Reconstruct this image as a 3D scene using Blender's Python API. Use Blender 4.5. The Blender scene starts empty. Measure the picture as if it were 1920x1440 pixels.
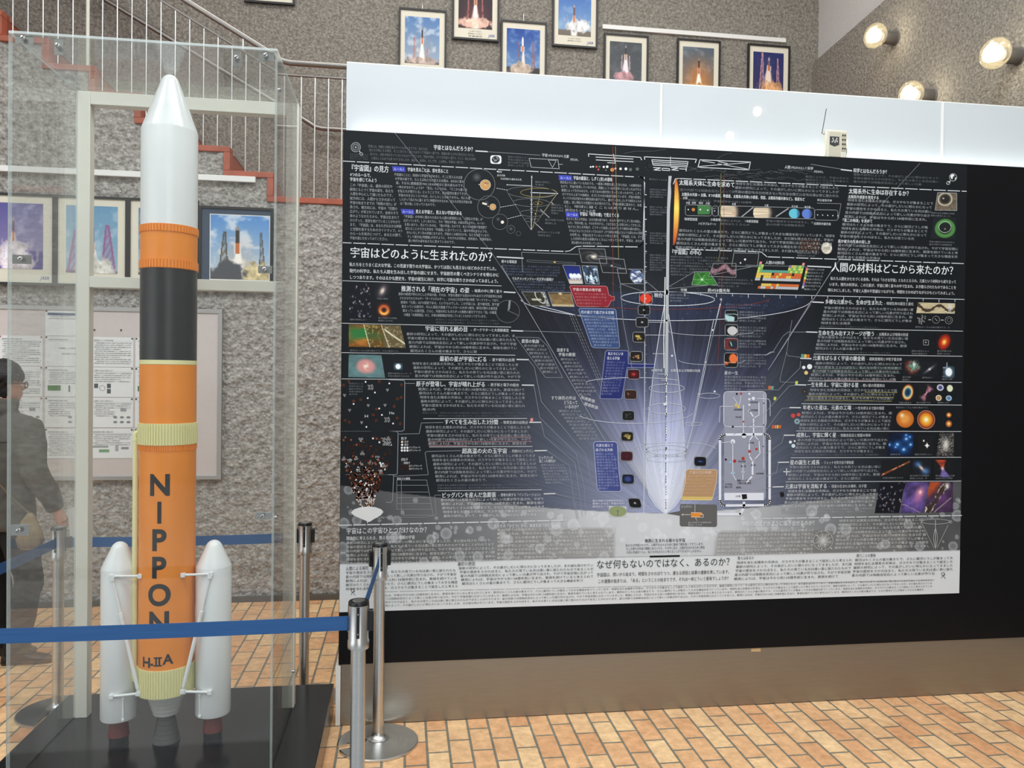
import bpy, bmesh, math, random
import numpy as np
from mathutils import Vector, Matrix, Euler

scene = bpy.context.scene
COL = scene.collection
rng = np.random.default_rng(7)
random.seed(7)

# ---------------------------------------------------------------- camera
FPX = 1446.0
YAW, PITCH, ROLL = [math.radians(a) for a in (8.037, -0.70, 0.669)]
EYE = np.array([0.0, 0.0, 1.7])
FW = np.array([math.sin(YAW) * math.cos(PITCH), math.cos(YAW) * math.cos(PITCH), math.sin(PITCH)])
_r = np.array([math.cos(YAW), -math.sin(YAW), 0.0])
_u = np.cross(_r, FW)
RT = _r * math.cos(ROLL) + _u * math.sin(ROLL)
UP = -_r * math.sin(ROLL) + _u * math.cos(ROLL)
cd = bpy.data.cameras.new('camera')
cd.sensor_width = 36.0
cd.lens = 36.0 * FPX / 1920.0
cd.clip_start = 0.05
cam = bpy.data.objects.new('camera', cd)
COL.objects.link(cam)
cam.matrix_world = Matrix(((RT[0], UP[0], -FW[0], EYE[0]), (RT[1], UP[1], -FW[1], EYE[1]), (RT[2], UP[2], -FW[2], EYE[2]), (0, 0, 0, 1)))
scene.camera = cam

# ---------------------------------------------------------------- world, exposure, main lights
scene.view_settings.view_transform = 'Standard'
scene.view_settings.look = 'None'
scene.view_settings.exposure = 0.12
scene.view_settings.gamma = 1.0
try:
    scene.cycles.transparent_max_bounces = 24
    scene.cycles.max_bounces = 10
except Exception:
    pass
world = bpy.data.worlds.new('daylight')
scene.world = world
world.use_nodes = True
world.node_tree.nodes['Background'].inputs[0].default_value = (0.93, 0.97, 1.0, 1)
world.node_tree.nodes['Background'].inputs[1].default_value = 1.8


def area(name, loc, rot, sx, sy, power, col=(1, 1, 1)):
    l = bpy.data.lights.new(name, 'AREA')
    l.shape = 'RECTANGLE'
    l.size, l.size_y, l.energy, l.color = sx, sy, power, col
    o = bpy.data.objects.new(name, l)
    o.location, o.rotation_euler = loc, rot
    COL.objects.link(o)
    return o


for i, (x, y) in enumerate(((-4.0, 1.2), (0.2, 1.2), (-4.0, -2.2), (0.2, -2.2), (2.6, 1.9))):
    area('added_overhead_light', (x, y, 6.55), (0, 0, 0), 2.6, 1.1, 122, (0.93, 0.97, 1.0))  # unseen area lights added overhead to light the room, no fixtures built
area('added_stairwell_light', (0.6, 5.3, 6.5), (0, 0, 0), 5.0, 0.8, 90, (1.0, 0.99, 0.965))  # unseen area light added to brighten the stairs and upper wall


def lin(c):
    c = np.asarray(c, float) / 255.0
    return np.where(c <= 0.04045, c / 12.92, ((c + 0.055) / 1.055) ** 2.4)


# ---------------------------------------------------------------- materials
def newmat(name):
    m = bpy.data.materials.new(name)
    m.use_nodes = True
    return m, m.node_tree.nodes, m.node_tree.links


def sset(b, **kw):
    for k, v in kw.items():
        b.inputs[k.replace('_', ' ')].default_value = v


def flat(name, rgb, rough=0.5, metal=0.0, spec=0.5, bump=0.0, bscale=80.0, vary=0.0, vscale=6.0, coat=0.0, emit=0.0, stretch=(1, 1, 1)):
    """plain coloured surface with a little procedural variation"""
    m, N, L = newmat(name)
    b = N['Principled BSDF']
    c = lin(rgb)
    sset(b, Base_Color=(*c, 1), Roughness=rough, Metallic=metal, Specular_IOR_Level=spec, Coat_Weight=coat, Coat_Roughness=0.015)
    if emit:
        sset(b, Emission_Color=(*c, 1), Emission_Strength=emit)
    if vary or bump:
        t = N.new('ShaderNodeTexCoord')
        mp = N.new('ShaderNodeMapping')
        mp.inputs['Scale'].default_value = stretch
        L.new(t.outputs['Object'], mp.inputs[0])
    if vary:
        n = N.new('ShaderNodeTexNoise')
        n.inputs['Scale'].default_value = vscale
        n.inputs['Detail'].default_value = 5
        L.new(mp.outputs[0], n.inputs['Vector'])
        mr = N.new('ShaderNodeMapRange')
        mr.inputs['From Min'].default_value, mr.inputs['From Max'].default_value = 0.3, 0.7
        mr.inputs['To Min'].default_value, mr.inputs['To Max'].default_value = 1 - vary, 1 + vary
        L.new(n.outputs['Fac'], mr.inputs['Value'])
        mx = N.new('ShaderNodeVectorMath')
        mx.operation = 'SCALE'
        mx.inputs[0].default_value = tuple(c)
        L.new(mr.outputs[0], mx.inputs['Scale'])
        L.new(mx.outputs[0], b.inputs['Base Color'])
    if bump:
        n2 = N.new('ShaderNodeTexNoise')
        n2.inputs['Scale'].default_value = bscale
        n2.inputs['Detail'].default_value = 6
        L.new(mp.outputs[0], n2.inputs['Vector'])
        bp = N.new('ShaderNodeBump')
        bp.inputs['Strength'].default_value = bump
        bp.inputs['Distance'].default_value = 0.01
        L.new(n2.outputs['Fac'], bp.inputs['Height'])
        L.new(bp.outputs[0], b.inputs['Normal'])
    return m


def rough_concrete(name, dark, mid, light, scale, bump):
    m, N, L = newmat(name)
    b = N['Principled BSDF']
    sset(b, Roughness=0.9, Specular_IOR_Level=0.25)
    t = N.new('ShaderNodeTexCoord')
    n1 = N.new('ShaderNodeTexNoise')
    n1.inputs['Scale'].default_value, n1.inputs['Detail'].default_value, n1.inputs['Roughness'].default_value = scale, 8, 0.7
    v = N.new('ShaderNodeTexVoronoi')
    v.inputs['Scale'].default_value = scale * 1.6
    big = N.new('ShaderNodeTexNoise')
    big.inputs['Scale'].default_value, big.inputs['Detail'].default_value = 0.8, 3
    for n in (n1, v, big):
        L.new(t.outputs['Object'], n.inputs['Vector'])
    r = N.new('ShaderNodeValToRGB')
    e = r.color_ramp.elements
    e[0].position, e[0].color = 0.30, (*lin(dark), 1)
    e[1].position, e[1].color = 0.72, (*lin(light), 1)
    k = e.new(0.5)
    k.color = (*lin(mid), 1)
    L.new(n1.outputs['Fac'], r.inputs[0])
    sp = N.new('ShaderNodeTexVoronoi')
    sp.inputs['Scale'].default_value = scale * 1.1
    L.new(t.outputs['Object'], sp.inputs['Vector'])
    spr = N.new('ShaderNodeMapRange')
    spr.inputs['From Min'].default_value, spr.inputs['From Max'].default_value = 0.08, 0.2
    spr.inputs['To Min'].default_value, spr.inputs['To Max'].default_value = 0.55, 0.0
    L.new(sp.outputs['Distance'], spr.inputs['Value'])
    sel = N.new('ShaderNodeMath')
    sel.operation = 'GREATER_THAN'
    sel.inputs[1].default_value = 0.78
    sepc = N.new('ShaderNodeSeparateColor')
    L.new(sp.outputs['Color'], sepc.inputs[0])
    L.new(sepc.outputs[0], sel.inputs[0])
    mul = N.new('ShaderNodeMath')
    mul.operation = 'MULTIPLY'
    L.new(spr.outputs[0], mul.inputs[0])
    L.new(sel.outputs[0], mul.inputs[1])
    mixs = N.new('ShaderNodeMix')
    mixs.data_type = 'RGBA'
    L.new(mul.outputs[0], mixs.inputs['Factor'])
    L.new(r.outputs[0], mixs.inputs['A'])
    mixs.inputs['B'].default_value = (*lin([min(255, c + 45) for c in light]), 1)
    L.new(mixs.outputs['Result'], b.inputs['Base Color'])
    ad = N.new('ShaderNodeMath')
    ad.operation = 'ADD'
    L.new(n1.outputs['Fac'], ad.inputs[0])
    L.new(v.outputs['Distance'], ad.inputs[1])
    bp = N.new('ShaderNodeBump')
    bp.inputs['Strength'].default_value, bp.inputs['Distance'].default_value = bump, 0.02
    L.new(ad.outputs[0], bp.inputs['Height'])
    L.new(bp.outputs[0], b.inputs['Normal'])
    return m


def tile_floor():
    m, N, L = newmat('terracotta_paving')
    b = N['Principled BSDF']
    sset(b, Roughness=0.45, Specular_IOR_Level=0.35)
    t = N.new('ShaderNodeTexCoord')
    mp = N.new('ShaderNodeMapping')
    mp.inputs['Rotation'].default_value = (0, 0, math.radians(90))
    mp.inputs['Location'].default_value = (0.06, -0.0235, 0)
    L.new(t.outputs['Object'], mp.inputs[0])
    br = N.new('ShaderNodeTexBrick')
    br.offset = 0.5
    sset(br, Scale=1.0, Mortar_Size=0.0060, Mortar_Smooth=0.25, Brick_Width=0.212, Row_Height=0.1004, Bias=0.0)
    br.inputs['Color1'].default_value = (*lin((246, 214, 168)), 1)
    br.inputs['Color2'].default_value = (*lin((226, 172, 128)), 1)
    br.inputs['Mortar'].default_value = (*lin((132, 132, 122)), 1)
    L.new(mp.outputs[0], br.inputs['Vector'])
    n = N.new('ShaderNodeTexNoise')
    sset(n, Scale=22.0, Detail=7.0, Roughness=0.65)
    L.new(t.outputs['Object'], n.inputs['Vector'])
    n2 = N.new('ShaderNodeTexNoise')
    sset(n2, Scale=3.1, Detail=3.0)
    L.new(t.outputs['Object'], n2.inputs['Vector'])
    r = N.new('ShaderNodeValToRGB')
    r.color_ramp.elements[0].position, r.color_ramp.elements[0].color = 0.3, (0.74, 0.68, 0.62, 1)
    r.color_ramp.elements[1].position, r.color_ramp.elements[1].color = 0.7, (1.12, 1.1, 1.08, 1)
    L.new(n.outputs['Fac'], r.inputs[0])
    r2 = N.new('ShaderNodeValToRGB')
    r2.color_ramp.elements[0].position, r2.color_ramp.elements[0].color = 0.35, (0.93, 0.88, 0.85, 1)
    r2.color_ramp.elements[1].position, r2.color_ramp.elements[1].color = 0.65, (1.08, 1.08, 1.05, 1)
    L.new(n2.outputs['Fac'], r2.inputs[0])
    prev = br.outputs['Color']
    for rr in (r, r2):
        mx = N.new('ShaderNodeMix')
        mx.data_type, mx.blend_type = 'RGBA', 'MULTIPLY'
        mx.inputs['Factor'].default_value = 1.0
        L.new(prev, mx.inputs['A'])
        L.new(rr.outputs[0], mx.inputs['B'])
        prev = mx.outputs['Result']
    L.new(prev, b.inputs['Base Color'])
    inv = N.new('ShaderNodeMath')
    inv.operation = 'SUBTRACT'
    inv.inputs[0].default_value = 1.0
    L.new(br.outputs['Fac'], inv.inputs[1])
    ad = N.new('ShaderNodeMath')
    ad.operation = 'MULTIPLY_ADD'
    ad.inputs[1].default_value = 0.12
    L.new(n.outputs['Fac'], ad.inputs[0])
    L.new(inv.outputs[0], ad.inputs[2])
    bp = N.new('ShaderNodeBump')
    bp.inputs['Strength'].default_value, bp.inputs['Distance'].default_value = 0.8, 0.004
    L.new(ad.outputs[0], bp.inputs['Height'])
    L.new(bp.outputs[0], b.inputs['Normal'])
    return m


def acrylic(name, haze, haze_col, tint=(0.985, 0.995, 0.99), ior=1.49):
    """clear sheet: lets light through, mirrors by the Fresnel law at both faces, a trace of haze"""
    m, N, L = newmat(name)
    N.remove(N['Principled BSDF'])
    out = N['Material Output']
    tr = N.new('ShaderNodeBsdfTransparent')
    tr.inputs[0].default_value = (*tint, 1)
    df = N.new('ShaderNodeBsdfDiffuse')
    df.inputs[0].default_value = (*lin(haze_col), 1)
    mh = N.new('ShaderNodeMixShader')
    mh.inputs[0].default_value = haze
    L.new(tr.outputs[0], mh.inputs[1])
    L.new(df.outputs[0], mh.inputs[2])
    gl = N.new('ShaderNodeBsdfGlossy')
    gl.inputs['Roughness'].default_value = 0.02
    geo = N.new('ShaderNodeNewGeometry')
    mr = N.new('ShaderNodeMapRange')
    mr.inputs['To Min'].default_value, mr.inputs['To Max'].default_value = ior, 1 / ior
    L.new(geo.outputs['Backfacing'], mr.inputs['Value'])
    fr = N.new('ShaderNodeFresnel')
    L.new(mr.outputs[0], fr.inputs['IOR'])
    mx = N.new('ShaderNodeMixShader')
    L.new(fr.outputs[0], mx.inputs[0])
    L.new(mh.outputs[0], mx.inputs[1])
    L.new(gl.outputs[0], mx.inputs[2])
    L.new(mx.outputs[0], out.inputs['Surface'])
    return m


def ink_mat(name, rough=0.5, spec=0.25):
    m, N, L = newmat(name)
    b = N['Principled BSDF']
    sset(b, Roughness=rough, Specular_IOR_Level=spec)
    a = N.new('ShaderNodeAttribute')
    a.attribute_name = 'Col'
    L.new(a.outputs['Color'], b.inputs['Base Color'])
    return m


M = {}
M['low'] = rough_concrete('roughcast_concrete', (116, 112, 107), (174, 169, 162), (220, 215, 208), 26, 0.8)
M['up'] = rough_concrete('exposed_aggregate_concrete', (92, 88, 82), (138, 133, 124), (176, 170, 159), 42, 0.4)
M['plaster'] = flat('pale_plaster', (196, 193, 190), 0.9, vary=0.05, vscale=60, bump=0.1)
M['plaster_dim'] = flat('grey_plaster', (120, 116, 110), 0.9, vary=0.05)
M['ceil'] = flat('ceiling_paint', (205, 203, 198), 0.9, vary=0.03)
M['floor'] = tile_floor()
M['white_gloss'] = flat('white_gloss_board', (203, 209, 212), 0.35, coat=1.0, vary=0.012, vscale=2)
M['white_trim'] = flat('white_trim', (232, 232, 228), 0.5, vary=0.02)
M['black_board'] = flat('black_board', (17, 17, 20), 0.36, spec=0.16, vary=0.05)
M['steel'] = flat('brushed_steel', (208, 208, 206), 0.31, metal=1.0, vary=0.06, vscale=6, stretch=(3, 3, 90), bump=0.04, bscale=14)
M['kick'] = flat('hairline_steel', (150, 144, 134), 0.36, metal=0.8, vary=0.05, vscale=5, stretch=(2, 2, 60))
M['rail_steel'] = flat('satin_rail_steel', (150, 147, 142), 0.34, metal=0.9, vary=0.04)
M['chrome'] = flat('nickel', (184, 184, 182), 0.25, metal=0.85, vary=0.03)
M['black_plastic'] = flat('black_plastic', (16, 16, 18), 0.35, vary=0.05)
M['belt'] = flat('blue_webbing', (50, 90, 140), 0.7, spec=0.2, vary=0.10, vscale=4, stretch=(1, 1, 60))
M['terra'] = flat('terracotta_tile', (164, 84, 60), 0.55, vary=0.16, vscale=14, bump=0.1)
M['cream'] = flat('cream_enamel', (218, 216, 204), 0.4, vary=0.015)
M['platform'] = flat('charcoal_laminate', (31, 33, 35), 0.2, spec=0.4, vary=0.06, vscale=3)
M['acrylic'] = acrylic('clear_acrylic', 0.012, (225, 228, 226))
M['acrylic_side'] = acrylic('hazed_acrylic', 0.05, (225, 228, 226))  # diffuse haze mixed in to lighten the side panes like reflected room light
M['acrylic_top'] = acrylic('thick_acrylic', 0.02, (225, 228, 226), ior=1.8)
M['acrylic_edge'] = acrylic('acrylic_cut_edge', 0.65, (215, 224, 222))
M['tape'] = flat('masking_tape', (196, 170, 122), 0.8, vary=0.05)


# ---------------------------------------------------------------- mesh building
class MB:
    def __init__(s):
        s.v, s.f, s.mi, s.cur = [], [], [], 0

    def add(s, vs, fs):
        o = len(s.v)
        s.v += [tuple(p) for p in vs]
        s.f += [tuple(i + o for i in f) for f in fs]
        s.mi += [s.cur] * len(fs)

    def box(s, x0, y0, z0, x1, y1, z1):
        vs = [(x, y, z) for x in (x0, x1) for y in (y0, y1) for z in (z0, z1)]
        s.add(vs, [(0, 1, 3, 2), (4, 6, 7, 5), (0, 4, 5, 1), (2, 3, 7, 6), (0, 2, 6, 4), (1, 5, 7, 3)])
        return s

    def ring_loft(s, rings, cap=True):
        n = len(rings[0])
        vs = [p for r in rings for p in r]
        fs = []
        for k in range(len(rings) - 1):
            for i in range(n):
                j = (i + 1) % n
                fs.append((k * n + i, k * n + j, (k + 1) * n + j, (k + 1) * n + i))
        if cap:
            fs.append(tuple(range(n))[::-1])
            fs.append(tuple(range((len(rings) - 1) * n, len(rings) * n)))
        s.add(vs, fs)
        return s

    def lathe(s, cx, cy, prof, n=48, cap=True):
        rings = [[(cx + r * math.cos(2 * math.pi * i / n), cy + r * math.sin(2 * math.pi * i / n), z) for i in range(n)] for r, z in prof]
        return s.ring_loft(rings, cap)

    def lathe_axis(s, origin, axis, prof, n=32):
        """profile of (radius, distance) about any axis"""
        a = Vector(axis).normalized()
        t = a.orthogonal().normalized()
        b = a.cross(t)
        o = Vector(origin)
        rings = [[tuple(o + a * d + (t * math.cos(2 * math.pi * i / n) + b * math.sin(2 * math.pi * i / n)) * r) for i in range(n)] for r, d in prof]
        return s.ring_loft(rings)

    def tube(s, pts, r, n=10):
        pts = [Vector(p) for p in pts]
        rs = r if isinstance(r, (list, tuple)) else [r] * len(pts)
        rings = []
        nrm = None
        for i, p in enumerate(pts):
            d = (pts[min(i + 1, len(pts) - 1)] - pts[max(i - 1, 0)]).normalized()
            if nrm is None:
                nrm = d.orthogonal().normalized()
            nrm = (nrm - d * nrm.dot(d)).normalized()
            b = d.cross(nrm)
            rings.append([tuple(p + (nrm * math.cos(2 * math.pi * k / n) + b * math.sin(2 * math.pi * k / n)) * rs[i]) for k in range(n)])
        return s.ring_loft(rings)

    def prism(s, poly, axis, a, b):
        """2-D polygon extruded between a and b along axis (0 x, 1 y, 2 z)"""
        def P(q, h):
            q = list(q)
            q.insert(axis, h)
            return tuple(q)
        n = len(poly)
        vs = [P(q, a) for q in poly] + [P(q, b) for q in poly]
        fs = [tuple(range(n)), tuple(range(2 * n - 1, n - 1, -1))]
        for i in range(n):
            j = (i + 1) % n
            fs.append((i, i + n, j + n, j))
        s.add(vs, fs)
        return s

    def sphere(s, c, r, sc=(1, 1, 1), n=24, m=14):
        rings = []
        for k in range(m + 1):
            th = math.pi * (k + 0.02 * (k == 0) - 0.02 * (k == m)) / m
            rings.append([(c[0] + sc[0] * r * math.sin(th) * math.cos(2 * math.pi * i / n), c[1] + sc[1] * r * math.sin(th) * math.sin(2 * math.pi * i / n), c[2] - sc[2] * r * math.cos(th)) for i in range(n)])
        return s.ring_loft(rings)

    def build(s, name, mats, parent=None, smooth=35, bevel=0.0, shift=(0, 0, 0)):
        me = bpy.data.meshes.new(name)
        vs = s.v if shift == (0, 0, 0) else [(a - shift[0], b - shift[1], c - shift[2]) for a, b, c in s.v]
        me.from_pydata(vs, [], s.f)
        bm = bmesh.new()
        bm.from_mesh(me)
        bmesh.ops.recalc_face_normals(bm, faces=bm.faces)
        bm.to_mesh(me)
        bm.free()
        mats = mats if isinstance(mats, (list, tuple)) else [mats]
        for m in mats:
            me.materials.append(M[m] if isinstance(m, str) else m)
        if len(mats) > 1:
            me.polygons.foreach_set('material_index', s.mi)
        if smooth:
            me.polygons.foreach_set('use_smooth', [True] * len(me.polygons))
            me.set_sharp_from_angle(angle=math.radians(smooth))
        o = bpy.data.objects.new(name, me)
        COL.objects.link(o)
        if parent is not None:
            o.parent = parent
        if bevel:
            bv = o.modifiers.new('bevel', 'BEVEL')
            bv.width, bv.segments, bv.limit_method = bevel, 2, 'ANGLE'
            bv.angle_limit = math.radians(40)
        return o


def tag(o, label=None, cat=None, group=None, kind=None):
    if label:
        o['label'] = label
    if cat:
        o['category'] = cat
    if group:
        o['group'] = group
    if kind:
        o['kind'] = kind
    return o


def thing(name, loc, label, cat, group=None):
    o = bpy.data.objects.new(name, None)
    o.empty_display_size = 0.1
    o.location = loc
    COL.objects.link(o)
    return tag(o, label, cat, group)


def part(mb, name, mats, parent, **kw):
    """mesh in world coordinates becomes a child in its thing's frame"""
    loc = tuple(parent.matrix_basis.translation) if parent.parent is None else tuple(parent.parent.matrix_basis.translation)
    return mb.build(name, mats, parent, shift=loc, **kw)


def np_mesh(name, V, faces, mat, parent=None, cols=None, nside=4, smooth=False):
    """fast mesh from arrays: V (n,3), faces (m,nside)"""
    V = np.asarray(V, np.float32)
    F = np.asarray(faces, np.int32)
    if parent is not None:
        root = parent if parent.parent is None else parent.parent
        V = V - np.array(root.matrix_basis.translation, np.float32)
    me = bpy.data.meshes.new(name)
    me.vertices.add(len(V))
    me.vertices.foreach_set('co', V.ravel())
    me.loops.add(F.size)
    me.loops.foreach_set('vertex_index', F.ravel())
    me.polygons.add(len(F))
    me.polygons.foreach_set('loop_start', np.arange(len(F), dtype=np.int32) * nside)
    if smooth:
        me.polygons.foreach_set('use_smooth', np.ones(len(F), bool))
    me.update(calc_edges=True)
    if cols is not None:
        a = me.color_attributes.new('Col', 'FLOAT_COLOR', 'POINT')
        c4 = np.ones((len(V), 4), np.float32)
        c4[:, :3] = lin(np.clip(cols, 0, 255))
        a.data.foreach_set('color', c4.ravel())
    me.materials.append(M[mat] if isinstance(mat, str) else mat)
    o = bpy.data.objects.new(name, me)
    COL.objects.link(o)
    if parent is not None:
        o.parent = parent
    return o


def copy_tree(o, parent=None):
    c = o.copy()
    COL.objects.link(c)
    c.parent = parent
    for ch in [x for x in bpy.data.objects if x.parent == o]:
        copy_tree(ch, c)
    return c


# numpy noise
_tab = np.random.default_rng(3).random((256, 256))


def vnoise(x, y):
    xi, yi = np.floor(x).astype(int), np.floor(y).astype(int)
    fx, fy = x - xi, y - yi
    fx, fy = fx * fx * (3 - 2 * fx), fy * fy * (3 - 2 * fy)
    g = lambda a, b: _tab[a % 256, b % 256]
    return (g(xi, yi) * (1 - fx) + g(xi + 1, yi) * fx) * (1 - fy) + (g(xi, yi + 1) * (1 - fx) + g(xi + 1, yi + 1) * fx) * fy


def fbm(x, y, o=4):
    s, a, t = 0, 0.5, 0
    for k in range(o):
        s = s + a * vnoise(x * 2 ** k + 17.3 * k, y * 2 ** k + 5.1 * k)
        t += a
        a *= 0.55
    return s / t


def sm(a, b, x):
    t = np.clip((x - a) / (b - a), 0, 1)
    return t * t * (3 - 2 * t)


def lay(c, col, a):
    a = np.clip(a, 0, 1)[:, None]
    c[:] = c * (1 - a) + np.asarray(col, float) * a

# ================================================================ THE ROOM
XW = 3.93            # right wall
YB, YU = 5.92, 7.10  # roughcast wall under the stair, upper wall behind it
X0, RUN, H0, RISE = -1.009, 0.309, 2.954, 0.175


def stair_h(x):
    """underside of the tread band above x"""
    return H0 if x >= X0 else H0 + RISE * math.ceil((X0 - x) / RUN - 1e-6)


tag(MB().box(-7, 2.9, -0.1, 4.2, YU + 0.1, 0).build('floor', 'floor', smooth=0), kind='structure')
tag(MB().box(-7, -6, -0.1, 4.2, 2.9, 0).build('floor_added', flat('added_grey_floor', (150, 152, 154), 0.5, vary=0.06), smooth=0), kind='structure')  # unseen grey floor, added to cut orange bounce and grey the pole reflections
tag(MB().box(-7, -6, 6.6, 4.2, YU + 0.1, 6.7).build('ceiling', 'ceil', smooth=0), kind='structure')
tag(MB().box(-7, YU, 0, 4.2, YU + 0.1, 6.6).build('wall_upper', 'up', smooth=0), kind='structure')
tag(MB().box(-7.1, -6, 0, -7, YU, 0.3).box(-7.1, -6, 5.2, -7, YU, 6.6).box(-7.1, 1.6, 0.3, -7, YU, 5.2).box(-7.1, -6, 0.3, -7, -5.2, 5.2).build('wall_left', 'plaster', smooth=0), kind='structure')
w = MB()
for y in (-5.2, -2.95, -0.7, 1.54):
    w.box(-7.08, y, 0.3, -7.02, y + 0.06, 5.2)
w.box(-7.08, -5.2, 2.4, -7.02, 1.6, 2.46)
tag(w.build('added_window_2', 'steel', smooth=0), kind='structure')  # unseen glazing added for side light and bright streaks on the posts
w = MB().prism([(-6, 0), (YU, 0), (YU, 4.774), (-6, 5.59)], 0, XW, XW + 0.25)
tag(w.build('wall_right', 'up', smooth=0), kind='structure')
w = MB().box(XW + 0.06, -6, 4.70, XW + 0.25, YU, 6.6)
tag(w.build('trim_1', 'plaster', smooth=0), kind='structure')
w = MB()
w.box(-7, -6.1, 0, -0.4, -6, 6.6).box(-0.4, -6.1, 6.1, 4.2, -6, 6.6).box(-0.4, -6.1, 0, 4.2, -6, 0.25)
tag(w.build('wall_front', 'plaster_dim', smooth=0), kind='structure')  # unseen wall, left part kept solid and dim so the front pane mirrors little
w = MB()
for i in range(4):
    x = -0.4 + 4.27 * i / 3
    w.box(x, -6.08, 0.25, x + 0.06, -6.02, 6.1)
w.box(-0.4, -6.08, 2.3, 3.93, -6.02, 2.36).box(-0.4, -6.08, 4.4, 3.93, -6.02, 4.46)
tag(w.build('added_window_1', 'steel', smooth=0), kind='structure')  # unseen glazing added at the right for daylight and highlights on the metal

# roughcast wall with real relief, its top following the stair
xs = np.concatenate([np.linspace(-7, -3.25, 12)[:-1], np.arange(-3.25, 0.1, 0.0125), np.linspace(0.1, XW, 14)])
zs = np.arange(0, 4.9, 0.0125)
GX, GZ = np.meshgrid(xs, zs)
n = fbm(GX * 26 + 40, GZ * 34 + 9, 4)
rid = 1 - np.abs(2 * fbm(GX * 15 + 3, GZ * 19 + 70, 3) - 1)
GY = YB - 0.034 * (n - 0.5) - 0.014 * (rid - 0.7)
GY = np.minimum(GY, YB + 0.012)
hgt = np.array([stair_h(0.5 * (xs[i] + xs[i + 1])) for i in range(len(xs) - 1)])
nx = len(xs)
ii, jj = np.meshgrid(np.arange(nx - 1), np.arange(len(zs) - 1))
keep = zs[jj + 1] <= hgt[ii] + 0.012
a = (jj * nx + ii)[keep]
F = np.stack([a, a + 1, a + nx + 1, a + nx], 1)
V = np.stack([GX.ravel(), GY.ravel(), GZ.ravel()], 1)
used = np.unique(F)
remap = np.zeros(len(V), int)
remap[used] = np.arange(len(used))
tag(np_mesh('wall_back', V[used], remap[F], 'low', smooth=True), kind='structure')

tag(MB().box(-7, YB - 0.045, 0, XW, YB - 0.02, 0.04).build('dark_strip_back', flat('dark_grey_strip', (92, 87, 80), 0.8), smooth=0), kind='structure')  # thin strip standing for the darker band along the wall's foot

# staircase
st = thing('staircase', (X0, 6.4, 0), 'terracotta-tiled staircase climbing behind the stepped top of the roughcast wall', 'stairs')
for k in range(0, 9):
    xk = X0 - RUN * k
    xr = XW - 0.02 if k == 0 else X0 - RUN * (k - 1) + 0.046
    h = H0 + RISE * k
    s = MB()
    s.box(xk, YB - 0.022, h, xr, YU - 0.002, h + 0.042)
    s.box(xk, YB - 0.022, h + 0.042, xk + 0.046, YU - 0.002, h + RISE)
    part(s, 'landing' if k == 0 else 'step', 'terra', st, bevel=0.004)
    if k:
        part(MB().box(xr - 0.001, YB + 0.1, h + 0.006, xr + 0.004, YU - 0.1, h + 0.034), 'nosing_strip', 'steel', st)


def rail_z(x, z_at, xb, z_land):
    return z_land if x >= xb else z_land - 0.5665 * (x - xb)


rl = thing('stair_railing', (-1.0, 5.97, H0), 'slim steel balustrade with thin vertical bars along the edge of the staircase', 'railing')
part(MB().tube([(-3.4, 5.97, rail_z(-3.4, 0, -0.89, 4.01)), (-0.97, 5.97, rail_z(-0.97, 0, -0.89, 4.01)), (-0.92, 5.97, 4.022), (-0.86, 5.97, 4.01), (1.2, 5.97, 4.01)], 0.0215, 16), 'handrail', 'rail_steel', rl)
part(MB().tube([(-3.4, 5.97, rail_z(-3.4, 0, -0.925, 3.918)), (-0.935, 5.97, 3.923), (-0.9, 5.97, 3.918), (1.2, 5.97, 3.918)], 0.0095, 10), 'lower_rail', 'rail_steel', rl)
for i in range(-4, 38):
    x = -2.777 + 0.1 * i
    thick = i == 5
    if -0.99 < x < -0.85:
        continue
    top = rail_z(x, 0, -0.89, 4.01) if thick else rail_z(x, 0, -0.925, 3.918)
    part(MB().tube([(x, 5.97, stair_h(x) + 0.0425), (x, 5.97, top)], 0.0125 if thick else 0.0052, 8), 'post' if thick else 'baluster', 'cream' if thick else 'steel', rl)
for x in (-2.8, -1.95, -1.2, -0.3, 0.6):
    part(MB().tube([(x, 5.97, rail_z(x, 0, -0.925, 3.918)), (x, 5.97, rail_z(x, 0, -0.89, 4.01))], 0.008, 8), 'spacer', 'steel', rl)

wr = thing('wall_handrail', (-1.0, 7.05, 3.9), 'round steel handrail fixed to the upper wall behind the balustrade', 'handrail')
part(MB().tube([(-3.4, 7.0, 5.323), (-0.86, 7.0, 3.906), (-0.79, 7.0, 3.862), (-0.73, 7.0, 3.85), (1.3, 7.0, 3.845)], 0.021, 14), 'rail', 'rail_steel', wr)
for x, z in ((-2.6, 4.88), (-1.5, 4.262), (-0.45, 3.848), (0.7, 3.846)):
    part(MB().tube([(x, 7.0, z - 0.015), (x, 7.02, z - 0.06), (x, YU, z - 0.07)], 0.008, 8), 'bracket', 'steel', wr)

# ================================================================ DISPLAY WALL
PX0, PX1 = -0.294, 4.6
PX1 = XW - 0.03
pw_ = thing('white_partition', (1.8, 3.9, 0), 'tall white glossy partition wall standing behind the black display board', 'partition')
for a_, b_ in ((-0.288, 1.303), (1.309, 2.898), (2.904, PX1)):
    part(MB().box(a_, 3.862, 0, b_, 3.90, 3.212), 'panel', 'white_gloss', pw_)
for x in (1.306, 2.901):
    part(MB().box(x - 0.006, 3.858, 0.01, x + 0.006, 3.87, 3.212), 'joint_strip', 'white_trim', pw_)
part(MB().box(-0.288, 3.862, 3.2125, PX1, 3.90, 3.219), 'top_trim', 'white_trim', pw_)

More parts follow.
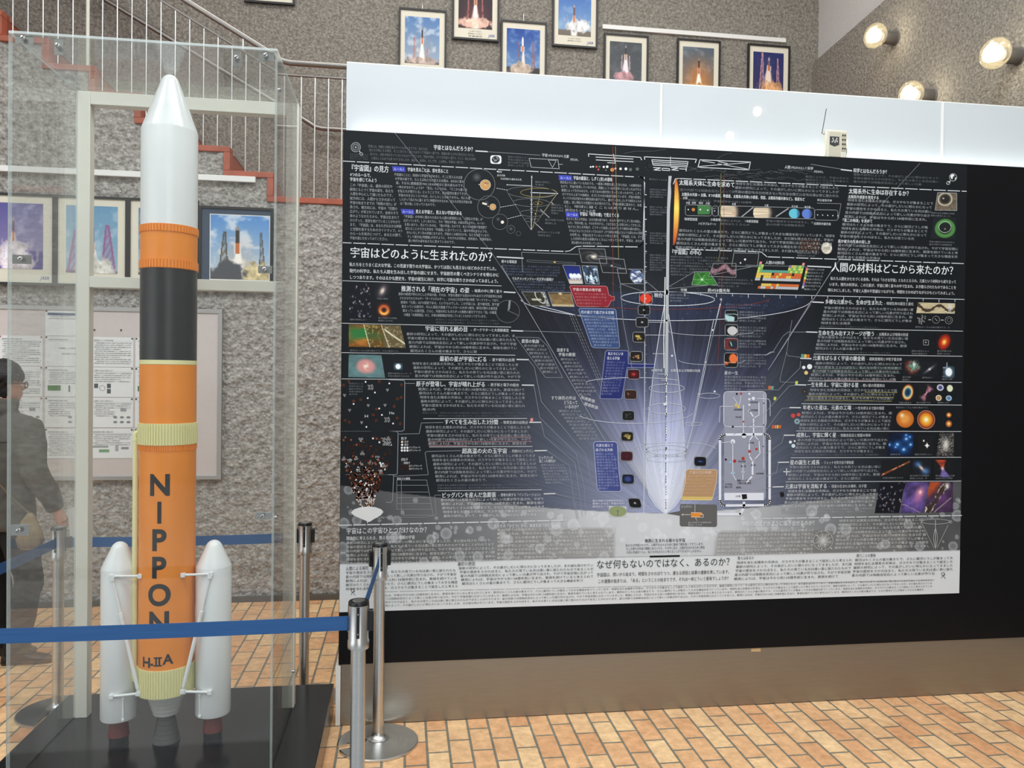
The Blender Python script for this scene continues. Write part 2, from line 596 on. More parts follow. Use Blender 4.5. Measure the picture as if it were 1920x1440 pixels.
bd = thing('display_board', (1.8, 3.8, 0), 'long black display board on a hairline steel base, carrying the big space chart', 'display board')
part(MB().box(PX0, 3.762, 0.297, PX1, 3.858, 2.855), 'black_panel', 'black_board', bd, bevel=0.002)
part(MB().box(PX0 + 0.012, 3.766, 0.003, PX1, 3.85, 0.2965), 'steel_base', 'kick', bd)
part(MB().box(PX0 - 0.012, 3.764, 0.003, PX0 + 0.010, 3.85, 0.292), 'end_strip', 'white_trim', bd)
part(MB().box(PX0 + 0.02, 3.815, 2.856, PX1 - 0.05, 3.835, 2.866), 'light_strip', flat('light_strip_glow', (255, 255, 255), emit=1.5), bd)
area('board_top_strip_light', (1.8, 3.825, 2.868), (math.radians(180 + 12), 0, 0), 4.1, 0.015, 1.6, (0.95, 0.98, 1.0))

t = MB().prism([(1.800, 0.2935), (1.850, 0.2955), (1.853, 0.277), (1.800, 0.279)], 1, 3.7655, 3.766)
o = t.build('masking_tape', 'tape', smooth=0)
tag(o, 'small beige scrap of tape stuck at the top of the steel base', 'tape')

# radio on the ledge
M['nozzle_dark'] = flat('dark_metal', (66, 66, 68), 0.4, vary=0.03)
rd = thing('portable_radio', (2.235, 3.80, 2.855), 'small beige transistor radio with a raised aerial standing on the black board', 'radio')
beige = flat('aged_beige_plastic', (222, 218, 200), 0.45, vary=0.03)
part(MB().box(2.178, 3.785, 2.856, 2.298, 3.815, 3.003), 'case', beige, rd, bevel=0.005)
part(MB().box(2.196, 3.7835, 2.862, 2.262, 3.7852, 2.992), 'front_panel', flat('beige_dark', (198, 193, 174), 0.5), rd, bevel=0.001)
part(MB().prism([(2.200, 2.967), (2.252, 2.967), (2.252, 2.925), (2.226, 2.915), (2.200, 2.925)], 1, 3.7825, 3.7838), 'dial_window', flat('dial_dark', (46, 50, 56), 0.2), rd)
dm = MB()
for x, z in ((2.210, 2.935), (2.218, 2.942), (2.226, 2.934), (2.231, 2.944), (2.238, 2.938), (2.214, 2.952), (2.236, 2.953)):
    dm.box(x, 3.7818, z, x + 0.005, 3.7826, z + 0.008)
part(dm, 'dial_marks', 'white_trim', rd)
part(MB().box(2.266, 3.7835, 2.893, 2.292, 3.7852, 2.988), 'key_panel', flat('key_plate', (186, 180, 160), 0.5), rd)
for i in range(4):
    for j in range(2):
        part(MB().lathe_axis((2.273 + 0.012 * j, 3.7836, 2.976 - 0.023 * i), (0, -1, 0), [(0.0042, 0), (0.0036, 0.003)], 12), 'key', 'black_plastic', rd)
part(MB().box(2.298, 3.793, 2.885, 2.303, 3.808, 2.912), 'side_wheel', 'black_plastic', rd)
part(MB().tube([(2.178, 3.80, 2.982), (2.164, 3.80, 2.984), (2.187, 3.80, 3.115)], 0.0022, 8), 'aerial', 'nozzle_dark', rd)

# ================================================================ CEILING-LIGHT GLOBES ON THE RIGHT WALL
core = flat('lamp_filament_glow', (255, 246, 226), emit=30.0)
glass = acrylic('lamp_glass', 0.07, (236, 226, 196), (0.98, 0.95, 0.88))
sock = flat('dark_grey_enamel', (84, 80, 76), 0.5, vary=0.05)


def wall_lamp(y, z, label):
    t = thing('wall_lamp', (XW, y, z), label, 'lamp', 'bulb lamps on the concrete wall')
    a = Vector((-1, -0.42, -0.12)).normalized()
    part(MB().lathe_axis((XW + 0.01, y, z), (-1, 0, 0), [(0.056, 0), (0.056, 0.014), (0.05, 0.02), (0.05, 0.125), (0.042, 0.14)], 28), 'lamp_holder', sock, t)
    o0 = Vector((XW - 0.11, y, z))
    R = 0.098
    part(MB().lathe_axis(o0, a, [(0.03, 0), (0.042, 0.03), (0.07, 0.058), (0.092, 0.085), (R, 0.108), (0.094, 0.128), (0.075, 0.148), (0.045, 0.162), (0.012, 0.168)], 32), 'bulb', glass, t)
    part(MB().lathe_axis(o0, a, [(0.01, 0.06), (0.03, 0.07), (0.045, 0.088), (0.050, 0.108), (0.044, 0.128), (0.026, 0.142), (0.006, 0.147)], 24), 'glow', core, t)


for y, z, lb in ((5.797, 4.463, 'lit bulb lamp highest on the concrete wall, beside the pale plaster corner'),
                 (4.513, 3.797, 'largest lit bulb lamp on the concrete wall, nearest to the viewer'),
                 (5.341, 3.832, 'lit bulb lamp half hidden behind the top edge of the white partition'),
                 (1.55, 3.74, 'lit bulb lamp on the concrete wall mirrored beside the beige radio'),
                 (-0.08, 4.56, 'lit bulb lamp on the concrete wall mirrored high in the white partition'),
                 (-0.78, 4.51, 'lit bulb lamp on the concrete wall mirrored lowest in the middle white panel')):
    wall_lamp(y, z, lb)

# ================================================================ LETTERING
_gl = {}
_fc = bpy.data.curves.new('glyph', 'FONT')
_fc.resolution_u = 2
_fo = bpy.data.objects.new('glyph', _fc)
COL.objects.link(_fo)


def glyph(ch, bold=0.0):
    k = (ch, bold)
    if k not in _gl:
        _fc.body = ch
        _fc.offset = bold
        _fc.resolution_u = 7 if bold >= 0.03 else 2
        me = bpy.data.meshes.new_from_object(_fo)
        me.calc_loop_triangles()
        nv = len(me.vertices)
        co = np.zeros(nv * 3, np.float32)
        me.vertices.foreach_get('co', co)
        tr = np.zeros(len(me.loop_triangles) * 3, np.int32)
        me.loop_triangles.foreach_get('vertices', tr)
        co = co.reshape(-1, 3)[:, :2]
        wide = ord(ch) > 0x2000
        adv = 1.0 if wide else (0.34 if ch in ' .,\'il|:;' else 0.6)
        if nv and not wide:
            co = co + np.array([adv / 2 - (co[:, 0].max() + co[:, 0].min()) / 2, 0], np.float32)
        _gl[k] = (co, tr.reshape(-1, 3), adv)
        bpy.data.meshes.remove(me)
    return _gl[k]


def ems(s):
    return sum(1.0 if ord(c) > 0x2000 else (0.34 if c in ' .,\'il|:;' else 0.6) for c in s)


class TX:
    """lines of lettering gathered into one mesh on a wall-parallel plane"""
    def __init__(s, y, bold=0.0):
        s.y, s.V, s.T, s.n, s.bold, s.over = y, [], [], 0, bold, 0.0

    def put(s, txt, x, z, cw, h, skew=0.0, slope=0.0, rot=0.0):
        x00 = x
        for ch in txt:
            g, t, adv = glyph(ch, s.bold)
            if len(g):
                px = g[:, 0] * cw + skew * (g[:, 1] - 0.38) * h + (x - x00)
                pz = (g[:, 1] - 0.38) * h + slope * px
                if rot:
                    px, pz = px * math.cos(rot) - pz * math.sin(rot), px * math.sin(rot) + pz * math.cos(rot)
                s.V.append(np.stack([x00 + px, np.full(len(g), s.y), z + pz], 1))
                s.T.append(t + s.n)
                s.n += len(g)
            x += adv * cw
        return s

    def fit(s, txt, x0, x1, z, h, **k):
        return s.put(txt, x0, z, (x1 - x0) / max(ems(txt), 0.1), h, **k)

    def make(s, name, mat, parent):
        if s.over and s.n:
            V0, T0 = np.concatenate(s.V), np.concatenate(s.T)
            V1 = V0 + np.array([s.over, -0.00003, 0])
            s.V, s.T = [V0, V1], [T0, T0 + s.n]
        if not s.n:
            return None
        return np_mesh(name, np.concatenate(s.V), np.concatenate(s.T), mat, parent, nside=3)


_ink = {}


def ink(rgb):
    rgb = tuple(int(c) for c in rgb)
    if rgb not in _ink:
        _ink[rgb] = flat('ink', rgb, 0.55, spec=0.2)
    return _ink[rgb]


M['print'] = ink_mat('printed_picture', 0.5, 0.2)
M['gloss_print'] = ink_mat('glossy_print', 0.35, 0.3)


def print_rect(name, x0, x1, z0, z1, y, nx, nz, fn, parent, mat='print', shear=0.0):
    """small printed picture: fn(U,V)->colours, U left-right, V top-bottom; shear leans it sideways"""
    U, Vv = np.meshgrid((np.arange(nx + 1)) / nx, np.arange(nz + 1) / nz)
    U, Vv = U.ravel(), Vv.ravel()
    X = x0 + U * (x1 - x0) + shear * (1 - Vv)
    V = np.stack([X, np.full(len(U), y), z1 + Vv * (z0 - z1)], 1)
    i, j = np.meshgrid(np.arange(nx), np.arange(nz))
    a = (j * (nx + 1) + i).ravel()
    F = np.stack([a, a + nx + 1, a + nx + 2, a + 1], 1)
    c = np.zeros((len(U), 3))
    fn(U, Vv, c)
    return np_mesh(name, V, F, mat, parent, cols=c)


# ---------------------------------------------------------------- rocket photographs
def launch(sky0, sky1, cloud=0.3, rocket=(0.5, 0.25, 0.75, 0.05), rcol=(70, 60, 60), towers=(), tcol=(170, 90, 80), plume=(0.5, 0.62, 0.95, 0.10),
           pcol=(255, 246, 235), smoke=(0.5, 0.97, 0.6, 0.16), scol=(235, 215, 200), ground=(60, 60, 66), gy=0.93, glow=0.0, gcol=(255, 170, 90), seed=0, dark_smoke=None):
    def fn(U, V, c):
        n = fbm(U * 5 + seed * 7, V * 7 + seed * 3, 5)
        c[:] = np.asarray(sky0) * (1 - V[:, None]) + np.asarray(sky1) * V[:, None]
        lay(c, (236, 240, 244), cloud * sm(0.46, 0.74, n))
        lay(c, ground, sm(gy - 0.02, gy + 0.02, V + 0.03 * (n - 0.5)))
        if glow:
            d = np.hypot((U - plume[0]) / 0.45, (V - 0.75) / 0.5)
            lay(c, gcol, glow * np.exp(-d * d * 1.6))
        for tx, ty, tw in towers:
            lean = (tx - 0.5) * 0.12
            xx = U - tx - lean * (V - ty)
            hw = tw * (0.35 + 0.9 * np.clip((V - ty) / max(0.2, gy - ty), 0, 1))
            inside = (np.abs(xx) < hw) & (V > ty) & (V < gy + 0.02)
            lat = 0.35 + 0.65 * (np.sin((V * 46 + xx * 60)) > 0.2) * 1.0
            edge = np.abs(np.abs(xx) - hw) < 0.35 * tw
            lay(c, tcol, inside * np.where(edge, 0.9, 0.65 * lat))
        px, p0, p1, pw = plume
        t = np.clip((V - p0) / (p1 - p0), 0, 1)
        w_ = pw * (0.35 + 0.95 * t) * (0.9 + 0.4 * (n - 0.5))
        lay(c, pcol, sm(1.15, 0.45, np.abs(U - px) / w_) * (V > p0 - 0.01))
        sx, sy, sw, sh = smoke
        n2 = fbm(U * 11 + seed, V * 11 + 5 * seed, 4)
        d = np.hypot((U - sx) / sw, (V - sy) / sh) + 0.9 * (n2 - 0.5)
        sc = np.asarray(scol) * (0.62 + 0.75 * n2[:, None])
        a = sm(1.05, 0.72, d)[:, None]
        c[:] = c * (1 - a) + np.clip(sc, 0, 255) * a
        if dark_smoke:
            dx, dy, dw, dh, dc = dark_smoke
            d = np.hypot((U - dx) / dw, (V - dy) / dh) + 0.8 * (n2 - 0.5)
            lay(c, dc, sm(1.0, 0.75, d))
        rx, r0, r1, rw = rocket
        tip = np.clip((V - r0) / 0.06, 0.12, 1)
        lay(c, rcol, ((np.abs(U - rx) < rw * 0.5 * tip) & (V > r0) & (V < r1)) * 1.0)
        lay(c, (232, 226, 220), ((np.abs(U - rx) < rw * 0.5 * tip) & (V > r0) & (V < r0 + 0.08)) * 0.5)
        lay(c, (212, 122, 66), ((np.abs(U - rx) < rw * 0.5) & (V > r0 + (r1 - r0) * 0.62) & (V < r1)) * 0.9)
        lay(c, (225, 220, 215), ((np.abs(np.abs(U - rx) - rw * 0.72) < rw * 0.2) & (V > r0 + (r1 - r0) * 0.66) & (V < r1)) * 0.85)
    return fn


mat_card = flat('mount_card', (226, 220, 202), 0.8, vary=0.015)
mat_blue = flat('blue_mount_card', (62, 76, 94), 0.7, vary=0.03)
frame_blk = flat('black_frame', (28, 26, 26), 0.4)


def framed(y, x0, x1, z0, z1, ix0, ix1, iz0, iz1, fn, label, group, card=mat_card, logo=False, cap=2, white_edge=False, hook=None, steel=False):
    t = thing('framed_photograph', ((x0 + x1) / 2, y, (z0 + z1) / 2), label, 'framed photo', group)
    fw = 0.017
    s = MB()
    s.box(x0, y - 0.022, z0, x0 + fw, y, z1).box(x1 - fw, y - 0.022, z0, x1, y, z1).box(x0 + fw, y - 0.022, z0, x1 - fw, y, z0 + fw).box(x0 + fw, y - 0.022, z1 - fw, x1 - fw, y, z1)
    part(s, 'frame', frame_blk, t)
    part(MB().box(x0 + fw, y - 0.010, z0 + fw, x1 - fw, y - 0.002, z1 - fw), 'mount', card, t, smooth=0)
    if white_edge:
        e = 0.006
        part(MB().box(ix0 - e, y - 0.0112, iz0 - e, ix1 + e, y - 0.0102, iz1 + e), 'mount_edge', 'white_trim', t, smooth=0)
    print_rect('photo_print', ix0, ix1, iz0, iz1, y - 0.0125, 72, 96, fn, t, 'gloss_print')
    tx = TX(y - 0.0108)
    cx = (ix0 + ix1) / 2
    rows = ('H-IIAロケットの打上げ', '種子島宇宙センターから打上げ', '写真提供')[:cap]
    for k, r in enumerate(rows):
        wd = (ix1 - ix0) * (0.42 if k else 0.36)
        tx.fit(r, cx - wd / 2, cx + wd / 2, iz0 - 0.026 - 0.022 * k, 0.014)
    if cap:
        tx.make('caption', ink((60, 58, 56)), t)
    if logo:
        TX(y - 0.0108, 0.012).put('JAXA', x1 - fw - 0.085, z0 + fw + 0.036, 0.026, 0.036, skew=0.3).make('logo', ink((40, 60, 150)), t)
    if hook:
        part(MB().tube([(cx, y - 0.01, z1 - 0.004), (cx, y - 0.006, z1 + 0.05), (cx, y - 0.003, hook)], 0.003, 6), 'hanging_wire', 'chrome', t)
    return t


E = -0.007
LG = 'framed launch photos on the roughcast wall'
yl = YB - 0.035
framed(yl, -2.938, -2.449, 2.292, 2.934, -2.87, -2.53, 2.404, 2.866,
       launch((92, 86, 150), (150, 140, 176), 0.35, (0.43, 0.2, 0.58, 0.045), (96, 60, 84), plume=(0.43, 0.5, 0.98, 0.10), pcol=(226, 214, 222), smoke=(0.45, 0.86, 0.42, 0.34), scol=(222, 210, 216), ground=(64, 48, 130), gy=0.72, seed=1),
       'framed photo of a rocket above tall smoke under a violet sky, with a blue logo', LG, logo=True, cap=0)
framed(yl, -2.449, -1.963, 2.292, 2.934, -2.378, -2.034, 2.388, 2.866,
       launch((104, 150, 184), (150, 182, 196), 0.3, (0.52, 0.25, 0.7, 0.05), (70, 70, 110), towers=((0.2, 0.36, 0.13), (0.80, 0.28, 0.12)), tcol=(150, 92, 140), plume=(0.55, 0.66, 0.98, 0.10), pcol=(228, 226, 220), smoke=(0.6, 0.95, 0.4, 0.2), scol=(216, 214, 204), ground=(120, 110, 130), gy=0.96, seed=2),
       'framed photo of two leaning lattice towers under a blue-green sky', LG, cap=1)
framed(yl, -1.963, -1.480, 2.292, 2.934, -1.892, -1.55, 2.388, 2.866,
       launch((70, 110, 160), (160, 180, 200), 0.4, (0.5, 0.2, 0.66, 0.05), towers=((0.8, 0.3, 0.05),), seed=3),
       'framed photo mostly hidden behind the white top of the rocket model', LG, cap=1)
framed(yl, -1.478, -0.956, 2.292, 2.899, -1.397, -0.985, 2.372, 2.838,
       launch((86, 142, 206), (196, 216, 230), 0.75, (0.46, 0.15, 0.6, 0.065), (60, 56, 52), towers=((0.24, 0.26, 0.075), (0.86, 0.26, 0.05)), tcol=(84, 80, 70), plume=(0.47, 0.48, 0.95, 0.12), pcol=(255, 250, 240), smoke=(0.85, 0.92, 0.42, 0.20), scol=(214, 196, 150), ground=(70, 72, 78), gy=0.95, seed=4, dark_smoke=(0.3, 0.92, 0.34, 0.22, (84, 86, 92)), glow=0.25),
       'framed launch photo in a dark blue mount, beside the rocket model', LG, card=mat_blue, cap=0, white_edge=True)

UG = 'framed launch photos on the upper wall'
yu = YU - 0.012


def upper(x0, zt, fn, label, logo=False, iw=0.31, ih=0.42, it=0.072, cap=2, W=0.431, H=0.60, hook=None):
    ix0 = x0 + (W - iw) / 2 - 0.004
    framed(yu, x0, x0 + W, zt - H, zt, ix0, ix0 + iw, zt - it - ih, zt - it, fn, label, UG, logo=logo, cap=cap, hook=hook)


upper(-0.071, 5.0, launch((86, 126, 178), (150, 172, 194), 0.55, (0.5, 0.2, 0.58, 0.05), (60, 46, 50), towers=((0.27, 0.44, 0.022), (0.65, 0.45, 0.02)), tcol=(196, 110, 90), plume=(0.5, 0.56, 0.95, 0.10), smoke=(0.5, 0.95, 0.5, 0.10), scol=(190, 170, 160), ground=(96, 92, 90), gy=0.95, seed=5, glow=0.15),
      'framed launch photo with cloudy blue sky and two thin pinkish towers', hook=5.06)
upper(0.41, 5.353, launch((28, 24, 34), (52, 32, 40), 0.0, (0.5, 0.1, 0.5, 0.06), (90, 60, 60), towers=((0.3, 0.2, 0.03), (0.7, 0.3, 0.03)), tcol=(190, 110, 110), plume=(0.5, 0.45, 0.9, 0.13), pcol=(255, 232, 226), smoke=(0.5, 0.88, 0.6, 0.13), scol=(236, 190, 170), ground=(44, 30, 34), gy=0.93, seed=6, glow=0.3, gcol=(220, 110, 100)),
      'framed night launch photo with pink-white flames, its top out of view', logo=True, cap=3)
upper(0.857, 4.96, launch((22, 66, 150), (110, 150, 190), 0.25, (0.48, 0.16, 0.5, 0.055), (226, 226, 230), towers=((0.37, 0.28, 0.03), (0.79, 0.25, 0.045)), tcol=(150, 84, 76), plume=(0.5, 0.5, 0.95, 0.09), pcol=(246, 226, 206), smoke=(0.42, 0.88, 0.4, 0.18), scol=(196, 176, 158), ground=(40, 36, 36), gy=0.84, seed=7),
      'framed launch photo under a deep blue sky with brown smoke', cap=1, hook=5.03)
upper(1.338, 5.355, launch((52, 100, 178), (140, 174, 206), 0.2, (0.48, 0.3, 0.7, 0.045), (110, 80, 80), towers=((0.28, 0.45, 0.02), (0.64, 0.45, 0.02)), tcol=(190, 140, 130), plume=(0.48, 0.66, 0.92, 0.10), smoke=(0.62, 0.78, 0.42, 0.16), scol=(232, 232, 230), ground=(112, 104, 92), gy=0.88, seed=8),
      'framed launch photo in daylight with white steam drifting sideways, its top out of view', logo=True)
upper(1.832, 4.911, launch((70, 74, 78), (80, 84, 88), 0.1, (0.5, 0.05, 0.4, 0.05), (60, 50, 54), towers=((0.38, 0.3, 0.03), (0.62, 0.3, 0.03)), tcol=(200, 170, 180), plume=(0.5, 0.33, 0.68, 0.12), pcol=(246, 232, 236), smoke=(0.45, 0.76, 0.34, 0.11), scol=(198, 150, 156), ground=(70, 76, 78), gy=0.88, seed=9),
      'framed launch photo on dark grey, first under the white rail', cap=1)
upper(2.546, 4.912, launch((84, 98, 112), (150, 120, 96), 0.2, (0.52, 0.22, 0.6, 0.045), (90, 52, 34), towers=((0.3, 0.52, 0.02), (0.72, 0.5, 0.02)), tcol=(200, 130, 80), plume=(0.52, 0.58, 0.95, 0.13), pcol=(255, 250, 232), smoke=(0.5, 0.93, 0.6, 0.13), scol=(214, 160, 96), ground=(110, 80, 54), gy=0.92, seed=10, glow=0.7, gcol=(214, 130, 60)),
      'framed launch photo glowing orange-brown, middle under the white rail', cap=1)
upper(3.254, 4.913, launch((40, 48, 104), (60, 54, 92), 0.05, (0.52, 0.1, 0.42, 0.07), (120, 100, 120), towers=((0.3, 0.02, 0.07), (0.80, 0.12, 0.05)), tcol=(216, 160, 160), plume=(0.5, 0.3, 0.75, 0.15), pcol=(246, 222, 206), smoke=(0.6, 0.86, 0.44, 0.22), scol=(216, 164, 118), ground=(60, 40, 44), gy=0.96, seed=11),
      'framed launch photo in indigo with a tall lattice tower, last under the white rail', cap=1)
upper(-1.415, 5.545, launch((60, 90, 130), (170, 130, 90), 0.2, seed=12), 'framed photo above the staircase with only its lower frame edge in view', cap=0)

for xa, xb, y, z, lb in ((-3.05, -1.087, YB, 3.106, 'thin white picture rail on the roughcast wall'), (1.818, 3.645, YU, 4.972, 'thin white picture rail high on the upper wall')):
    pr = thing('picture_rail', ((xa + xb) / 2, y, z), lb, 'picture rail')
    yo = y - 0.026 if y == YB else y
    part(MB().box(xa, yo - 0.022, z - 0.021, xb, yo + 0.002, z + 0.021), 'rail', 'white_trim', pr, bevel=0.003)
    if y == YB:
        xx = (-2.7, -2.2, -1.72, -1.22)
    else:
        xx = (2.05, 2.76, 3.47)
    for x in xx:
        part(MB().tube([(x, yo - 0.018, z - 0.01), (x, yo - 0.02, z - 0.16 if y == YB else z - 0.07)], 0.0012, 5), 'hanging_wire', 'chrome', pr)

# ---------------------------------------------------------------- notice board and its sheets
nb = thing('notice_board', (-2.2, YB - 0.03, 1.53), 'pinkish notice board in a grey aluminium frame on the roughcast wall', 'notice board')
bx0, bx1, bz0, bz1 = -3.35, -1.313, 0.907, 2.15
part(MB().box(bx0, YB - 0.034, bz0, bx1, YB - 0.016, bz1), 'board', flat('pinkish_felt_board', (206, 196, 192), 0.8, vary=0.02, vscale=30), nb)
alu = flat('grey_aluminium', (176, 174, 172), 0.4, metal=0.4)
s = MB()
f_ = 0.03
s.box(bx0, YB - 0.043, bz1 - f_, bx1, YB - 0.02, bz1).box(bx0, YB - 0.043, bz0, bx1, YB - 0.02, bz0 + f_).box(bx1 - f_, YB - 0.043, bz0 + f_, bx1, YB - 0.02, bz1 - f_)
part(s, 'frame', alu, nb, bevel=0.002)
for x, z in ((-2.19, 1.985), (-2.01, 1.987)):
    part(MB().lathe_axis((x, YB - 0.034, z), (0, -1, 0), [(0.006, 0), (0.006, 0.006), (0.002, 0.009)], 12), 'push_pin', 'black_plastic', nb)

paper = flat('white_paper', (228, 229, 228), 0.85, vary=0.01)
JP = ('宇宙科学研究の最新の観測結果について', '小惑星探査機が持ち帰った試料の分析', '太陽系の天体と地球の水の起源を探る', '観測装置の開発と試験の経過を報告', '国際協力による深宇宙探査計画の概要')
pin_red = flat('red_pin', (176, 40, 52), 0.4)


def sheet(x0, z1, kind, label, wd=0.287, ht=0.213, pin='black_plastic'):
    y = YB - 0.0365
    t = thing('notice_sheet', (x0 + wd / 2, y, z1 - ht / 2), label, 'paper notice', 'sheets pinned on the notice board')
    x1, z0 = x0 + wd, z1 - ht
    part(MB().box(x0, y - 0.0006, z0, x1, y, z1), 'paper', paper, t, smooth=0)
    tx = TX(y - 0.0012)
    r = random.Random(int(x0 * 1000) * 31 + int(z1 * 1000))
    tx.fit(r.choice(JP)[:12], x0 + 0.02, x0 + 0.15, z1 - 0.024, 0.011)
    nl = {'text': 11, 'pics': 6, 'dials': 5, 'title': 2, 'diagram': 7, 'header': 2, 'bottom': 6}[kind]
    for k in range(nl):
        xa = x0 + 0.022 + 0.008 * (k % 3 == 0)
        if kind == 'title':
            tx.fit(('探査機による科学観測', '研究成果のご報告')[k], x0 + 0.09 + 0.02 * k, x1 - 0.05 - 0.02 * k, z1 - 0.085 - 0.04 * k, 0.013)
        else:
            wmax = wd * (0.5 if kind == 'diagram' and k > 2 else 0.86)
            s_ = r.choice(JP) + r.choice(JP)
            tx.fit(s_[: int(26 * wmax / (wd * 0.86))], xa, xa + wmax * (1 - 0.3 * (k % 4 == 3)), z1 - 0.044 - 0.0145 * k, 0.0095)
    tx.make('text', ink((92, 94, 96)), t)
    ln = MB()
    ln.box(x0 + 0.014, y - 0.0011, z1 - 0.0345, x1 - 0.014, y - 0.0007, z1 - 0.0335)
    part(ln, 'ruled_line', ink((120, 122, 126)), t, smooth=0)

    def blk(a, b, c, d, col, nm='picture'):
        part(MB().box(x0 + a * wd, y - 0.0013, z1 - d * ht, x0 + b * wd, y - 0.0007, z1 - c * ht), nm, ink(col), t, smooth=0)
    if kind == 'pics':
        blk(0.06, 0.36, 0.62, 0.80, (72, 122, 66))
        blk(0.54, 0.58, 0.62, 0.84, (96, 98, 100))
        blk(0.72, 0.92, 0.62, 0.80, (150, 158, 156))
    if kind == 'dials':
        blk(0.08, 0.17, 0.55, 0.70, (84, 90, 92))
        blk(0.38, 0.47, 0.55, 0.70, (84, 90, 92))
        blk(0.38, 0.47, 0.73, 0.88, (84, 90, 92))
        q = MB()
        cx, cz = x0 + wd * 0.27, z1 - ht * 0.70
        q.add([(cx + r_ * math.cos(i * math.pi / 12), y - 0.001, cz + r_ * math.sin(i * math.pi / 12)) for i in range(24) for r_ in (0.017, 0.020)], [(2 * i, 2 * i + 1, (2 * i + 3) % 48, (2 * i + 2) % 48) for i in range(24)])
        part(q, 'figure', ink((120, 122, 126)), t, smooth=0)
    if kind == 'diagram':
        for k in range(6):
            q = MB()
            cx, cz = x0 + wd * (0.58 + 0.155 * (k % 3)), z1 - ht * (0.66 + 0.16 * (k // 3))
            q.prism([(cx + 0.014 * math.cos(i * math.pi / 8), cz + 0.009 * math.sin(i * math.pi / 8)) for i in range(16)], 1, y - 0.0013, y - 0.0007)
            part(q, 'figure', ink((134, 136, 140)), t, smooth=0)
        blk(0.70, 0.84, 0.36, 0.46, (150, 152, 156))
    if kind == 'bottom':
        blk(0.05, 0.42, 0.58, 0.64, (150, 156, 158))
        blk(0.20, 0.44, 0.70, 0.80, (120, 162, 124))
        blk(0.58, 0.66, 0.56, 0.76, (168, 170, 172))
        blk(0.72, 0.90, 0.62, 0.70, (140, 146, 148))
    if kind == 'header':
        blk(0.05, 0.97, 0.10, 0.20, (70, 92, 122), 'title_bar')
    for x, z in ((x0 + 0.008, z1 - 0.008), (x1 - 0.008, z1 - 0.008)):
        part(MB().lathe_axis((x, y - 0.0006, z), (0, -1, 0), [(0.0055, 0), (0.0055, 0.005), (0.002, 0.008)], 10), 'push_pin', pin_red if pin == 'red' else pin, t)


rows = (1.935, 1.718, 1.500, 1.278)
kinds = (('text', 'text', 'diagram', 'text'), ('title', 'pics', 'diagram', 'text'), ('text', 'dials', 'diagram', 'bottom'), ('diagram', 'pics', 'text', 'bottom'))
rown = ('top', 'second', 'third', 'lowest')
for ci, (x, colname) in enumerate(((-2.82, 'red-pinned column above the person'), (-2.516, 'column under the blue-headed sheet'), (-2.212, 'column beside the rocket'), (-1.912, 'column behind the rocket'))):
    for ri in range(4):
        kd = kinds[ci][ri]
        what = {'text': 'close lines of text', 'diagram': 'text and small round figures', 'title': 'a short centred title', 'pics': 'a green and two grey pictures', 'dials': 'three dark pictures round a circle', 'bottom': 'green and grey blocks'}[kd]
        sheet(x, rows[ri], kd, '%s notice with %s, %s' % (rown[ri], what, colname), pin='red' if ci == 0 else 'black_plastic')
sheet(-2.516, 2.119, 'header', 'paper notice with a dark blue title bar, above the other sheets', ht=0.18)

# ================================================================ THE SPACE CHART (a flat printed poster on the black board)
PYB, PYP, PYL, PYT = 3.7610, 3.7602, 3.7596, 3.7590
chart = thing('space_chart_poster', (1.34, PYB, 0.55), 'huge dark Japanese space chart poster with a glowing bowl diagram, on the black board', 'poster')


def pw(u, v, y=PYB):
    """where a point in image pixels lies on the poster: (x, z)"""
    u, v = np.asarray(u, float), np.asarray(v, float)
    d = [FPX * FW[k] + RT[k] * (u - 960) + UP[k] * (720 - v) for k in range(3)]
    t = y / d[1]
    return d[0] * t, EYE[2] + d[2] * t


def wp(x, z, y=PYB):
    P = [x, np.full_like(x, y), z - EYE[2]]
    dot = lambda A: P[0] * A[0] + P[1] * A[1] + P[2] * A[2]
    k = dot(FW)
    return 960 + FPX * dot(RT) / k, 720 - FPX * dot(UP) / k


CX0, CX1, CZ0, CZ1 = -0.292, 2.977, 0.551, 2.853
bub_rng = np.random.default_rng(21)
bubbles = []
for k in range(190):
    bu, bv = bub_rng.uniform(640, 1800), 0
    s_ = abs(bu - 1240) / 600
    bv = 965 - 50 * s_ ** 1.6 + bub_rng.uniform(0, 1) * (85 + 50 * s_)
    bubbles.append((bu, bv, bub_rng.choice([2.2, 3, 3.5, 5, 6.5, 9, 11], p=[.25, .2, .17, .14, .1, .09, .05])))
bubbles += [(645, 981, 10), (642, 1027, 11), (735, 1007, 11), (817, 1005, 6.5), (821, 989, 5), (846, 989, 3), (855, 990, 4), (881, 994, 7), (898, 991, 5), (925, 982, 11), (862, 1042, 10), (896, 1044, 10), (817, 1050, 7), (853, 998, 3.2), (1050, 971, 6), (1075, 984, 11), (1230, 1000, 10), (1283, 1005, 10), (1795, 967, 11), (1787, 1024, 9), (1796, 937, 4), (1794, 1007, 4), (1660, 1020, 9), (1703, 983, 9)]


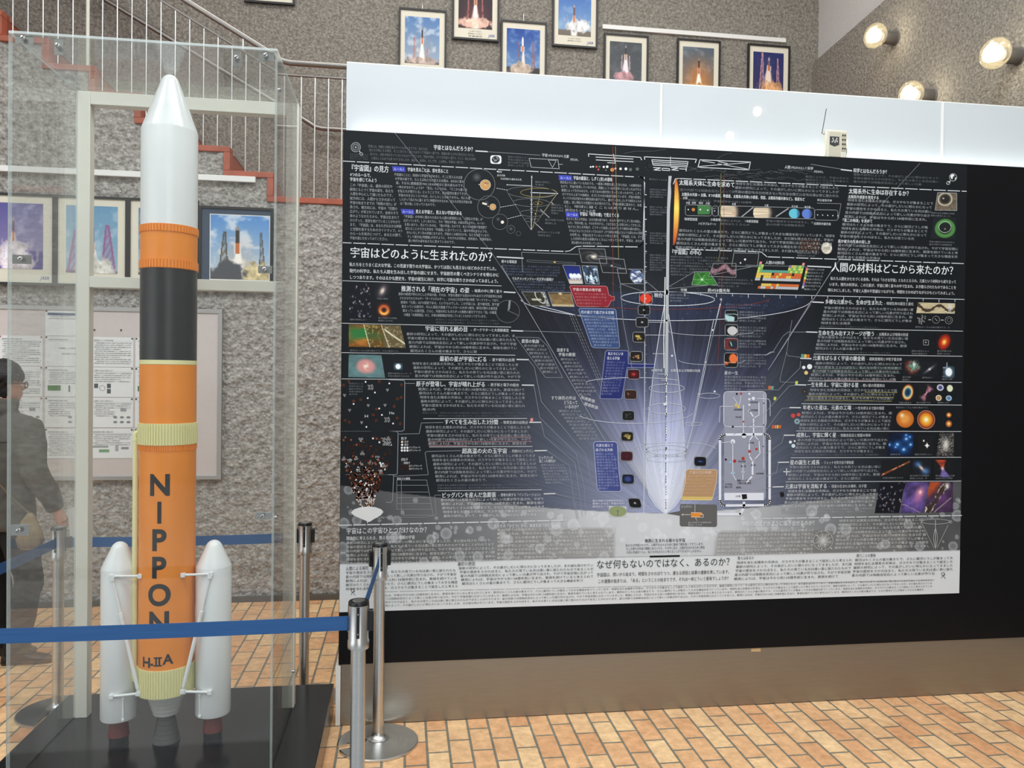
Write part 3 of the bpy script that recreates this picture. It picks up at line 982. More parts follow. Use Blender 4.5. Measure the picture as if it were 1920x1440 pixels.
def chart_base(u, v):
    c = np.zeros((len(u), 3)) + np.array([21, 25, 29])
    du, up = u - 1248, 962 - v
    hor = 962 - 0.010 * du - np.where(du < 0, 58, 66) * (np.abs(du) / 610) ** 1.55
    above = sm(0.8, -0.8, v - hor)
    ang = np.arctan2(du, np.maximum(up, 1) + 12)
    rays = vnoise(ang * 70 + 100, ang * 0 + 3) * 0.6 + vnoise(ang * 190 + 50, ang * 0 + 9) * 0.4
    w = np.maximum(4 + up * 0.71, 3)
    inside = sm(1.03, 0.985, np.abs(du) / w) * (up > 0)
    r = np.hypot(du, up * 0.95)
    # cool glow outside the bowl
    g = np.clip(1 - r / 470, 0, 1) ** 1.25 * above
    lay(c, (166, 172, 204), g * (0.9 + 0.25 * rays) * (r > 0))
    # the bowl itself, paler toward its foot
    t = np.clip((v - 560) / 400, 0, 1)
    ramp = np.array([[40, 42, 54], [52, 55, 72], [88, 92, 122], [164, 168, 204], [220, 223, 244], [246, 248, 255]], float)
    kk = np.clip(t * 5, 0, 4.999)
    i0 = kk.astype(int)
    col = ramp[i0] + (ramp[i0 + 1] - ramp[i0]) * (kk - i0)[:, None]
    ray = (0.55 + 0.9 * rays)[:, None]
    fade = (0.25 + 0.75 * t)[:, None]
    mid = np.exp(-(np.abs(du) / np.maximum(w, 1) / 0.55) ** 2)[:, None]
    col = col * (1 - 0.42 * (1 - mid) * (1 - 0.5 * t[:, None])) * (1 + (ray - 1) * 0.55 * (1 - 0.6 * t[:, None]))
    a = inside * above * (v > 560)
    c[:] = c * (1 - a[:, None]) + np.clip(col, 0, 255) * a[:, None]
    # dusty disc of the present
    e = np.hypot((u - 1248) / 274, (v - 559 - 0.008 * du) / 44)
    dust = fbm(u * 0.25, v * 0.6, 4)
    lay(c, (44, 54, 82), sm(1.0, 0.9, e) * (0.35 + 0.8 * (dust - 0.35)) * (v > 548 + 0.023 * du))
    lay(c, (120, 132, 168), sm(1.0, 0.9, e) * sm(0.72, 0.85, dust) * 0.5)
    # pale spindle round the axis
    sv = np.array([560, 620, 700, 780, 860, 900, 930, 950, 963])
    sw = np.array([2, 11, 23, 32, 37, 37.5, 31, 18, 2])
    hw = np.interp(v, sv, sw, left=0, right=0)
    ins = np.abs(u - 1248) < hw
    lay(c, (214, 220, 238), ins * (0.10 + 0.5 * t) * (0.7 + 0.4 * (np.abs(u - 1248) / np.maximum(hw, 1)) ** 2))
    # grey band below the horizon
    s_ = np.clip(np.abs(u - 1240) / 600, 0, 1)
    grey = np.interp(s_, [0, 0.22, 0.35, 0.55, 0.8, 1], [212, 204, 168, 124, 92, 80])
    grey = grey + 12 * (fbm(u * 0.02, v * 0.05, 2) - 0.5)
    gcol = np.stack([grey * 0.975, grey * 0.985, grey], 1)
    b = (1 - above)[:, None]
    c[:] = c * (1 - b) + gcol * b
    band = b[:, 0]
    for (x0, x1, y0, y1, k0) in ((930, 1152, 990, 1048, 128), (1342, 1700, 996, 1046, 126)):
        m_ = sm(x0 - 6, x0 + 6, u + (v - 1020) * 0.15 * (1 if x0 > 1200 else -1)) * sm(x1 + 5, x1 - 5, u) * sm(y0 - 4, y0 + 4, v) * sm(y1 + 5, y1 - 3, v)
        lay(c, (k0, k0 - 2, k0 - 5), m_ * 0.55 * band * (s_ > 0.1))
    for bu, bv, br in bubbles:
        sel = (np.abs(u - bu) < br + 2) & (np.abs(v - bv) < br + 2)
        if sel.any():
            idx = np.nonzero(sel)[0]
            d = np.hypot(u[idx] - bu, v[idx] - bv) / br
            al = sm(1.05, 0.9, d) * (0.22 + 0.34 * d ** 2.5 + 0.25 * np.exp(-(d / 0.28) ** 2) * (br < 7)) * band[idx]
            sub = c[idx]
            lay(sub, (226, 230, 234), al)
            c[idx] = sub
    # white strip at the foot
    edge = 1058 - 26 * (u - 636) / 1165
    lay(c, (218, 221, 223), sm(-0.6, 0.6, v - edge))
    return c


nxg, nzg = 780, 500
gx, gz = np.meshgrid(np.linspace(CX0, CX1, nxg + 1), np.linspace(CZ1, CZ0, nzg + 1))
uu, vv = wp(gx.ravel(), gz.ravel())
i, j = np.meshgrid(np.arange(nxg), np.arange(nzg))
a = (j * (nxg + 1) + i).ravel()
np_mesh('background_print', np.stack([gx.ravel(), np.full(gx.size, PYB), gz.ravel()], 1), np.stack([a, a + nxg + 1, a + nxg + 2, a + 1], 1), 'print', chart, cols=chart_base(uu, vv))


# ---- drawing helpers, coordinates in image pixels
class Ink2:
    """flat strokes and fills in one colour, collected into one mesh"""
    def __init__(s, y=PYL):
        s.b, s.y = MB(), y

    def poly(s, pts):
        x, z = pw([p[0] for p in pts], [p[1] for p in pts], s.y)
        s.b.add([(a, s.y, b) for a, b in zip(x, z)], [tuple(range(len(pts)))])
        return s

    def line(s, pts, w=0.8, closed=False):
        pts = list(pts) + ([pts[0]] if closed else [])
        for (u0, v0), (u1, v1) in zip(pts[:-1], pts[1:]):
            L = math.hypot(u1 - u0, v1 - v0)
            if L < 1e-6:
                continue
            dx, dy = (u1 - u0) / L, (v1 - v0) / L
            e = w * 0.25
            a0, b0, a1, b1 = u0 - dx * e, v0 - dy * e, u1 + dx * e, v1 + dy * e
            h = w / 2
            s.poly([(a0 - dy * h, b0 + dx * h), (a1 - dy * h, b1 + dx * h), (a1 + dy * h, b1 - dx * h), (a0 + dy * h, b0 - dx * h)])
        return s

    def dash(s, p, q, on=22.5, off=4.0, w=1.3):
        L = math.hypot(q[0] - p[0], q[1] - p[1])
        d = 0
        while d < L:
            e = min(L, d + on)
            f = lambda t: (p[0] + (q[0] - p[0]) * t / L, p[1] + (q[1] - p[1]) * t / L)
            s.line([f(d), f(e)], w)
            d = e + off
        return s

    def disc(s, u, v, r, ry=None, n=20):
        ry = r if ry is None else ry
        return s.poly([(u + r * math.cos(2 * math.pi * k / n), v + ry * math.sin(2 * math.pi * k / n)) for k in range(n)])

    def ring(s, u, v, r, w=0.8, ry=None, n=40, a0=0, a1=360, tilt=0.0):
        ry = r if ry is None else ry
        P = []
        for k in range(n + 1):
            t = math.radians(a0 + (a1 - a0) * k / n)
            x, y = r * math.cos(t), ry * math.sin(t)
            P.append((u + x, v + y + tilt * x))
        return s.line(P, w)

    def rrect(s, u0, v0, u1, v1, r=3, fill=False, w=0.9, sk=0.0, slope=0.02):
        P = []
        for cx, cy, a in ((u1 - r, v0 + r, -90), (u1 - r, v1 - r, 0), (u0 + r, v1 - r, 90), (u0 + r, v0 + r, 180)):
            for k in range(5):
                t = math.radians(a + 22.5 * k)
                P.append((cx + r * math.cos(t), cy + r * math.sin(t)))
        P = [(x + sk * (y - v0), y + slope * (x - u0)) for x, y in P]
        return s.poly(P) if fill else s.line(P, w, True)

    def make(s, name, rgb):
        """one part for each cluster of strokes lying close together"""
        if not s.b.v:
            return
        V = np.array(s.b.v)
        F = s.b.f
        lo = np.array([V[list(f)].min(0) for f in F])
        hi = np.array([V[list(f)].max(0) for f in F])
        size = (hi - lo).max(1)
        n = len(F)
        par = list(range(n))

        def find(a):
            while par[a] != a:
                par[a] = par[par[a]]
                a = par[a]
            return a
        for i in range(n):
            gap = np.maximum(0, np.maximum(lo[i] - hi[i + 1:], lo[i + 1:] - hi[i]))
            for j in np.nonzero(np.sqrt((gap ** 2).sum(1)) <= np.maximum(0.0199, 0.499 * np.maximum(size[i], size[i + 1:])))[0]:
                a, b = find(i), find(i + 1 + int(j))
                if a != b:
                    par[b] = a
        groups = {}
        for i in range(n):
            groups.setdefault(find(i), []).append(i)
        for g in groups.values():
            m = MB()
            for i in g:
                m.add([s.b.v[k] for k in F[i]], [tuple(range(len(F[i])))])
            part(m, name, ink(rgb), chart, smooth=0)


def pic(name, quad, fn, nx=30, nz=26, y=PYP, rnd=False):
    """printed picture filling a four-cornered patch: TL, TR, BR, BL"""
    U, V = np.meshgrid(np.linspace(0, 1, nx + 1), np.linspace(0, 1, nz + 1))
    U, V = U.ravel(), V.ravel()
    q = np.array(quad, float)
    Uc, Vc = U, V
    if rnd:
        a_, b_ = 2 * U - 1, 2 * V - 1
        U, V = 0.5 + 0.5 * a_ * np.sqrt(1 - 0.33 * b_ ** 4), 0.5 + 0.5 * b_ * np.sqrt(1 - 0.33 * a_ ** 4)
    uv = (q[0] * ((1 - U) * (1 - V))[:, None] + q[1] * (U * (1 - V))[:, None] + q[2] * (U * V)[:, None] + q[3] * ((1 - U) * V)[:, None])
    x, z = pw(uv[:, 0], uv[:, 1], y)
    i, j = np.meshgrid(np.arange(nx), np.arange(nz))
    a = (j * (nx + 1) + i).ravel()
    c = np.zeros((len(U), 3))
    fn(Uc, Vc, c)
    return np_mesh(name, np.stack([x, np.full(len(x), y), z], 1), np.stack([a, a + nx + 1, a + nx + 2, a + 1], 1), 'print', chart, cols=c)


PICK = [0]


def box4(u0, v0, u1, v1, sl=0.02, sk=0.0):
    return [(u0, v0), (u1, v0 + sl * (u1 - u0)), (u1 + sk, v1 + sl * (u1 - u0)), (u0 + sk, v1)]


def vslope(v):
    """fall of a level line per picture column at this height"""
    return (817 - v) * 0.0000935


WHITE, GREY, DIM, INKK = (228, 230, 232), (164, 167, 171), (112, 116, 120), (52, 52, 54)


def words_at(tx, s, u0, v0, u1, size, **k):
    """one level line of lettering from u0 to u1, its middle at v0 on the left"""
    v1 = v0 + vslope(v0) * (u1 - u0)
    x0, z0 = pw(u0, v0, tx.y)
    x1, z1 = pw(u1, v1, tx.y)
    _, zt = pw(u0, v0 - size / 2, tx.y)
    _, zb = pw(u0, v0 + size / 2, tx.y)
    tx.fit(s, float(x0), float(x1), float(z0), float(zt - zb), slope=float((z1 - z0) / max(x1 - x0, 1e-6)), **k)


def head(s, u0, v0, u1, size, col=WHITE, bold=0.012, name='headline_text'):
    t = TX(PYT)
    t.over = bold * size * 0.0042
    words_at(t, s, u0, v0, u1, size)
    t.make(name, ink(col), chart)


FILL = ('宇宙の歴史をさかのぼると、私たちの見ている光は遠い昔に放たれたものであることがわかります。', '星の内部では核融合反応によって新しい元素が作り出され、やがて宇宙空間に広がっていきました。',
        '観測によれば、宇宙は今から約138億年前に生まれ、膨張を続けていると考えられています。', '銀河はたくさんの星の集まりで、さらに銀河どうしが集まって大きな構造を形づくっています。',
        '地球を含む太陽系の天体は、ガスやちりが集まることで誕生したと考えられているのです。', '最新の研究によって、その姿がしだいに明らかになってきましたが、まだ謎も残されています。')
_fk = [0]


def filler(n):
    s = ''
    while len(s) < n:
        s += FILL[_fk[0] % len(FILL)]
        _fk[0] += 1
    return s[:n]


def para(u0, v0, u1, nlines, pitch=7.7, size=6.4, text=None, du=0.0, dr=0.0, col=GREY, last=0.6, cw=6.3, name='body_text', bold=0.0):
    """paragraph: nlines level lines, left edge moving du and right edge dr each line; text is a list or filler"""
    t = TX(PYT)
    t.over = bold * size * 0.003
    for k in range(nlines):
        a, b = u0 + du * k, u1 + dr * k
        if k == nlines - 1:
            b = a + (b - a) * last
        n = max(2, int((b - a) / cw))
        s = text[k] if text and k < len(text) else filler(n)
        words_at(t, s, a, v0 + pitch * k, b, size * 0.92)
    t.make(name, ink(col), chart)


# ---- headings
head('宇宙とはなんだろうか？', 813, 276, 890, 10)
head('『宇宙図』の見方', 654, 314, 729, 13.5)
head('4つのルールで、', 656, 327, 699, 8, bold=0.006)
head('宇宙を感じてみよう', 656, 336, 707, 8, bold=0.006)
head('宇宙を見ることは、昔を見ること', 764, 317.5, 841, 8)
head('見える宇宙と、見えない宇宙がある', 779, 396.5, 866, 8)
head('宇宙の膨張と、しずく(形)の意味', 1075, 333.5, 1148, 8)
head('宇宙は「科学の眼」で見えてくる', 1087, 401, 1161, 8)
head('宇宙はどのように生まれたのか？', 656, 473, 932, 21.5, bold=0.016)
head('人間の材料はどこから来たのか？', 1558, 500.5, 1795, 19.5, bold=0.016)
head('太陽系天体に生命を求めて', 1273, 342, 1378, 11)
head('太陽系の天体 = 太陽、8つの惑星、準惑星、太陽系小天体(小惑星、彗星、太陽系外縁天体など)、衛星など', 1278, 364, 1509, 7)
head('太陽系外に生命は存在するか？', 1591, 358, 1708, 11)
head('太陽系外惑星を発見する', 1590, 368.5, 1648, 7)
head('「第二の地球」を求めて', 1577, 412.5, 1636, 7.2)
head('遥か彼方の生命の探し方', 1571, 452, 1632, 7.2)
head('科学とはなんだろうか？', 1600, 319.5, 1666, 9)
head('『宇宙図』の中心', 1256, 472, 1315, 10)
head('現在', 1226, 553.5, 1243, 8.5)
head('空間', 1276, 543.5, 1288, 6, bold=0.004)
head('約450億光年', 1327, 544, 1369, 7.5)
sect_l = (('推測される「現在の宇宙」の姿', 752, 541, 880, 11.5, '- 暗黒の中に輝く星々', 884, 942), ('宇宙に現れる網の目', 797, 616, 877, 10.5, '- ダークマターと大規模構造', 882, 954),
          ('最初の星が宇宙に灯る', 824, 672.5, 913, 10.5, '- 星や銀河の出現', 917, 965), ('原子が登場し、宇宙が晴れ上がる', 780, 719.5, 910, 10.8, '- 原子核と電子の結合', 914, 973),
          ('すべてを生み出した3分間', 833, 791, 934, 10.5, '- 物質生成の出発点', 938, 990), ('超高温の火の玉宇宙', 866, 845.5, 951, 11, '- 灼熱のビッグバン', 955, 1001),
          ('ビッグバンを産んだ急膨張', 828, 928.5, 930, 10.8, '- 想像を絶する「インフレーション」', 934, 1016))
sect_r = (('多様な元素から、生命が生まれた', 1547, 565.5, 1655, 9.5, '- 地球生命の誕生と進化', 1657, 1713), ('生命を生み出すステージが整う', 1534, 624, 1640, 9.8, '- 太陽系および地球の形成', 1643, 1703),
          ('元素をばらまく宇宙の錬金術', 1524, 671, 1622, 9.6, '- 超新星爆発と中性子星合体', 1625, 1691), ('一生を終え、宇宙に溶ける星', 1513, 721, 1610, 9.8, '- 軽い星の質量放出', 1613, 1659),
          ('年老いた星は、元素の工場', 1505, 764, 1596, 9.6, '- 一生を終える寸前の恒星', 1599, 1658), ('成熟し、宇宙に輝く星', 1493, 815.5, 1568, 9.8, '- 核融合反応と恒星の寿命', 1571, 1633),
          ('星の誕生と成長', 1481, 867, 1537, 9.8, '- ジェットを吹き出す原始星', 1540, 1601), ('元素は宇宙を流転する', 1472, 912, 1551, 9.8, '- 恒星の生まれる場所、分子雲', 1554, 1625))
for hd, a_, v_, b_, sz, sub, c_, d_ in sect_l + sect_r:
    head(hd, a_, v_, b_, sz)
    head(sub, c_, v_ + vslope(v_) * (c_ - a_) + 0.6, d_, 6.6, col=(206, 208, 210), bold=0.004, name='subheading_text')
head('宇宙はこの宇宙ひとつだけなのか？', 649, 995.5, 805, 12.5, bold=0.006)
head('理論的に考えられる、数え切れない種類の宇宙', 649, 1009.5, 778, 8, bold=0.004)
head('たったの「ひとつ」から、あまたの「ひとつ」へ', 926, 986.5, 1048, 7.6, bold=0.004)
head('宇宙の姿はどのように描き出せるのか？', 1390, 982.5, 1531, 10.5, bold=0.008)
head('無数に生まれる様々な宇宙', 1209, 1014, 1285, 7.5, INKK)
head('なぜ何もないのではなく、あるのか？', 1118, 1058.5, 1376, 17.5, (38, 38, 40), bold=0.0)
head('宇宙図は、問いから始まり、時間をさかのぼりつつ、連なる原因と結果の連鎖を表しています。', 1119, 1078, 1371, 8.2, INKK, bold=0.0, name='subheading_text')
head('この連鎖の始まりは、「ある」ということの始まりです。それは一体どういう意味でしょうか？', 1121, 1090, 1369, 8.2, INKK, bold=0.0, name='subheading_text')
head('人間による探究', 648, 1066, 691, 8, INKK, bold=0.0)
head('最初の原因', 858, 1057.5, 891, 8, INKK, bold=0.0)
head('答えはあるか', 1383, 1046.5, 1414, 6.8, INKK, bold=0.0)
head('問うことの意味', 1606, 1042, 1642, 6.8, INKK, bold=0.0)

# ---- lettering in the running columns
G2 = (150, 153, 158)
para(690, 274, 805, 1, text=['宇宙とは、時間と空間を含むすべてのまとまりです。私たちが、'], col=DIM, last=1)
para(692, 281, 892, 3, text=['私たちが目にする夜空、そこにまたたく星たちはすべて宇宙の一部です。地面の砂つぶや小石のひとつにも、', '私たちも、人間も宇宙を作っている小さなものでできています。宇宙の外側も、すべてが宇宙の一部です。そして、私たちの身体', 'に宿るしくみまでも見つけてきましたが、過去も、未来も、そして今、この時も、宇宙の一部です。'], du=2, col=DIM, last=0.9)
para(656, 289, 690, 3, 4.0, 3.6, col=(84, 88, 92), cw=3.4, last=1)
para(656, 346.5, 736, 13, 8.28, 7.2, dr=1.85, text=['この『宇宙図』は、最新の研究や', '観測にもとづく宇宙の姿を、私たち', '人間を中心にして描いたものです。', '縦方向には、人間からさかのぼって', '宇宙の始まりまでの「時間の流れ」が', '表され、横方向には、宇宙の「空間の', '広がり」が表されています。全体のすり', '鉢のようなかたちから、宇宙は生まれて', 'からずっと、膨張を続けていることがわかり', 'ます。『宇宙図』は、あなたがはるかな時間', 'と空間を旅するためのガイドマップ。4つ', 'のルールを味方につけて、あなたの頭で、', '宇宙の姿にせまってみてください。'], last=0.72)
para(739, 327, 867, 8, 7.75, 6.6, du=1.6, dr=3.0, text=['不思議なことに、地球から宇宙をながめると、そこに見えるのは昔', 'の宇宙の姿です。たとえば私たちに見える太陽は、8分ほど昔の', '姿。すばる(散開星団 M45)は400年ほど昔の姿なのです。', '一体なぜなのでしょうか？「見る」というのは、「そこから届く光', 'を私たちが受けとる」ということです。光は猛烈な速さですが、', '宇宙の大きさにくらべれば、たいしたことはありません。光にも届', 'したがって私たちに届くまでに時間がかかるため、私たちが見る宇宙の姿', 'は「昔の姿」になっているのです。'], last=0.5)
para(755, 405.5, 905, 7, 7.6, 6.5, du=1.7, dr=4, text=['『宇宙図』の中央に描かれた私たち人間の居場所には、「現在の宇宙」が', '広がっています。しかし私たちに、その「現在の宇宙」の姿は見えません。ルール1', 'を思い出すと、見えているのは、「昔の宇宙」なのです。私たちの肉眼や望遠鏡で', '捉えることのできる天体を『宇宙図』に並べていくと、図の中央にあるような、', 'きれいなしずく形の表面になります。宇宙のこの部分だけを、私たちは見ています。', 'そして縦方向(時間軸)が示すように、それぞれの天体は、何年前の、何億年前の、', '遠い時代の姿を私たちに見せているのです。'], last=0.55)
para(1050, 341.5, 1203, 8, 7.45, 6.4, du=1.35, text=['現在私たちに届いている光のうち、一番長い時間を旅してきた光は、138億年前の', 'もので、宇宙が膨張していなければ、距離にして100万光年くらいだったはずのと', '膨張によって引きのばされ、いまでは450億光年になっていまったのです。しずく', 'のですから上までの曲線は、まさにその光の軌跡を描いています。宇宙の膨張に', 'そってその光が放たれた場所自身も後ずさりし、離れていきました(すり鉢形のふちの', '位置)。逆に現在その空間から光が放たれても、宇宙の膨張に阻まれて、永遠', 'に、地球に届くことはありません。'], last=0.4)
para(1062, 410, 1204, 7, 7.45, 6.4, du=1.6, text=['私たちに見える宇宙は、はるか昔の姿であり、ほんの一部です(しずく形の表面)。', 'しかし「科学の眼」は、それを手がかりに、さまざまなことを明らかにしてきました。', '私たちに見える宇宙が、どうやって成長したのか？(すり鉢形の底の部分)、', 'それはどのようにひろがってきたのか？(すり鉢形の表面)どのような姿なのか(同時', 'の世界)も、宇宙は生きているという考えに至り、『宇宙図』には、そう', 'した科学の発見の成果がたくさんにつまっています。宇宙は、あなた', '読み解かれるのを待っています。'], last=0.45)
para(1379, 344, 1573, 3, 7.6, 6.2, du=-1, col=G2, last=1)
para(1275, 355.5, 1560, 1, col=DIM, last=1)
para(1290, 375, 1410, 1, col=DIM, last=1, size=5)
para(1273, 432, 1566, 5, 7.9, 6.4, du=-1.7, dr=-3, last=0.95)
para(1436, 414, 1527, 2, 6.5, 5, col=DIM, last=0.8)
para(1350, 413, 1420, 2, 6.5, 5, col=DIM, last=0.8)
para(1589, 375, 1750, 5, 7.7, 6.3, du=-1.5, dr=-2, last=1)
para(1579, 420.5, 1740, 4, 7.4, 6.2, du=-1.5, dr=-1, last=0.86)
para(1571, 459.5, 1797, 4, 7.4, 6.2, du=-0.6, dr=-0.6, last=0.36)
para(1600, 327, 1760, 3, 6.6, 5.4, col=(104, 107, 111), last=0.8)
para(1510, 331, 1592, 3, 5.8, 5, col=(96, 99, 103), last=0.7)
para(952, 294, 992, 4, 5.2, 4.4, col=(96, 99, 103), cw=4.5, last=1)
def tag_word(s_, u0, v0, u1, size, **k):
    t_ = TX(PYT)
    t_.over = size * 0.000025
    words_at(t_, s_, u0, v0, u1, size, **k)
    t_.make('label_text', ink((214, 216, 218)), chart)


tag_word('宇宙', 1016, 290.5, 1027, 6.5)
tag_word('が生まれたから', 1028, 291.5, 1056, 5)
tag_word('元素', 1057, 293, 1067, 6.5)
tag_word('が生まれ、', 1069, 299, 1087, 5)
tag_word('人間', 1471, 313, 1482, 6.5)
tag_word('が生まれたにして', 1483, 314, 1513, 5)
tag_word('科学', 1514, 315.5, 1525, 6.5)
tag_word('が生まれた。', 1526, 321.5, 1546, 5)
tag_word('太陽', 1280, 371, 1289, 5.5)
for s_, a_, b_, v_ in (('水星', 1286, 1294, 380), ('金星', 1297, 1305, 380), ('地球', 1310, 1318, 380.5), ('火星', 1323, 1331, 381), ('木星', 1372, 1380, 382.5), ('土星', 1433, 1441, 385), ('天王星', 1484, 1496, 387), ('海王星', 1508, 1520, 388), ('冥王星型天体', 1532, 1560, 375)):
    tag_word(s_, a_, v_, b_, 4.6)
tag_word('地球型惑星', 1283, 410.5, 1308, 6)
tag_word('小惑星帯', 1332, 411.5, 1351, 5.5)
tag_word('木星型惑星', 1399, 414.5, 1422, 5.5)
tag_word('ハビタブルゾーン', 1309, 419, 1343, 5.5)
tag_word('太陽系外縁天体', 1526, 419, 1558, 5.5)
tag_word('すり鉢形の外は', 1033, 746, 1080, 8)
tag_word('どうなって', 1057, 754.5, 1083, 8)
tag_word('いるのか？', 1059, 762.5, 1088, 8)
tag_word('膨張の軌跡', 978, 639.5, 1011, 8)
tag_word('加速する', 1044, 656, 1067, 7.5)
tag_word('宇宙の膨張', 1047, 664.5, 1079, 7.5)
tag_word('ビッグバンの', 1010, 858, 1037, 6.5)
tag_word('起こった場所は？', 1011, 864.5, 1044, 6.5)
tag_word('太陽系および地球の形成', 1257, 694.5, 1313, 6)
tag_word('46億年前', 1221, 694, 1242, 5.5)
tag_word('星の一生', 1358, 699, 1384, 7.5)
tag_word('マルチメッセンジャー天文学の幕開け', 960, 522, 1038, 6.5)
tag_word('様々な電磁波', 940, 490, 969, 6.5)
tag_word('人間の材料表', 1435, 492, 1471, 7)
tag_word('H', 684, 780, 690, 7.5)
tag_word('He', 730, 774, 740, 7)
tag_word('粒子', 752, 822, 763, 6)
tag_word('光子', 758, 828.5, 766, 4.6)
tag_word('電子', 758, 834, 766, 4.6)
tag_word('アップクォーク', 767, 839, 788, 4.2)
tag_word('ダウンクォーク', 767, 844.5, 789, 4.2)
tag_word('反粒子', 752, 861.5, 765, 5.6)
tag_word('陽電子', 757, 868, 769, 4.6)
tag_word('反アップクォーク', 767, 873.5, 791, 4.2)
tag_word('反ダウンクォーク', 767, 879, 792, 4.2)
tag_word('素粒子の種類', 744, 897.5, 769, 4.8)
tag_word('インフレーション', 706, 970.5, 736, 5)
tag_word('地球', 933, 322, 941, 4.4)
tag_word('ある天体', 932, 328.5, 947, 4.4)
tag_word('その天体から放たれた光', 938, 335, 978, 4.4)
tag_word('加速膨張', 1089, 744, 1117, 7, rot=-0.32)
tag_word('減速膨張', 1095, 756, 1123, 7, rot=-0.32)
para(655, 495.5, 934, 3, 12.0, 8.6, dr=1.8, text=['私たちをとりまく広大な宇宙。この見渡す限りの大宇宙は、かつては目にも見えないほどの小ささでした。', '現代の科学は、私たち人間を生み出した宇宙の謎にせまり、宇宙創世の驚くべきシナリオを明らかに', 'しつつあります。そのはるかな歴史を、宇宙の誕生に向け、科学に可能な限りさかのぼってみましょう。'], col=(216, 218, 220), last=1, bold=0.012)
para(1557, 522, 1793, 3, 10.9, 7.6, du=-2.4, text=['私たち人間をかたちづくる身体。それは「小さな宇宙」ともたとえられ、元素という材料から成り立って', 'います。現代の科学は、この元素が、宇宙に輝く星々の中で生まれ、まき散らされたものであることを', '明らかにしました。宇宙と人間の不思議なつながりを、時間をさかのぼりながらひもといてみましょう。'], col=(206, 208, 210), last=1, bold=0.012)
para(747, 551, 941, 6, 7.8, 6.5, du=2, dr=-2.6, text=['最新の観測が明らかにした宇宙の姿。それは、宇宙を構成する成分の70％あまりが宇宙膨張を加速', 'させるなぞのエネルギー「ダークエネルギー」、25％ほどが正体不明の物質「ダークマター」であり、', '普通の「元素」は5％程度である、というものでした。この宇宙には、星や銀河団、数千億', '集まっている銀河が、中心に超巨大質量ブラックホールを持つ銀河、銀河が群れる集団を', '集まっている銀河団、さらに、何億光年にもまたがった無数の銀河でできた「泡」が構造', 'の構造「大規模構造」など、多様な階層構造が存在していることもわかってきています。'], last=0.92)
para(817, 599, 936, 2, 5.6, 4, col=(92, 96, 100), cw=4.4, last=1)
para(762, 626, 966, 5, 7.9, 6.4, du=1.8, dr=1.2, last=0.62)
para(773, 681.5, 972, 4, 7.7, 6.4, du=1.6, dr=1.5, last=1)
para(784, 729.5, 984, 6, 7.6, 6.4, du=1.5, dr=0.2, last=0.13)
para(792, 774, 984, 2, 5.6, 3.8, du=30, col=(92, 96, 100), cw=4.4, last=1)
para(797, 801, 994, 5, 7.7, 6.4, du=1.5, dr=0.6, last=0.95)
para(809, 855, 1004, 7, 7.6, 6.4, du=1.4, dr=0.8, last=0.52)
para(820, 910, 1012, 2, 5.4, 3.8, col=(110, 113, 122), cw=4.4, last=1)
para(826, 937.5, 1020, 5, 7.5, 6.4, du=1.4, dr=0.4, last=0.92, col=(206, 207, 208))
para(1545, 577, 1713, 5, 7.1, 6.1, du=-1.5, dr=-1, last=0.33)
para(1538, 612, 1648, 1, size=4, col=(92, 96, 100), cw=4.4, last=1)
para(1533, 632, 1703, 4, 7.0, 6.1, du=-1.4, dr=-1.2, last=0.52)
para(1528, 660, 1670, 1, size=4, col=(92, 96, 100), cw=4.4, last=1)
para(1529, 681, 1692, 5, 7.2, 6.1, du=-3, dr=-3, last=1)
para(1518, 731, 1682, 3, 7.6, 6.1, du=-2.5, dr=-3.5, last=1)
para(1507, 752, 1660, 1, size=4, col=(92, 96, 100), cw=4.4, last=1)
para(1503, 774, 1673, 5, 7.3, 6.1, du=-1.4, dr=-1.2, last=1)
para(1495, 825, 1664, 4, 7.1, 6.1, du=-2, dr=-2, last=0.88)
para(1485, 853, 1648, 1, size=4, col=(110, 113, 120), cw=4.4, last=1)
para(1480, 876, 1652, 4, 7.3, 6.1, du=-1, dr=-1, last=0.8)
para(1477, 921, 1643, 5, 7.0, 6.1, du=-2.2, dr=-1, last=0.98, col=(200, 201, 202))
para(1465, 955.5, 1640, 2, 5.2, 4.4, cw=4.8, last=0.9)
para(649, 1018, 926, 6, 7.75, 6.4, dr=0.6, last=1, col=(206, 206, 204))
para(932, 993.5, 1147, 8, 7.5, 6.2, dr=1.2, last=0.5, col=(212, 212, 210))
para(1348, 997, 1527, 7, 7.2, 6.0, du=-0.8, dr=-0.4, last=1, col=(212, 212, 210))
para(1573, 976.5, 1728, 8, 7.2, 6.0, du=-1.2, dr=2.2, last=1, col=(206, 206, 204))
para(1173, 1022.5, 1322, 3, 6.6, 6.0, du=0.8, dr=-0.5, last=0.98, col=(74, 74, 76), bold=0.0, text=['私たちの宇宙はなぜか、人間が生まれるために極めて都合良くできています。', 'もしも様々な宇宙が無数にあるのなら、その中にある、人間が生まれるために都合', 'の良い宇宙の一つに、私たちが生まれたと考えることができるかもしれません。'])
para(648, 1074, 855, 5, 7.6, 6.1, dr=1, last=1, col=(66, 66, 68), bold=0.0)
para(860, 1065.5, 1113, 5, 7.2, 6.0, du=1.5, last=0.92, col=(66, 66, 68), bold=0.0)
para(1381, 1055, 1598, 5, 7.6, 6.0, du=-1.2, dr=-1, last=0.9, col=(70, 70, 72), bold=0.0)
para(1603, 1050, 1787, 5, 7.2, 5.9, du=-1.5, last=0.82, col=(74, 74, 76), bold=0.0)
para(700, 1117, 1748, 4, 6.4, 4.6, last=0.985, col=(82, 82, 84), cw=4.9, bold=0.0, name='credit_text')
para(1257, 481, 1366, 7, 5.6, 4.6, dr=-9, col=DIM, cw=4.8)
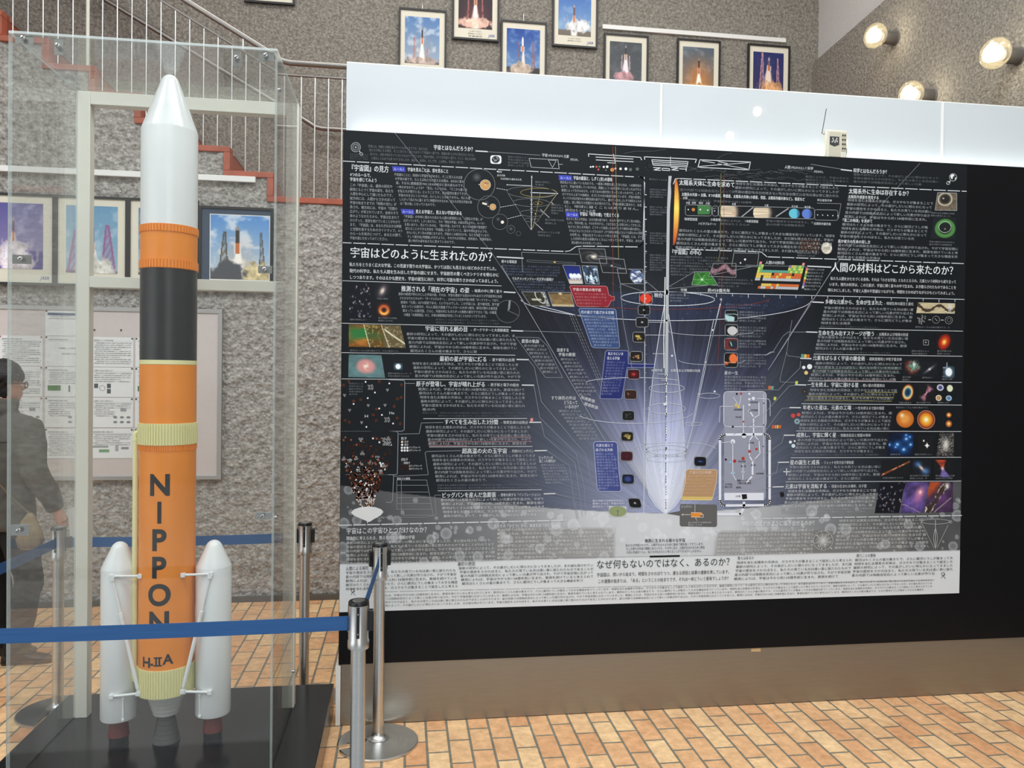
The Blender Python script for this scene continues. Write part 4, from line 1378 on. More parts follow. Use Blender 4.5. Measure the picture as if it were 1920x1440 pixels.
para(941, 498, 1050, 4, 5.4, 4.4, du=3, col=(88, 96, 122), cw=4.6, last=0.95)
para(962, 527, 1060, 4, 5.4, 4.4, du=3.4, col=(88, 96, 122), cw=4.6, last=0.98)
para(982, 648, 1021, 8, 7.0, 5.6, du=5, dr=4, col=G2, last=0.9)
para(1051, 673.5, 1083, 11, 6.6, 5.4, du=3.4, dr=4.0, col=G2, last=0.6)
para(1048, 770.5, 1096, 9, 6.5, 5.4, du=4.6, dr=3.6, col=G2, last=0.9)
para(1014, 872, 1059, 7, 5.5, 4.8, du=1.4, dr=2, col=(150, 154, 168), cw=5, last=0.7)
para(1358, 706.5, 1437, 5, 5.7, 5, col=G2, cw=5, last=0.4)
for v_, n_ in ((585, 4), (614, 4), (639, 3), (665, 5)):
    para(1386, v_, 1437, n_, 5.4, 4.6, col=(134, 138, 146), cw=4.8, last=0.8)
para(1217, 336, 1251, 1, size=4, col=DIM, cw=4.2, last=1)
for v_, n_ in ((355, 4), (388, 4), (437, 5), (478, 7)):
    para(1218, v_, 1250, n_, 4.6, 3.9, col=DIM, cw=4.0, last=0.8)
para(1346, 524, 1412, 3, 6, 4.4, col=DIM, cw=4.6)
para(1360, 571, 1440, 2, 5.5, 4.2, col=(104, 112, 140), cw=4.6)
para(1256, 553, 1292, 3, 5.4, 4.2, col=(130, 134, 146), cw=4.4)
para(1515, 505, 1546, 7, 6.2, 4.4, du=-1.2, dr=-1.5, col=G2, cw=4.6, last=0.8)
for a_, v_, n_, w_ in ((664, 719, 5, 27), (918, 343, 1, 14)):
    para(a_ - 10, v_, a_ - 10 + w_, n_, 5, 4, col=DIM, cw=4.2)
para(1033, 384, 1057, 4, 5.2, 4.4, col=DIM, cw=4.6)
para(1022, 412, 1058, 2, 6.2, 4.4, col=DIM, cw=4.6)
para(1008, 435, 1050, 2, 6, 4.4, col=DIM, cw=4.6)
para(1003, 341, 1032, 2, 5, 4.2, col=DIM, cw=4.6)
para(1111, 939, 1170, 3, 5.4, 4.4, col=(226, 228, 240), cw=4.6)
para(1732, 972, 1760, 1, size=4, col=G2, cw=4.2, last=1)
for a_, v_, b_, n_ in ((656, 599, 692, 1), (707, 560, 730, 1), (709, 596, 744, 2), (656, 657, 748, 2), (727, 700, 772, 2), (1692, 707, 1708, 2), (1729, 708, 1752, 1), (1766, 706, 1788, 2), (1685, 755, 1712, 1), (1718, 755, 1748, 1), (1758, 755, 1782, 1),
                        (1680, 764, 1750, 1), (1669, 852, 1690, 1), (1715, 852, 1752, 1), (1655, 896, 1698, 1), (1706, 892, 1742, 2), (1754, 892, 1790, 2), (1709, 658, 1742, 2), (1757, 658, 1784, 2), (1716, 613, 1788, 1), (1745, 399, 1790, 2), (1742, 453, 1790, 2), (1495, 474, 1532, 2)):
    para(a_, v_, b_, n_, 5.0, 3.8, col=(128, 131, 135), cw=4.0, last=0.9, name='caption_text')

# ---- rule tags
for s_, a_, v_, b_ in (('ルール1', 735, 311.5, 759), ('ルール2', 751.5, 391.5, 776), ('ルール3', 1047, 328, 1072), ('ルール4', 1060, 397, 1084)):
    q = Ink2(PYL)
    q.poly([(a_, v_), (b_, v_ + 1.2), (b_ + 1.5, v_ + 11), (a_ + 1.5, v_ + 9.8)])
    q.make('rule_tag', (62, 72, 178))
    head(s_, a_ + 3, v_ + 5.2, b_ - 1.5, 6, (206, 210, 240), bold=0.006, name='tag_text')

# ---- rules and divider lines
q = Ink2()
DW = 1.5
q.dash((643, 302), (1188, 331.5), w=DW)
q.ring(1198, 342, 11, DW, a0=-88, a1=0).line([(1209, 343), (1205.5, 450)], 1.2).ring(1195, 452, 10, DW, a0=0, a1=88)
q.dash((1195, 463), (1092, 461.5), w=DW)
q.line([(1090, 461.6), (1080, 462.4), (1069, 470), (1060, 471.5)], 1.3)
q.dash((1056, 471.3), (643, 455), w=DW)
q.line([(1262.5, 345), (1266, 336), (1272, 334.5)], 1.3)
q.dash((1274, 334.7), (1812, 358.8), w=DW)
q.ring(1270, 459, 8, 1.2, a0=90, a1=180)
q.dash((1270, 467), (1418, 472), w=DW)
q.line([(1420, 472), (1428, 473), (1438, 481.5)], 1.3)
q.dash((1440, 481.6), (1808, 494.3), w=DW)
q.dash((636, 985), (1062, 975.5), 23, 3.5, w=2.2)
q.dash((1426, 972.5), (1803, 966.5), 19, 3.5, w=1.9)
for a_, b_, c_, d_ in ((892, 283, 914, 284.3), (932, 481.6, 981, 484.2), (1514, 499, 1558, 501), (1577, 317.8, 1597, 320.2), (945, 547.4, 966, 548.6), (959, 620, 980.5, 620.7), (969, 674, 991, 674.4), (979, 722, 1001, 722.3), (993, 791.8, 1014.5, 791.8), (1003, 845.2, 1025, 844.8), (1020, 926, 1041, 925.5),
                        (1523, 566.2, 1544, 567.2), (1512, 622.3, 1532, 623), (1501, 671.8, 1521, 672.4), (1491, 721.4, 1511, 721.9), (1481, 764.2, 1501, 764.4), (1470, 816.1, 1490, 816), (1459, 867, 1479, 866.6), (1449, 913.1, 1469, 912.5)):
    q.line([(a_, b_), (c_, d_)], 2.2)
for a_, b_, c_, d_ in ((642, 526.3, 940, 536), (641, 606, 958, 613.3), (641, 661, 966, 666), (641, 710.3, 974, 713), (794, 785, 988, 784.6), (805, 838, 998, 837), (821, 920.3, 1015, 918.2),
                        (1536, 615.5, 1805, 621), (1526, 664, 1804, 668), (1515, 714, 1803, 717), (1503, 757, 1803, 759.5), (1493, 808, 1802, 809), (1483, 858.2, 1802, 857.4), (1473, 903.6, 1802, 902)):
    q.line([(a_, b_), (c_, d_)], 1.0)
q.make('divider_line', (206, 208, 210))
q = Ink2()
q.line([(1219, 1043.6), (1274, 1042.4)], 3.4)
q.make('black_bar', (24, 24, 26))
q = Ink2()
q.dash((692, 1110), (1752, 1087.5), 26, 2.5, 0.7)
q.line([(1000, 1047), (1218, 1043.2)], 0.5).line([(1276, 1042.5), (1400, 1040)], 0.5)
q.make('thin_rule', (140, 140, 140))

# ---- thin diagram strokes
q = Ink2()
fine = (150, 154, 160)
q.line([(914, 284.5), (1013, 291)], 0.7).line([(1520, 308), (1577, 317)], 0.7)
# sides of the bowl and the callout leads
q.line([(940, 498), (990, 581), (1081, 735), (1135, 827)], 1.0)
q.line([(1560, 507), (1443, 690)], 1.0)
q.line([(980, 509), (978, 473), (1085, 477)], 0.8)
q.line([(980, 620.5), (1081, 623.5), (1086, 628)], 0.7)
q.line([(991, 674.4), (1002, 689), (1015, 753), (1098, 852), (1108, 900)], 0.7)
q.line([(1001, 722.5), (1012, 783), (1080, 850), (1095, 910), (1098, 965)], 0.7)
q.line([(1014.5, 792), (1021, 818), (1078, 868), (1087, 930), (1092, 968)], 0.7)
q.line([(1025, 845), (1068, 873), (1074, 925), (1085, 972)], 0.7)
q.line([(1041, 926), (1074, 935), (1082, 973)], 0.7)
q.line([(967, 632), (1010, 633), (1026, 648), (1055, 708), (1023, 708), (967, 632)], 0.6)
q.line([(778, 719), (760, 719)], 0.8).line([(831, 792), (790, 793), (786, 813), (748, 814)], 0.8).line([(864, 845), (800, 846.5), (797, 849), (803, 890), (738, 893)], 0.8)
q.line([(827, 928), (815, 928.5), (818, 965), (800, 970), (738, 970)], 0.7)
q.line([(730, 712), (757, 713), (759, 716), (758, 806), (754, 808.5), (728, 808.5)], 1.1)
q.line([(728, 808.5), (744, 809), (746.5, 812), (745, 888), (742, 890), (728, 890)], 1.1)
q.line([(736, 890), (738, 893), (736, 938), (733, 942), (724, 942)], 1.0)
q.dash((641, 808.5), (694, 808.5), 2, 2, 0.6).dash((648, 890), (728, 890), 3, 2, 0.5)
# particle table
for v_ in (900, 910, 922.5, 933, 944, 955, 966):
    q.line([(744 if v_ < 960 else 752, v_), (800 + (v_ - 900) * 0.19, v_)], 0.7)
q.line([(744, 900), (744, 955.5)], 0.7).line([(752.5, 900), (752.5, 966)], 0.7).line([(800, 900), (812.5, 966)], 0.7)
# right-hand leads
q.line([(1523, 566.5), (1516, 573), (1440, 694)], 0.8).line([(1512, 622.5), (1478, 622.5), (1468, 630), (1449, 660), (1440, 665), (1412, 665)], 0.7)
q.line([(1501, 677), (1500, 690), (1465, 725), (1460, 731), (1400, 731)], 0.7)
q.line([(1491, 722), (1480, 724), (1420, 790), (1375, 815)], 0.7)
q.line([(1481, 764.5), (1466, 766), (1400, 855)], 0.7)
q.line([(1470, 816), (1466, 830), (1440, 848), (1400, 870)], 0.7)
q.line([(1459, 867), (1456, 886), (1400, 905)], 0.7).line([(1449, 913), (1420, 920)], 0.7)
q.line([(1500, 670), (1477, 667), (1475, 660), (1485, 600)], 0.6).line([(1490, 717), (1464, 716), (1462, 712), (1475, 660)], 0.6)
# magnified leads from the axis
q.line([(1123, 480), (1160, 485)], 0.8).line([(1144, 499), (1185, 506), (1246, 556)], 0.7).line([(1163, 532), (1210, 548)], 0.7).line([(1255, 537), (1303, 509)], 0.7).line([(1255, 541), (1340, 534)], 0.7)
q.line([(1338, 515), (1410, 500)], 0.7)
# slanting hair-lines over the whole sheet
q.line([(740, 249), (920, 471), (985, 570)], 0.5).line([(1725, 306), (1640, 398), (1560, 507)], 0.5)
q.line([(1163, 532), (1168, 600), (1185, 690)], 0.7)
for dx in (0, 4, 9):
    q.dash((1068 + dx, 590), (1130 + dx, 735), 5, 2, 0.6)
q.make('diagram_lines', fine)

# ---- the ellipses, axis and scale of the bowl
q = Ink2()
q.ring(1248, 559, 274, 1.1, 42, n=90, a0=4, a1=172, tilt=0.008)
q.line([(1012, 574), (1085, 592), (1150, 598)], 1.1)
q.ring(1252, 560, 88, 1.3, 13, n=70, tilt=0.02)
q.line([(1246, 547.2), (1520, 554), (1808, 561.5)], 1.0)
for k in range(19):
    u_ = 1254 + 29.8 * k
    q.line([(u_, 548 + 0.0245 * (u_ - 1254)), (u_, 552.5 + 0.0245 * (u_ - 1254) + (2 if k % 2 else 0))], 0.9)
q.ring(1190, 718, 92, 1.0, 10, n=50, a0=185, a1=330).ring(1190, 772, 110, 1.0, 22, n=50, a0=10, a1=160)
q.ring(1250, 728, 33, 0.9, 8).ring(1250, 766, 35, 0.9, 10).ring(1250, 843, 38, 1.1, 9).ring(1250, 849, 38, 1.0, 7).ring(1250, 860, 37, 0.8, 6)
q.ring(1330, 742, 20, 0.7, 5).ring(1300, 795, 18, 0.7, 3).ring(1265, 843, 78, 0.8, 14, a0=190, a1=352)
q.ring(1335, 620, 82, 0.6, 9, a0=20, a1=190).ring(1335, 675, 62, 0.6, 9, a0=0, a1=180)
for s_ in (-1, 1):
    q.line([(1248 + s_ * w_, v_) for v_, w_ in ((575, 3), (620, 11), (700, 23), (780, 32), (860, 37), (900, 37.5), (930, 31), (950, 18), (961, 4))], 1.1)
q.line([(1208, 332), (1209, 640), (1207, 963)], 1.1)
for k in range(150):
    v_ = 440 + 3.45 * k
    q.line([(1208, v_), (1208 + (4 if k % 5 == 0 else 2.2), v_)], 0.5)
for v_ in (365, 388, 411, 434, 457, 471, 500, 530):
    q.line([(1208, v_), (1212, v_ + 0.2)], 1.4)
for v_, x_ in ((604, 1216), (628, 1219), (663, 1232), (701, 1241), (713, 1248)):
    q.line([(x_ - 8, v_), (1248, v_ + 0.4)], 0.7)
q.line([(1338, 600), (1297, 800)], 0.9).line([(1353, 562), (1330, 655), (1300, 795), (1272, 905)], 0.9)
q.dash((1350, 570), (1322, 690), 3, 1.5, 1.2)
for u_, v_ in ((1352, 561.5), (1337, 619), (1323, 679), (1310, 739), (1298, 795), (1340, 734), (1260, 667)):
    q.disc(u_, v_, 2)
q.line([(1436, 666), (1445, 660), (1452, 660)], 0.7)
q.make('diagram_ellipses', (214, 217, 226))
q = Ink2(PYL - 0.0001)
q.poly([(1253.5, 330), (1259.5, 330), (1257.5, 345), (1258.5, 360), (1256, 395), (1254, 548), (1252.5, 700), (1246.5, 700), (1250.5, 395), (1252, 360)])
q.disc(1250, 548, 3, 5).disc(1248, 601, 4, 2)
q.make('axis_bar', (178, 181, 184))
q = Ink2(PYL - 0.0002)
q.line([(1247, 520), (1244.5, 640), (1245, 690)], 1.6)
for v0_, v1_ in ((703, 716), (718, 735), (742, 760), (765, 779), (802, 815), (838, 846)):
    q.line([(1249.5, v0_), (1249.2, v1_)], 2.0)
q.disc(1249.5, 703, 2.6).disc(1249.5, 719, 2.4).disc(1246, 758, 2.2).disc(1249, 776, 2.2).disc(1249.5, 840, 2)
q.make('axis_marks', (236, 236, 232))
q = Ink2(PYL - 0.0003)
for k in range(52):
    v_ = 706 + k * 4.9
    if random.random() < 0.72:
        q.line([(1248.6, v_), (1248.3, v_ + random.uniform(1.2, 3.4))], 1.2)
q.disc(1249, 703, 1.1).disc(1249, 716, 1.1).disc(1249, 780, 1.1).disc(1249, 815, 1.1).disc(1248.6, 842, 1.1)
q.make('axis_dashes', (54, 54, 62))

# ---- red and yellow hair-lines
q = Ink2()
q.line([(1149, 275), (1149, 460), (1150, 575)], 0.7).line([(1358, 330), (1357, 470), (1349, 620), (1345, 700)], 0.6)
q.ring(1248, 556, 200, 0.8, 24, n=60, a0=12, a1=168)
q.disc(1255.5, 370.5, 3)
q.line([(1271, 372), (1279, 372)], 0.8)
q.make('red_hairline', (140, 62, 52))
q = Ink2()
q.line([(1154, 275), (1155, 340), (1160, 485)], 0.7).line([(1352, 325), (1350, 475), (1346, 490)], 0.6)
for u_, v_, r_, e_ in ((1010, 361, 34, 8), (1009, 381, 9, 3), (1004, 400, 3.5, 1.8)):
    q.ring(u_, v_, r_, 0.8, e_)
q.line([(1013, 362), (1009, 381), (1003, 412), (998, 428)], 0.7).line([(1043, 366), (998, 428)], 0.5)
q.ring(937 - 4.7, 334.5, 2.8, 0.8)
q.make('yellow_hairline', (160, 148, 84))

# ---- small cone diagram and its circles
q = Ink2()
q.line([(997, 331), (996.2, 430)], 1.0).poly([(997, 328.5), (998.6, 333), (995.4, 333)]).poly([(996, 432), (997.8, 428), (994.4, 428)])
q.line([(951, 346.5), (997, 348.5)], 0.8).disc(951, 346.5, 1.2).disc(997, 349, 1.2)
q.line([(996.5, 361), (1044, 363)], 1.2).poly([(1047, 363.1), (1043, 361.4), (1043, 364.8)])
q.disc(996.5, 361, 1.5).disc(1008.7, 381.5, 1.2).disc(1004, 401, 1.2).disc(1002.5, 412, 1)
for v_ in (375, 383, 391, 398, 406, 412):
    q.line([(994.6, v_), (998.4, v_)], 0.8)
q.line([(1013, 392.5), (1030, 408)], 0.7).line([(1002, 417), (1018, 431.5)], 0.7).line([(1033, 378), (1038, 383.5)], 0.7)
q.dash((931, 353), (952, 356.5), 3, 1.6, 0.7).dash((938, 388.5), (968, 383.5), 3, 1.6, 0.7).dash((952, 410), (980, 403), 3, 1.6, 0.7)
q.make('cone_axis', (220, 222, 224))
q = Ink2()
for v_, r_, e_ in ((360.5, 46, 10.5), (380, 34, 7.5), (400, 22, 6), (412.5, 14, 3.5)):
    q.ring(996.5, v_, r_, 0.7, e_, tilt=0.03)
q.line([(951, 360), (966, 384), (995, 430)], 0.7).line([(1043, 365), (1028, 385), (997, 430)], 0.7)
for u_, v_, r_, w_ in ((899, 346, 29, 0.9), (916.5, 388, 21, 0.7), (937.5, 416, 14.5, 0.6), (958, 430, 7.5, 0.6), (972, 438, 4.2, 0.6)):
    q.ring(u_, v_, r_, w_)
q.ring(979 - 27, 584, 22, 0.6, 21)
q.make('diagram_circles', (126, 128, 130))


def glow(u0, v0, r, c0, c1, pw_=1.0, bg=(25, 29, 33), ring=None, name='picture_print', k=1.25, ry=None, rot=0.0, n=22):
    """round soft print: c0 in the middle to c1 at radius r, fading to the sheet's black"""
    ry = ry or r
    def fn(U, V, c):
        c[:] = bg
        x, y = (U - 0.5) * 2 * k, (V - 0.5) * 2 * k
        X, Y = x * math.cos(rot) + y * math.sin(rot), -x * math.sin(rot) + y * math.cos(rot)
        if rot:
            Y = Y * 1.7
        d = np.hypot(X, Y)
        a = sm(1.06, 0.94, d)
        col = np.asarray(c0, float) * (1 - np.clip(d, 0, 1)[:, None] ** pw_) + np.asarray(c1, float) * np.clip(d, 0, 1)[:, None] ** pw_
        c[:] = c * (1 - a[:, None]) + col * a[:, None]
        if ring:
            lay(c, ring[1], sm(0.16, 0.06, np.abs(d - ring[0])))
    return pic(name, box4(u0 - r * k, v0 - ry * k, u0 + r * k, v0 + ry * k), fn, n, n)


q = Ink2()
q.disc(910, 346.7, 10).disc(924, 388, 6)
q.make('sun_disc', (196, 150, 92))
q = Ink2(PYL - 0.0001)
q.disc(910, 346.7, 1).disc(924, 388, 0.9).disc(898.5, 346, 1).disc(915.5, 387, 1).disc(942, 416.5, 3).disc(933, 321.5 - 0, 1.4)
q.line([(905, 381), (912, 383)], 3)
q.ring(910, 346.7, 9.6, 0.8).ring(924, 388, 5.8, 0.6)
q.make('sun_centre', (236, 226, 206))
for u_, v_, r_ in ((894, 332, 8), (912, 381, 5), (934, 411, 4), (958, 429, 4)):
    glow(u_, v_, r_, (92, 94, 96), (34, 38, 42))

# ---- coloured note boxes
def note(name, pts, rgb, edge=None, w=0.9, y=PYP):
    a_ = Ink2(y)
    a_.poly(pts)
    a_.make(name, rgb)
    if edge:
        b_ = Ink2(y - 0.0002)
        b_.line(pts, w, True)
        b_.make('note_outline', edge)


note('note_box', [(1087, 578), (1152, 579), (1155, 582), (1162, 650), (1159, 653), (1113, 652), (1109, 649), (1085, 581)], (54, 74, 118), (150, 160, 190))
note('note_box', [(1138, 657), (1176, 657.5), (1178, 660), (1178, 682), (1228, 683), (1226, 689), (1176, 689), (1166, 746), (1163, 748), (1127, 747.5), (1125, 745), (1135, 660)], (36, 44, 104), (150, 156, 190))
note('note_box', [(1116, 828), (1154, 828.5), (1157.5, 832), (1160, 880), (1164.5, 918), (1162, 921.5), (1124, 921), (1120, 917), (1113, 832)], (66, 76, 134), (190, 196, 222))
note('note_box', [(1070, 535.5), (1136, 536.5), (1139, 539), (1141, 552), (1147, 556), (1152, 556), (1152, 563), (1146, 564), (1142, 572), (1139, 575.5), (1084, 574.5), (1081, 572), (1068, 538)], (138, 32, 44), (206, 130, 134))
note('note_box', [(1290, 880), (1343, 880.5), (1345, 883), (1343, 905), (1336, 935), (1333, 938), (1279, 937.5), (1276.5, 935), (1286, 883)], (182, 144, 104), (222, 206, 190))
note('note_box', [(1279, 931), (1337, 931.5), (1333, 938), (1279, 937.5), (1277, 936)], (212, 186, 110), y=PYP - 0.0001)
note('note_box', [(1250, 963), (1275, 958), (1275, 947), (1277, 945), (1342, 946), (1344.5, 948.5), (1344.5, 985), (1342, 988), (1277, 987), (1274.5, 984), (1274.5, 967)], (98, 97, 96))
note('note_box', [(1295, 962), (1302, 960.5), (1316, 961), (1318, 964), (1310, 970), (1296, 970)], (224, 140, 56), y=PYP - 0.0002)
q = Ink2()
q.line([(1296, 961), (1315, 961.5), (1315, 965), (1319, 965), (1318.5, 970), (1296, 969.5)], 0.8).line([(1303, 946), (1303, 961)], 0.6).line([(1277, 965), (1294, 965)], 0.8).poly([(1276.5, 965), (1281, 963), (1281, 967)])
q.line([(1304, 971), (1307.5, 976.5)], 0.6)
q.make('callout_lines', (236, 228, 214))
for s_, a_, v_, b_, sz, col in (('光の速さで遠ざかる空間', 1089, 585, 1151, 6.5, (224, 230, 240)), ('私たちにいま', 1140, 663, 1169, 6.5, (226, 230, 244)), ('見える宇宙', 1138, 671.5, 1162, 6.5, (226, 230, 244)),
                              ('光速を超えて', 1117, 835, 1150, 6.3, (226, 230, 244)), ('遠ざかる天体', 1116.5, 843.5, 1149, 6.3, (226, 230, 244)), ('宇宙の事象の地平面', 1074, 542.5, 1127, 6.5, (240, 214, 214)), ('光速の光の軌跡', 1292, 886, 1334, 6.3, (232, 206, 190)), ('ビッグバン', 1277, 950, 1298, 5.5, (216, 216, 214))):
    head(s_, a_, v_, b_, sz, col, bold=0.008, name='note_text')
para(1093, 593, 1152, 10, 6.0, 4.8, du=2.2, dr=1.0, col=(150, 164, 194), cw=5, last=0.7)
para(1138, 679, 1172, 12, 5.4, 4.6, du=-1, dr=-1, col=(116, 124, 172), cw=5, last=0.6)
para(1117, 851, 1155, 13, 5.4, 4.6, du=0.4, dr=0.5, col=(156, 164, 206), cw=5, last=0.5)
para(1077, 550.5, 1137, 4, 6.0, 4.6, du=1.6, dr=0.6, col=(196, 110, 118), cw=5, last=0.8)
para(1289, 893, 1340, 6, 6.4, 4.8, du=-1.6, dr=-1.4, col=(214, 180, 152), cw=5, last=0.9)
para(1290, 980, 1334, 2, 4.4, 3.8, col=(190, 190, 188), cw=4.4)


# ---- space pictures
def P_(kind, seed=0):
    def fn(U, V, c):
        n = fbm(U * 5 + seed * 3.1, V * 5 + seed * 1.7, 5)
        n2 = fbm(U * 14 + seed, V * 14 + seed * 2, 4)
        x, y = U - 0.5, V - 0.5
        r = np.hypot(x, y)
        if kind == 'stars':
            c[:] = (20, 21, 30)
            rs = np.random.default_rng(seed)
            for k in range(46):
                sx, sy, br = rs.random(), rs.random(), rs.uniform(0.012, 0.035)
                lay(c, rs.choice([(240, 240, 244), (180, 186, 220), (230, 200, 190)]), np.exp(-((U - sx) ** 2 + (V - sy) ** 2) / br ** 2) * rs.uniform(0.4, 1))
        elif kind == 'map':
            c[:] = np.array((150, 96, 40)) * (0.5 + n[:, None])
            lay(c, (44, 120, 62), sm(0.5, 0.1, np.hypot(x + 0.28, (y + 0.05) * 1.2) + 0.5 * (n - 0.5)) * 0.95)
            f_ = np.abs(fbm(U * 8 + 3, V * 8, 3) - 0.5)
            lay(c, (86, 66, 32), (U > 0.33) * 0.75)
            lay(c, (216, 206, 130), sm(0.03, 0.0, f_) * (U > 0.33))
            lay(c, (60, 110, 60), sm(0.25, 0.1, np.hypot(U - 0.5, V - 0.5)) * (U > 0.33) * 0.4)
            lay(c, (98, 88, 62), (U + 0.06 * V > 0.67) * 0.8)
            lay(c, (236, 230, 200), sm(0.09, 0.0, np.abs((V - 0.2) - (U - 0.68) * 1.9)) * (U > 0.68))
            lay(c, (206, 196, 160), sm(0.03, 0.0, f_) * (U > 0.68) * 0.8)
            for e in (0.33, 0.67):
                lay(c, (226, 220, 180), sm(0.010, 0.004, np.abs(U + 0.08 * (1 - V) - e - 0.04)))
        elif kind == 'teal':
            c[:] = np.array((96, 128, 130)) * (0.8 + 0.4 * n[:, None])
            d = np.hypot(x / 0.3, y / 0.36)
            lay(c, (226, 150, 146), sm(1.15, 0.6, d) * 0.9)
            sp = np.abs(np.sin(2.2 * np.arctan2(y, x) / 2 + d * 3.2))
            lay(c, (252, 226, 206), sm(0.35, 0.0, sp) * sm(0.7, 0.2, d))
            lay(c, (255, 246, 226), np.exp(-(r / 0.07) ** 2))
        elif kind == 'nebula':
            c[:] = (25, 28, 33)
            d = np.hypot(x, y) + 0.5 * (n - 0.5)
            lay(c, (140, 58, 48), sm(0.5, 0.2, d) * (0.4 + n))
            lay(c, (96, 168, 150), sm(0.38, 0.05, np.hypot(x - 0.08, y + 0.1) + 0.5 * (n2 - 0.5)))
            lay(c, (220, 226, 220), sm(0.16, 0.0, np.hypot(x - 0.12, y + 0.16) + 0.3 * (n2 - 0.5)))
        elif kind == 'edge':
            c[:] = (26, 29, 34)
            X, Y = x * 0.8 - y * 0.6, x * 0.6 + y * 0.8
            lay(c, (150, 150, 158), np.exp(-((X / 0.34) ** 2 + (Y / 0.07) ** 2)))
            lay(c, (255, 250, 244), np.exp(-(r / 0.06) ** 2))
        elif kind == 'flash':
            c[:] = (26, 34, 42)
            lay(c, (130, 176, 196), np.exp(-(r / 0.42) ** 2))
            lay(c, (250, 253, 255), sm(0.42, 0.28, np.hypot(x / 0.8, y)))
        elif kind == 'ringneb':
            c[:] = (25, 27, 31)
            X, Y = x * 0.94 + y * 0.34, -x * 0.34 + y * 0.94
            d = np.hypot(X / 0.38, Y / 0.47)
            lay(c, (178, 88, 46), sm(1.05, 0.9, d))
            lay(c, (226, 206, 140), sm(0.9, 0.75, d))
            lay(c, (70, 120, 130), sm(0.68, 0.5, d))
            lay(c, (24, 48, 84), sm(0.5, 0.3, d))
        elif kind == 'butterfly':
            c[:] = (27, 27, 31)
            X, Y = x * 0.6 - y * 0.8, x * 0.8 + y * 0.6
            w = 0.05 + 0.5 * np.abs(X)
            a = sm(1.1, 0.3, np.abs(Y) / w) * sm(0.5, 0.3, np.abs(X)) * (0.35 + n2)
            lay(c, (190, 120, 136), a)
            lay(c, (240, 226, 232), sm(0.62, 0.78, n2) * a)
        elif kind in ('smallA', 'smallB', 'smallC', 'smallD'):
            c[:] = (26, 28, 32)
            cols = {'smallA': ((70, 80, 130), (220, 214, 226)), 'smallB': ((176, 196, 130), (226, 230, 196)), 'smallC': ((166, 110, 60), (240, 220, 190)), 'smallD': ((90, 126, 166), (176, 200, 216))}[kind]
            d = np.hypot(x, y) / 0.42
            lay(c, cols[1], sm(1.05, 0.85, d))
            lay(c, cols[0], sm(0.75, 0.45, d) * (kind != 'smallB'))
            lay(c, (250, 240, 220), sm(0.25, 0.1, d) * (kind == 'smallC'))
        elif kind == 'orb':
            c[:] = (26, 27, 30)
            d = r / 0.46
            lay(c, (196, 106, 36), sm(1.03, 0.95, d))
            lay(c, (238, 168, 84), sm(0.95, 0.2, d) * (0.5 + 0.6 * n))
            lay(c, (255, 228, 178), np.exp(-((x + 0.16) ** 2 + (y + 0.18) ** 2) / 0.012))
        elif kind == 'layers':
            c[:] = (26, 27, 30)
            d = r / 0.47
            for rr, col in ((1.0, (216, 150, 126)), (0.93, (120, 44, 28)), (0.8, (200, 110, 34)), (0.62, (236, 158, 46)), (0.4, (246, 200, 96)), (0.2, (255, 246, 206))):
                lay(c, col, sm(rr + 0.04, rr - 0.04, d))
        elif kind == 'bluestars':
            c[:] = np.array((16, 30, 60)) * (0.5 + n[:, None])
            for sx, sy, b in ((0.36, 0.5, .10), (0.7, 0.25, .09), (0.9, 0.5, .08), (0.64, 0.72, .1), (0.04, 0.52, .06), (0.68, 0.08, .05), (0.84, 0.16, .05), (0.3, 0.62, .05)):
                d2 = (U - sx) ** 2 + (V - sy) ** 2
                lay(c, (40, 110, 190), np.exp(-d2 / (b * 1.6) ** 2) * 0.9)
                lay(c, (210, 240, 255), np.exp(-d2 / (b * 0.5) ** 2))
        elif kind == 'sparkle':
            c[:] = (27, 28, 31)
            for sx, sy, b in ((0.58, 0.56, 0.16), (0.36, 0.3, 0.08)):
                X, Y = U - sx, V - sy
                d = (np.abs(X) + 1e-3) ** 0.62 + (np.abs(Y) + 1e-3) ** 0.62
                lay(c, (252, 250, 246), sm(b ** 0.62 * 1.35, b ** 0.62 * 0.9, d))
        elif kind == 'globular':
            c[:] = (40, 40, 42)
            d = np.hypot(x, y * 0.8)
            lay(c, (225, 222, 216), np.exp(-(d / 0.2) ** 2))
            lay(c, (216, 206, 190), (vnoise(U * 40, V * 50) > 0.55 + d * 0.5) * 0.75)
        elif kind == 'jet':
            c[:] = (27, 28, 32)
            Y = (V - 0.92) + U * 0.88
            lay(c, (170, 84, 46), sm(0.09, 0.0, np.abs(Y) - 0.02 * (1 - U)) * (0.4 + n2))
            lay(c, (255, 228, 190), sm(0.035, 0.0, np.abs(Y)) * sm(0.5, 0.7, n2))
        elif kind == 'twin':
            c[:] = (27, 29, 34)
            lay(c, (70, 120, 180), np.exp(-(((x + 0.18) ** 2 + (y + 0.22) ** 2) / 0.03)) * 0.9)
            lay(c, (80, 130, 190), np.exp(-(((x - 0.22) ** 2 + (y - 0.2) ** 2) / 0.04)) * 0.9)
            lay(c, (240, 214, 206), np.exp(-(((x * 0.8 - y * 0.6) / 0.08) ** 2 + ((x * 0.6 + y * 0.8) / 0.2) ** 2)))
        elif kind == 'hourglass':
            c[:] = (28, 27, 31)
            w = 0.04 + 0.7 * np.abs(y)
            a = sm(1.0, 0.5, np.abs(x + 0.1 - 0.25 * V) / w)
            lay(c, (196, 74, 46), a * (V < 0.48) * (0.4 + n))
            lay(c, (122, 104, 178), a * (V > 0.44) * (0.4 + n))
            lay(c, (250, 206, 196), np.exp(-((x * x + y * y) / 0.008)))
        elif kind == 'purple':
            c[:] = np.array((92, 74, 138)) * (0.45 + 1.0 * n[:, None])
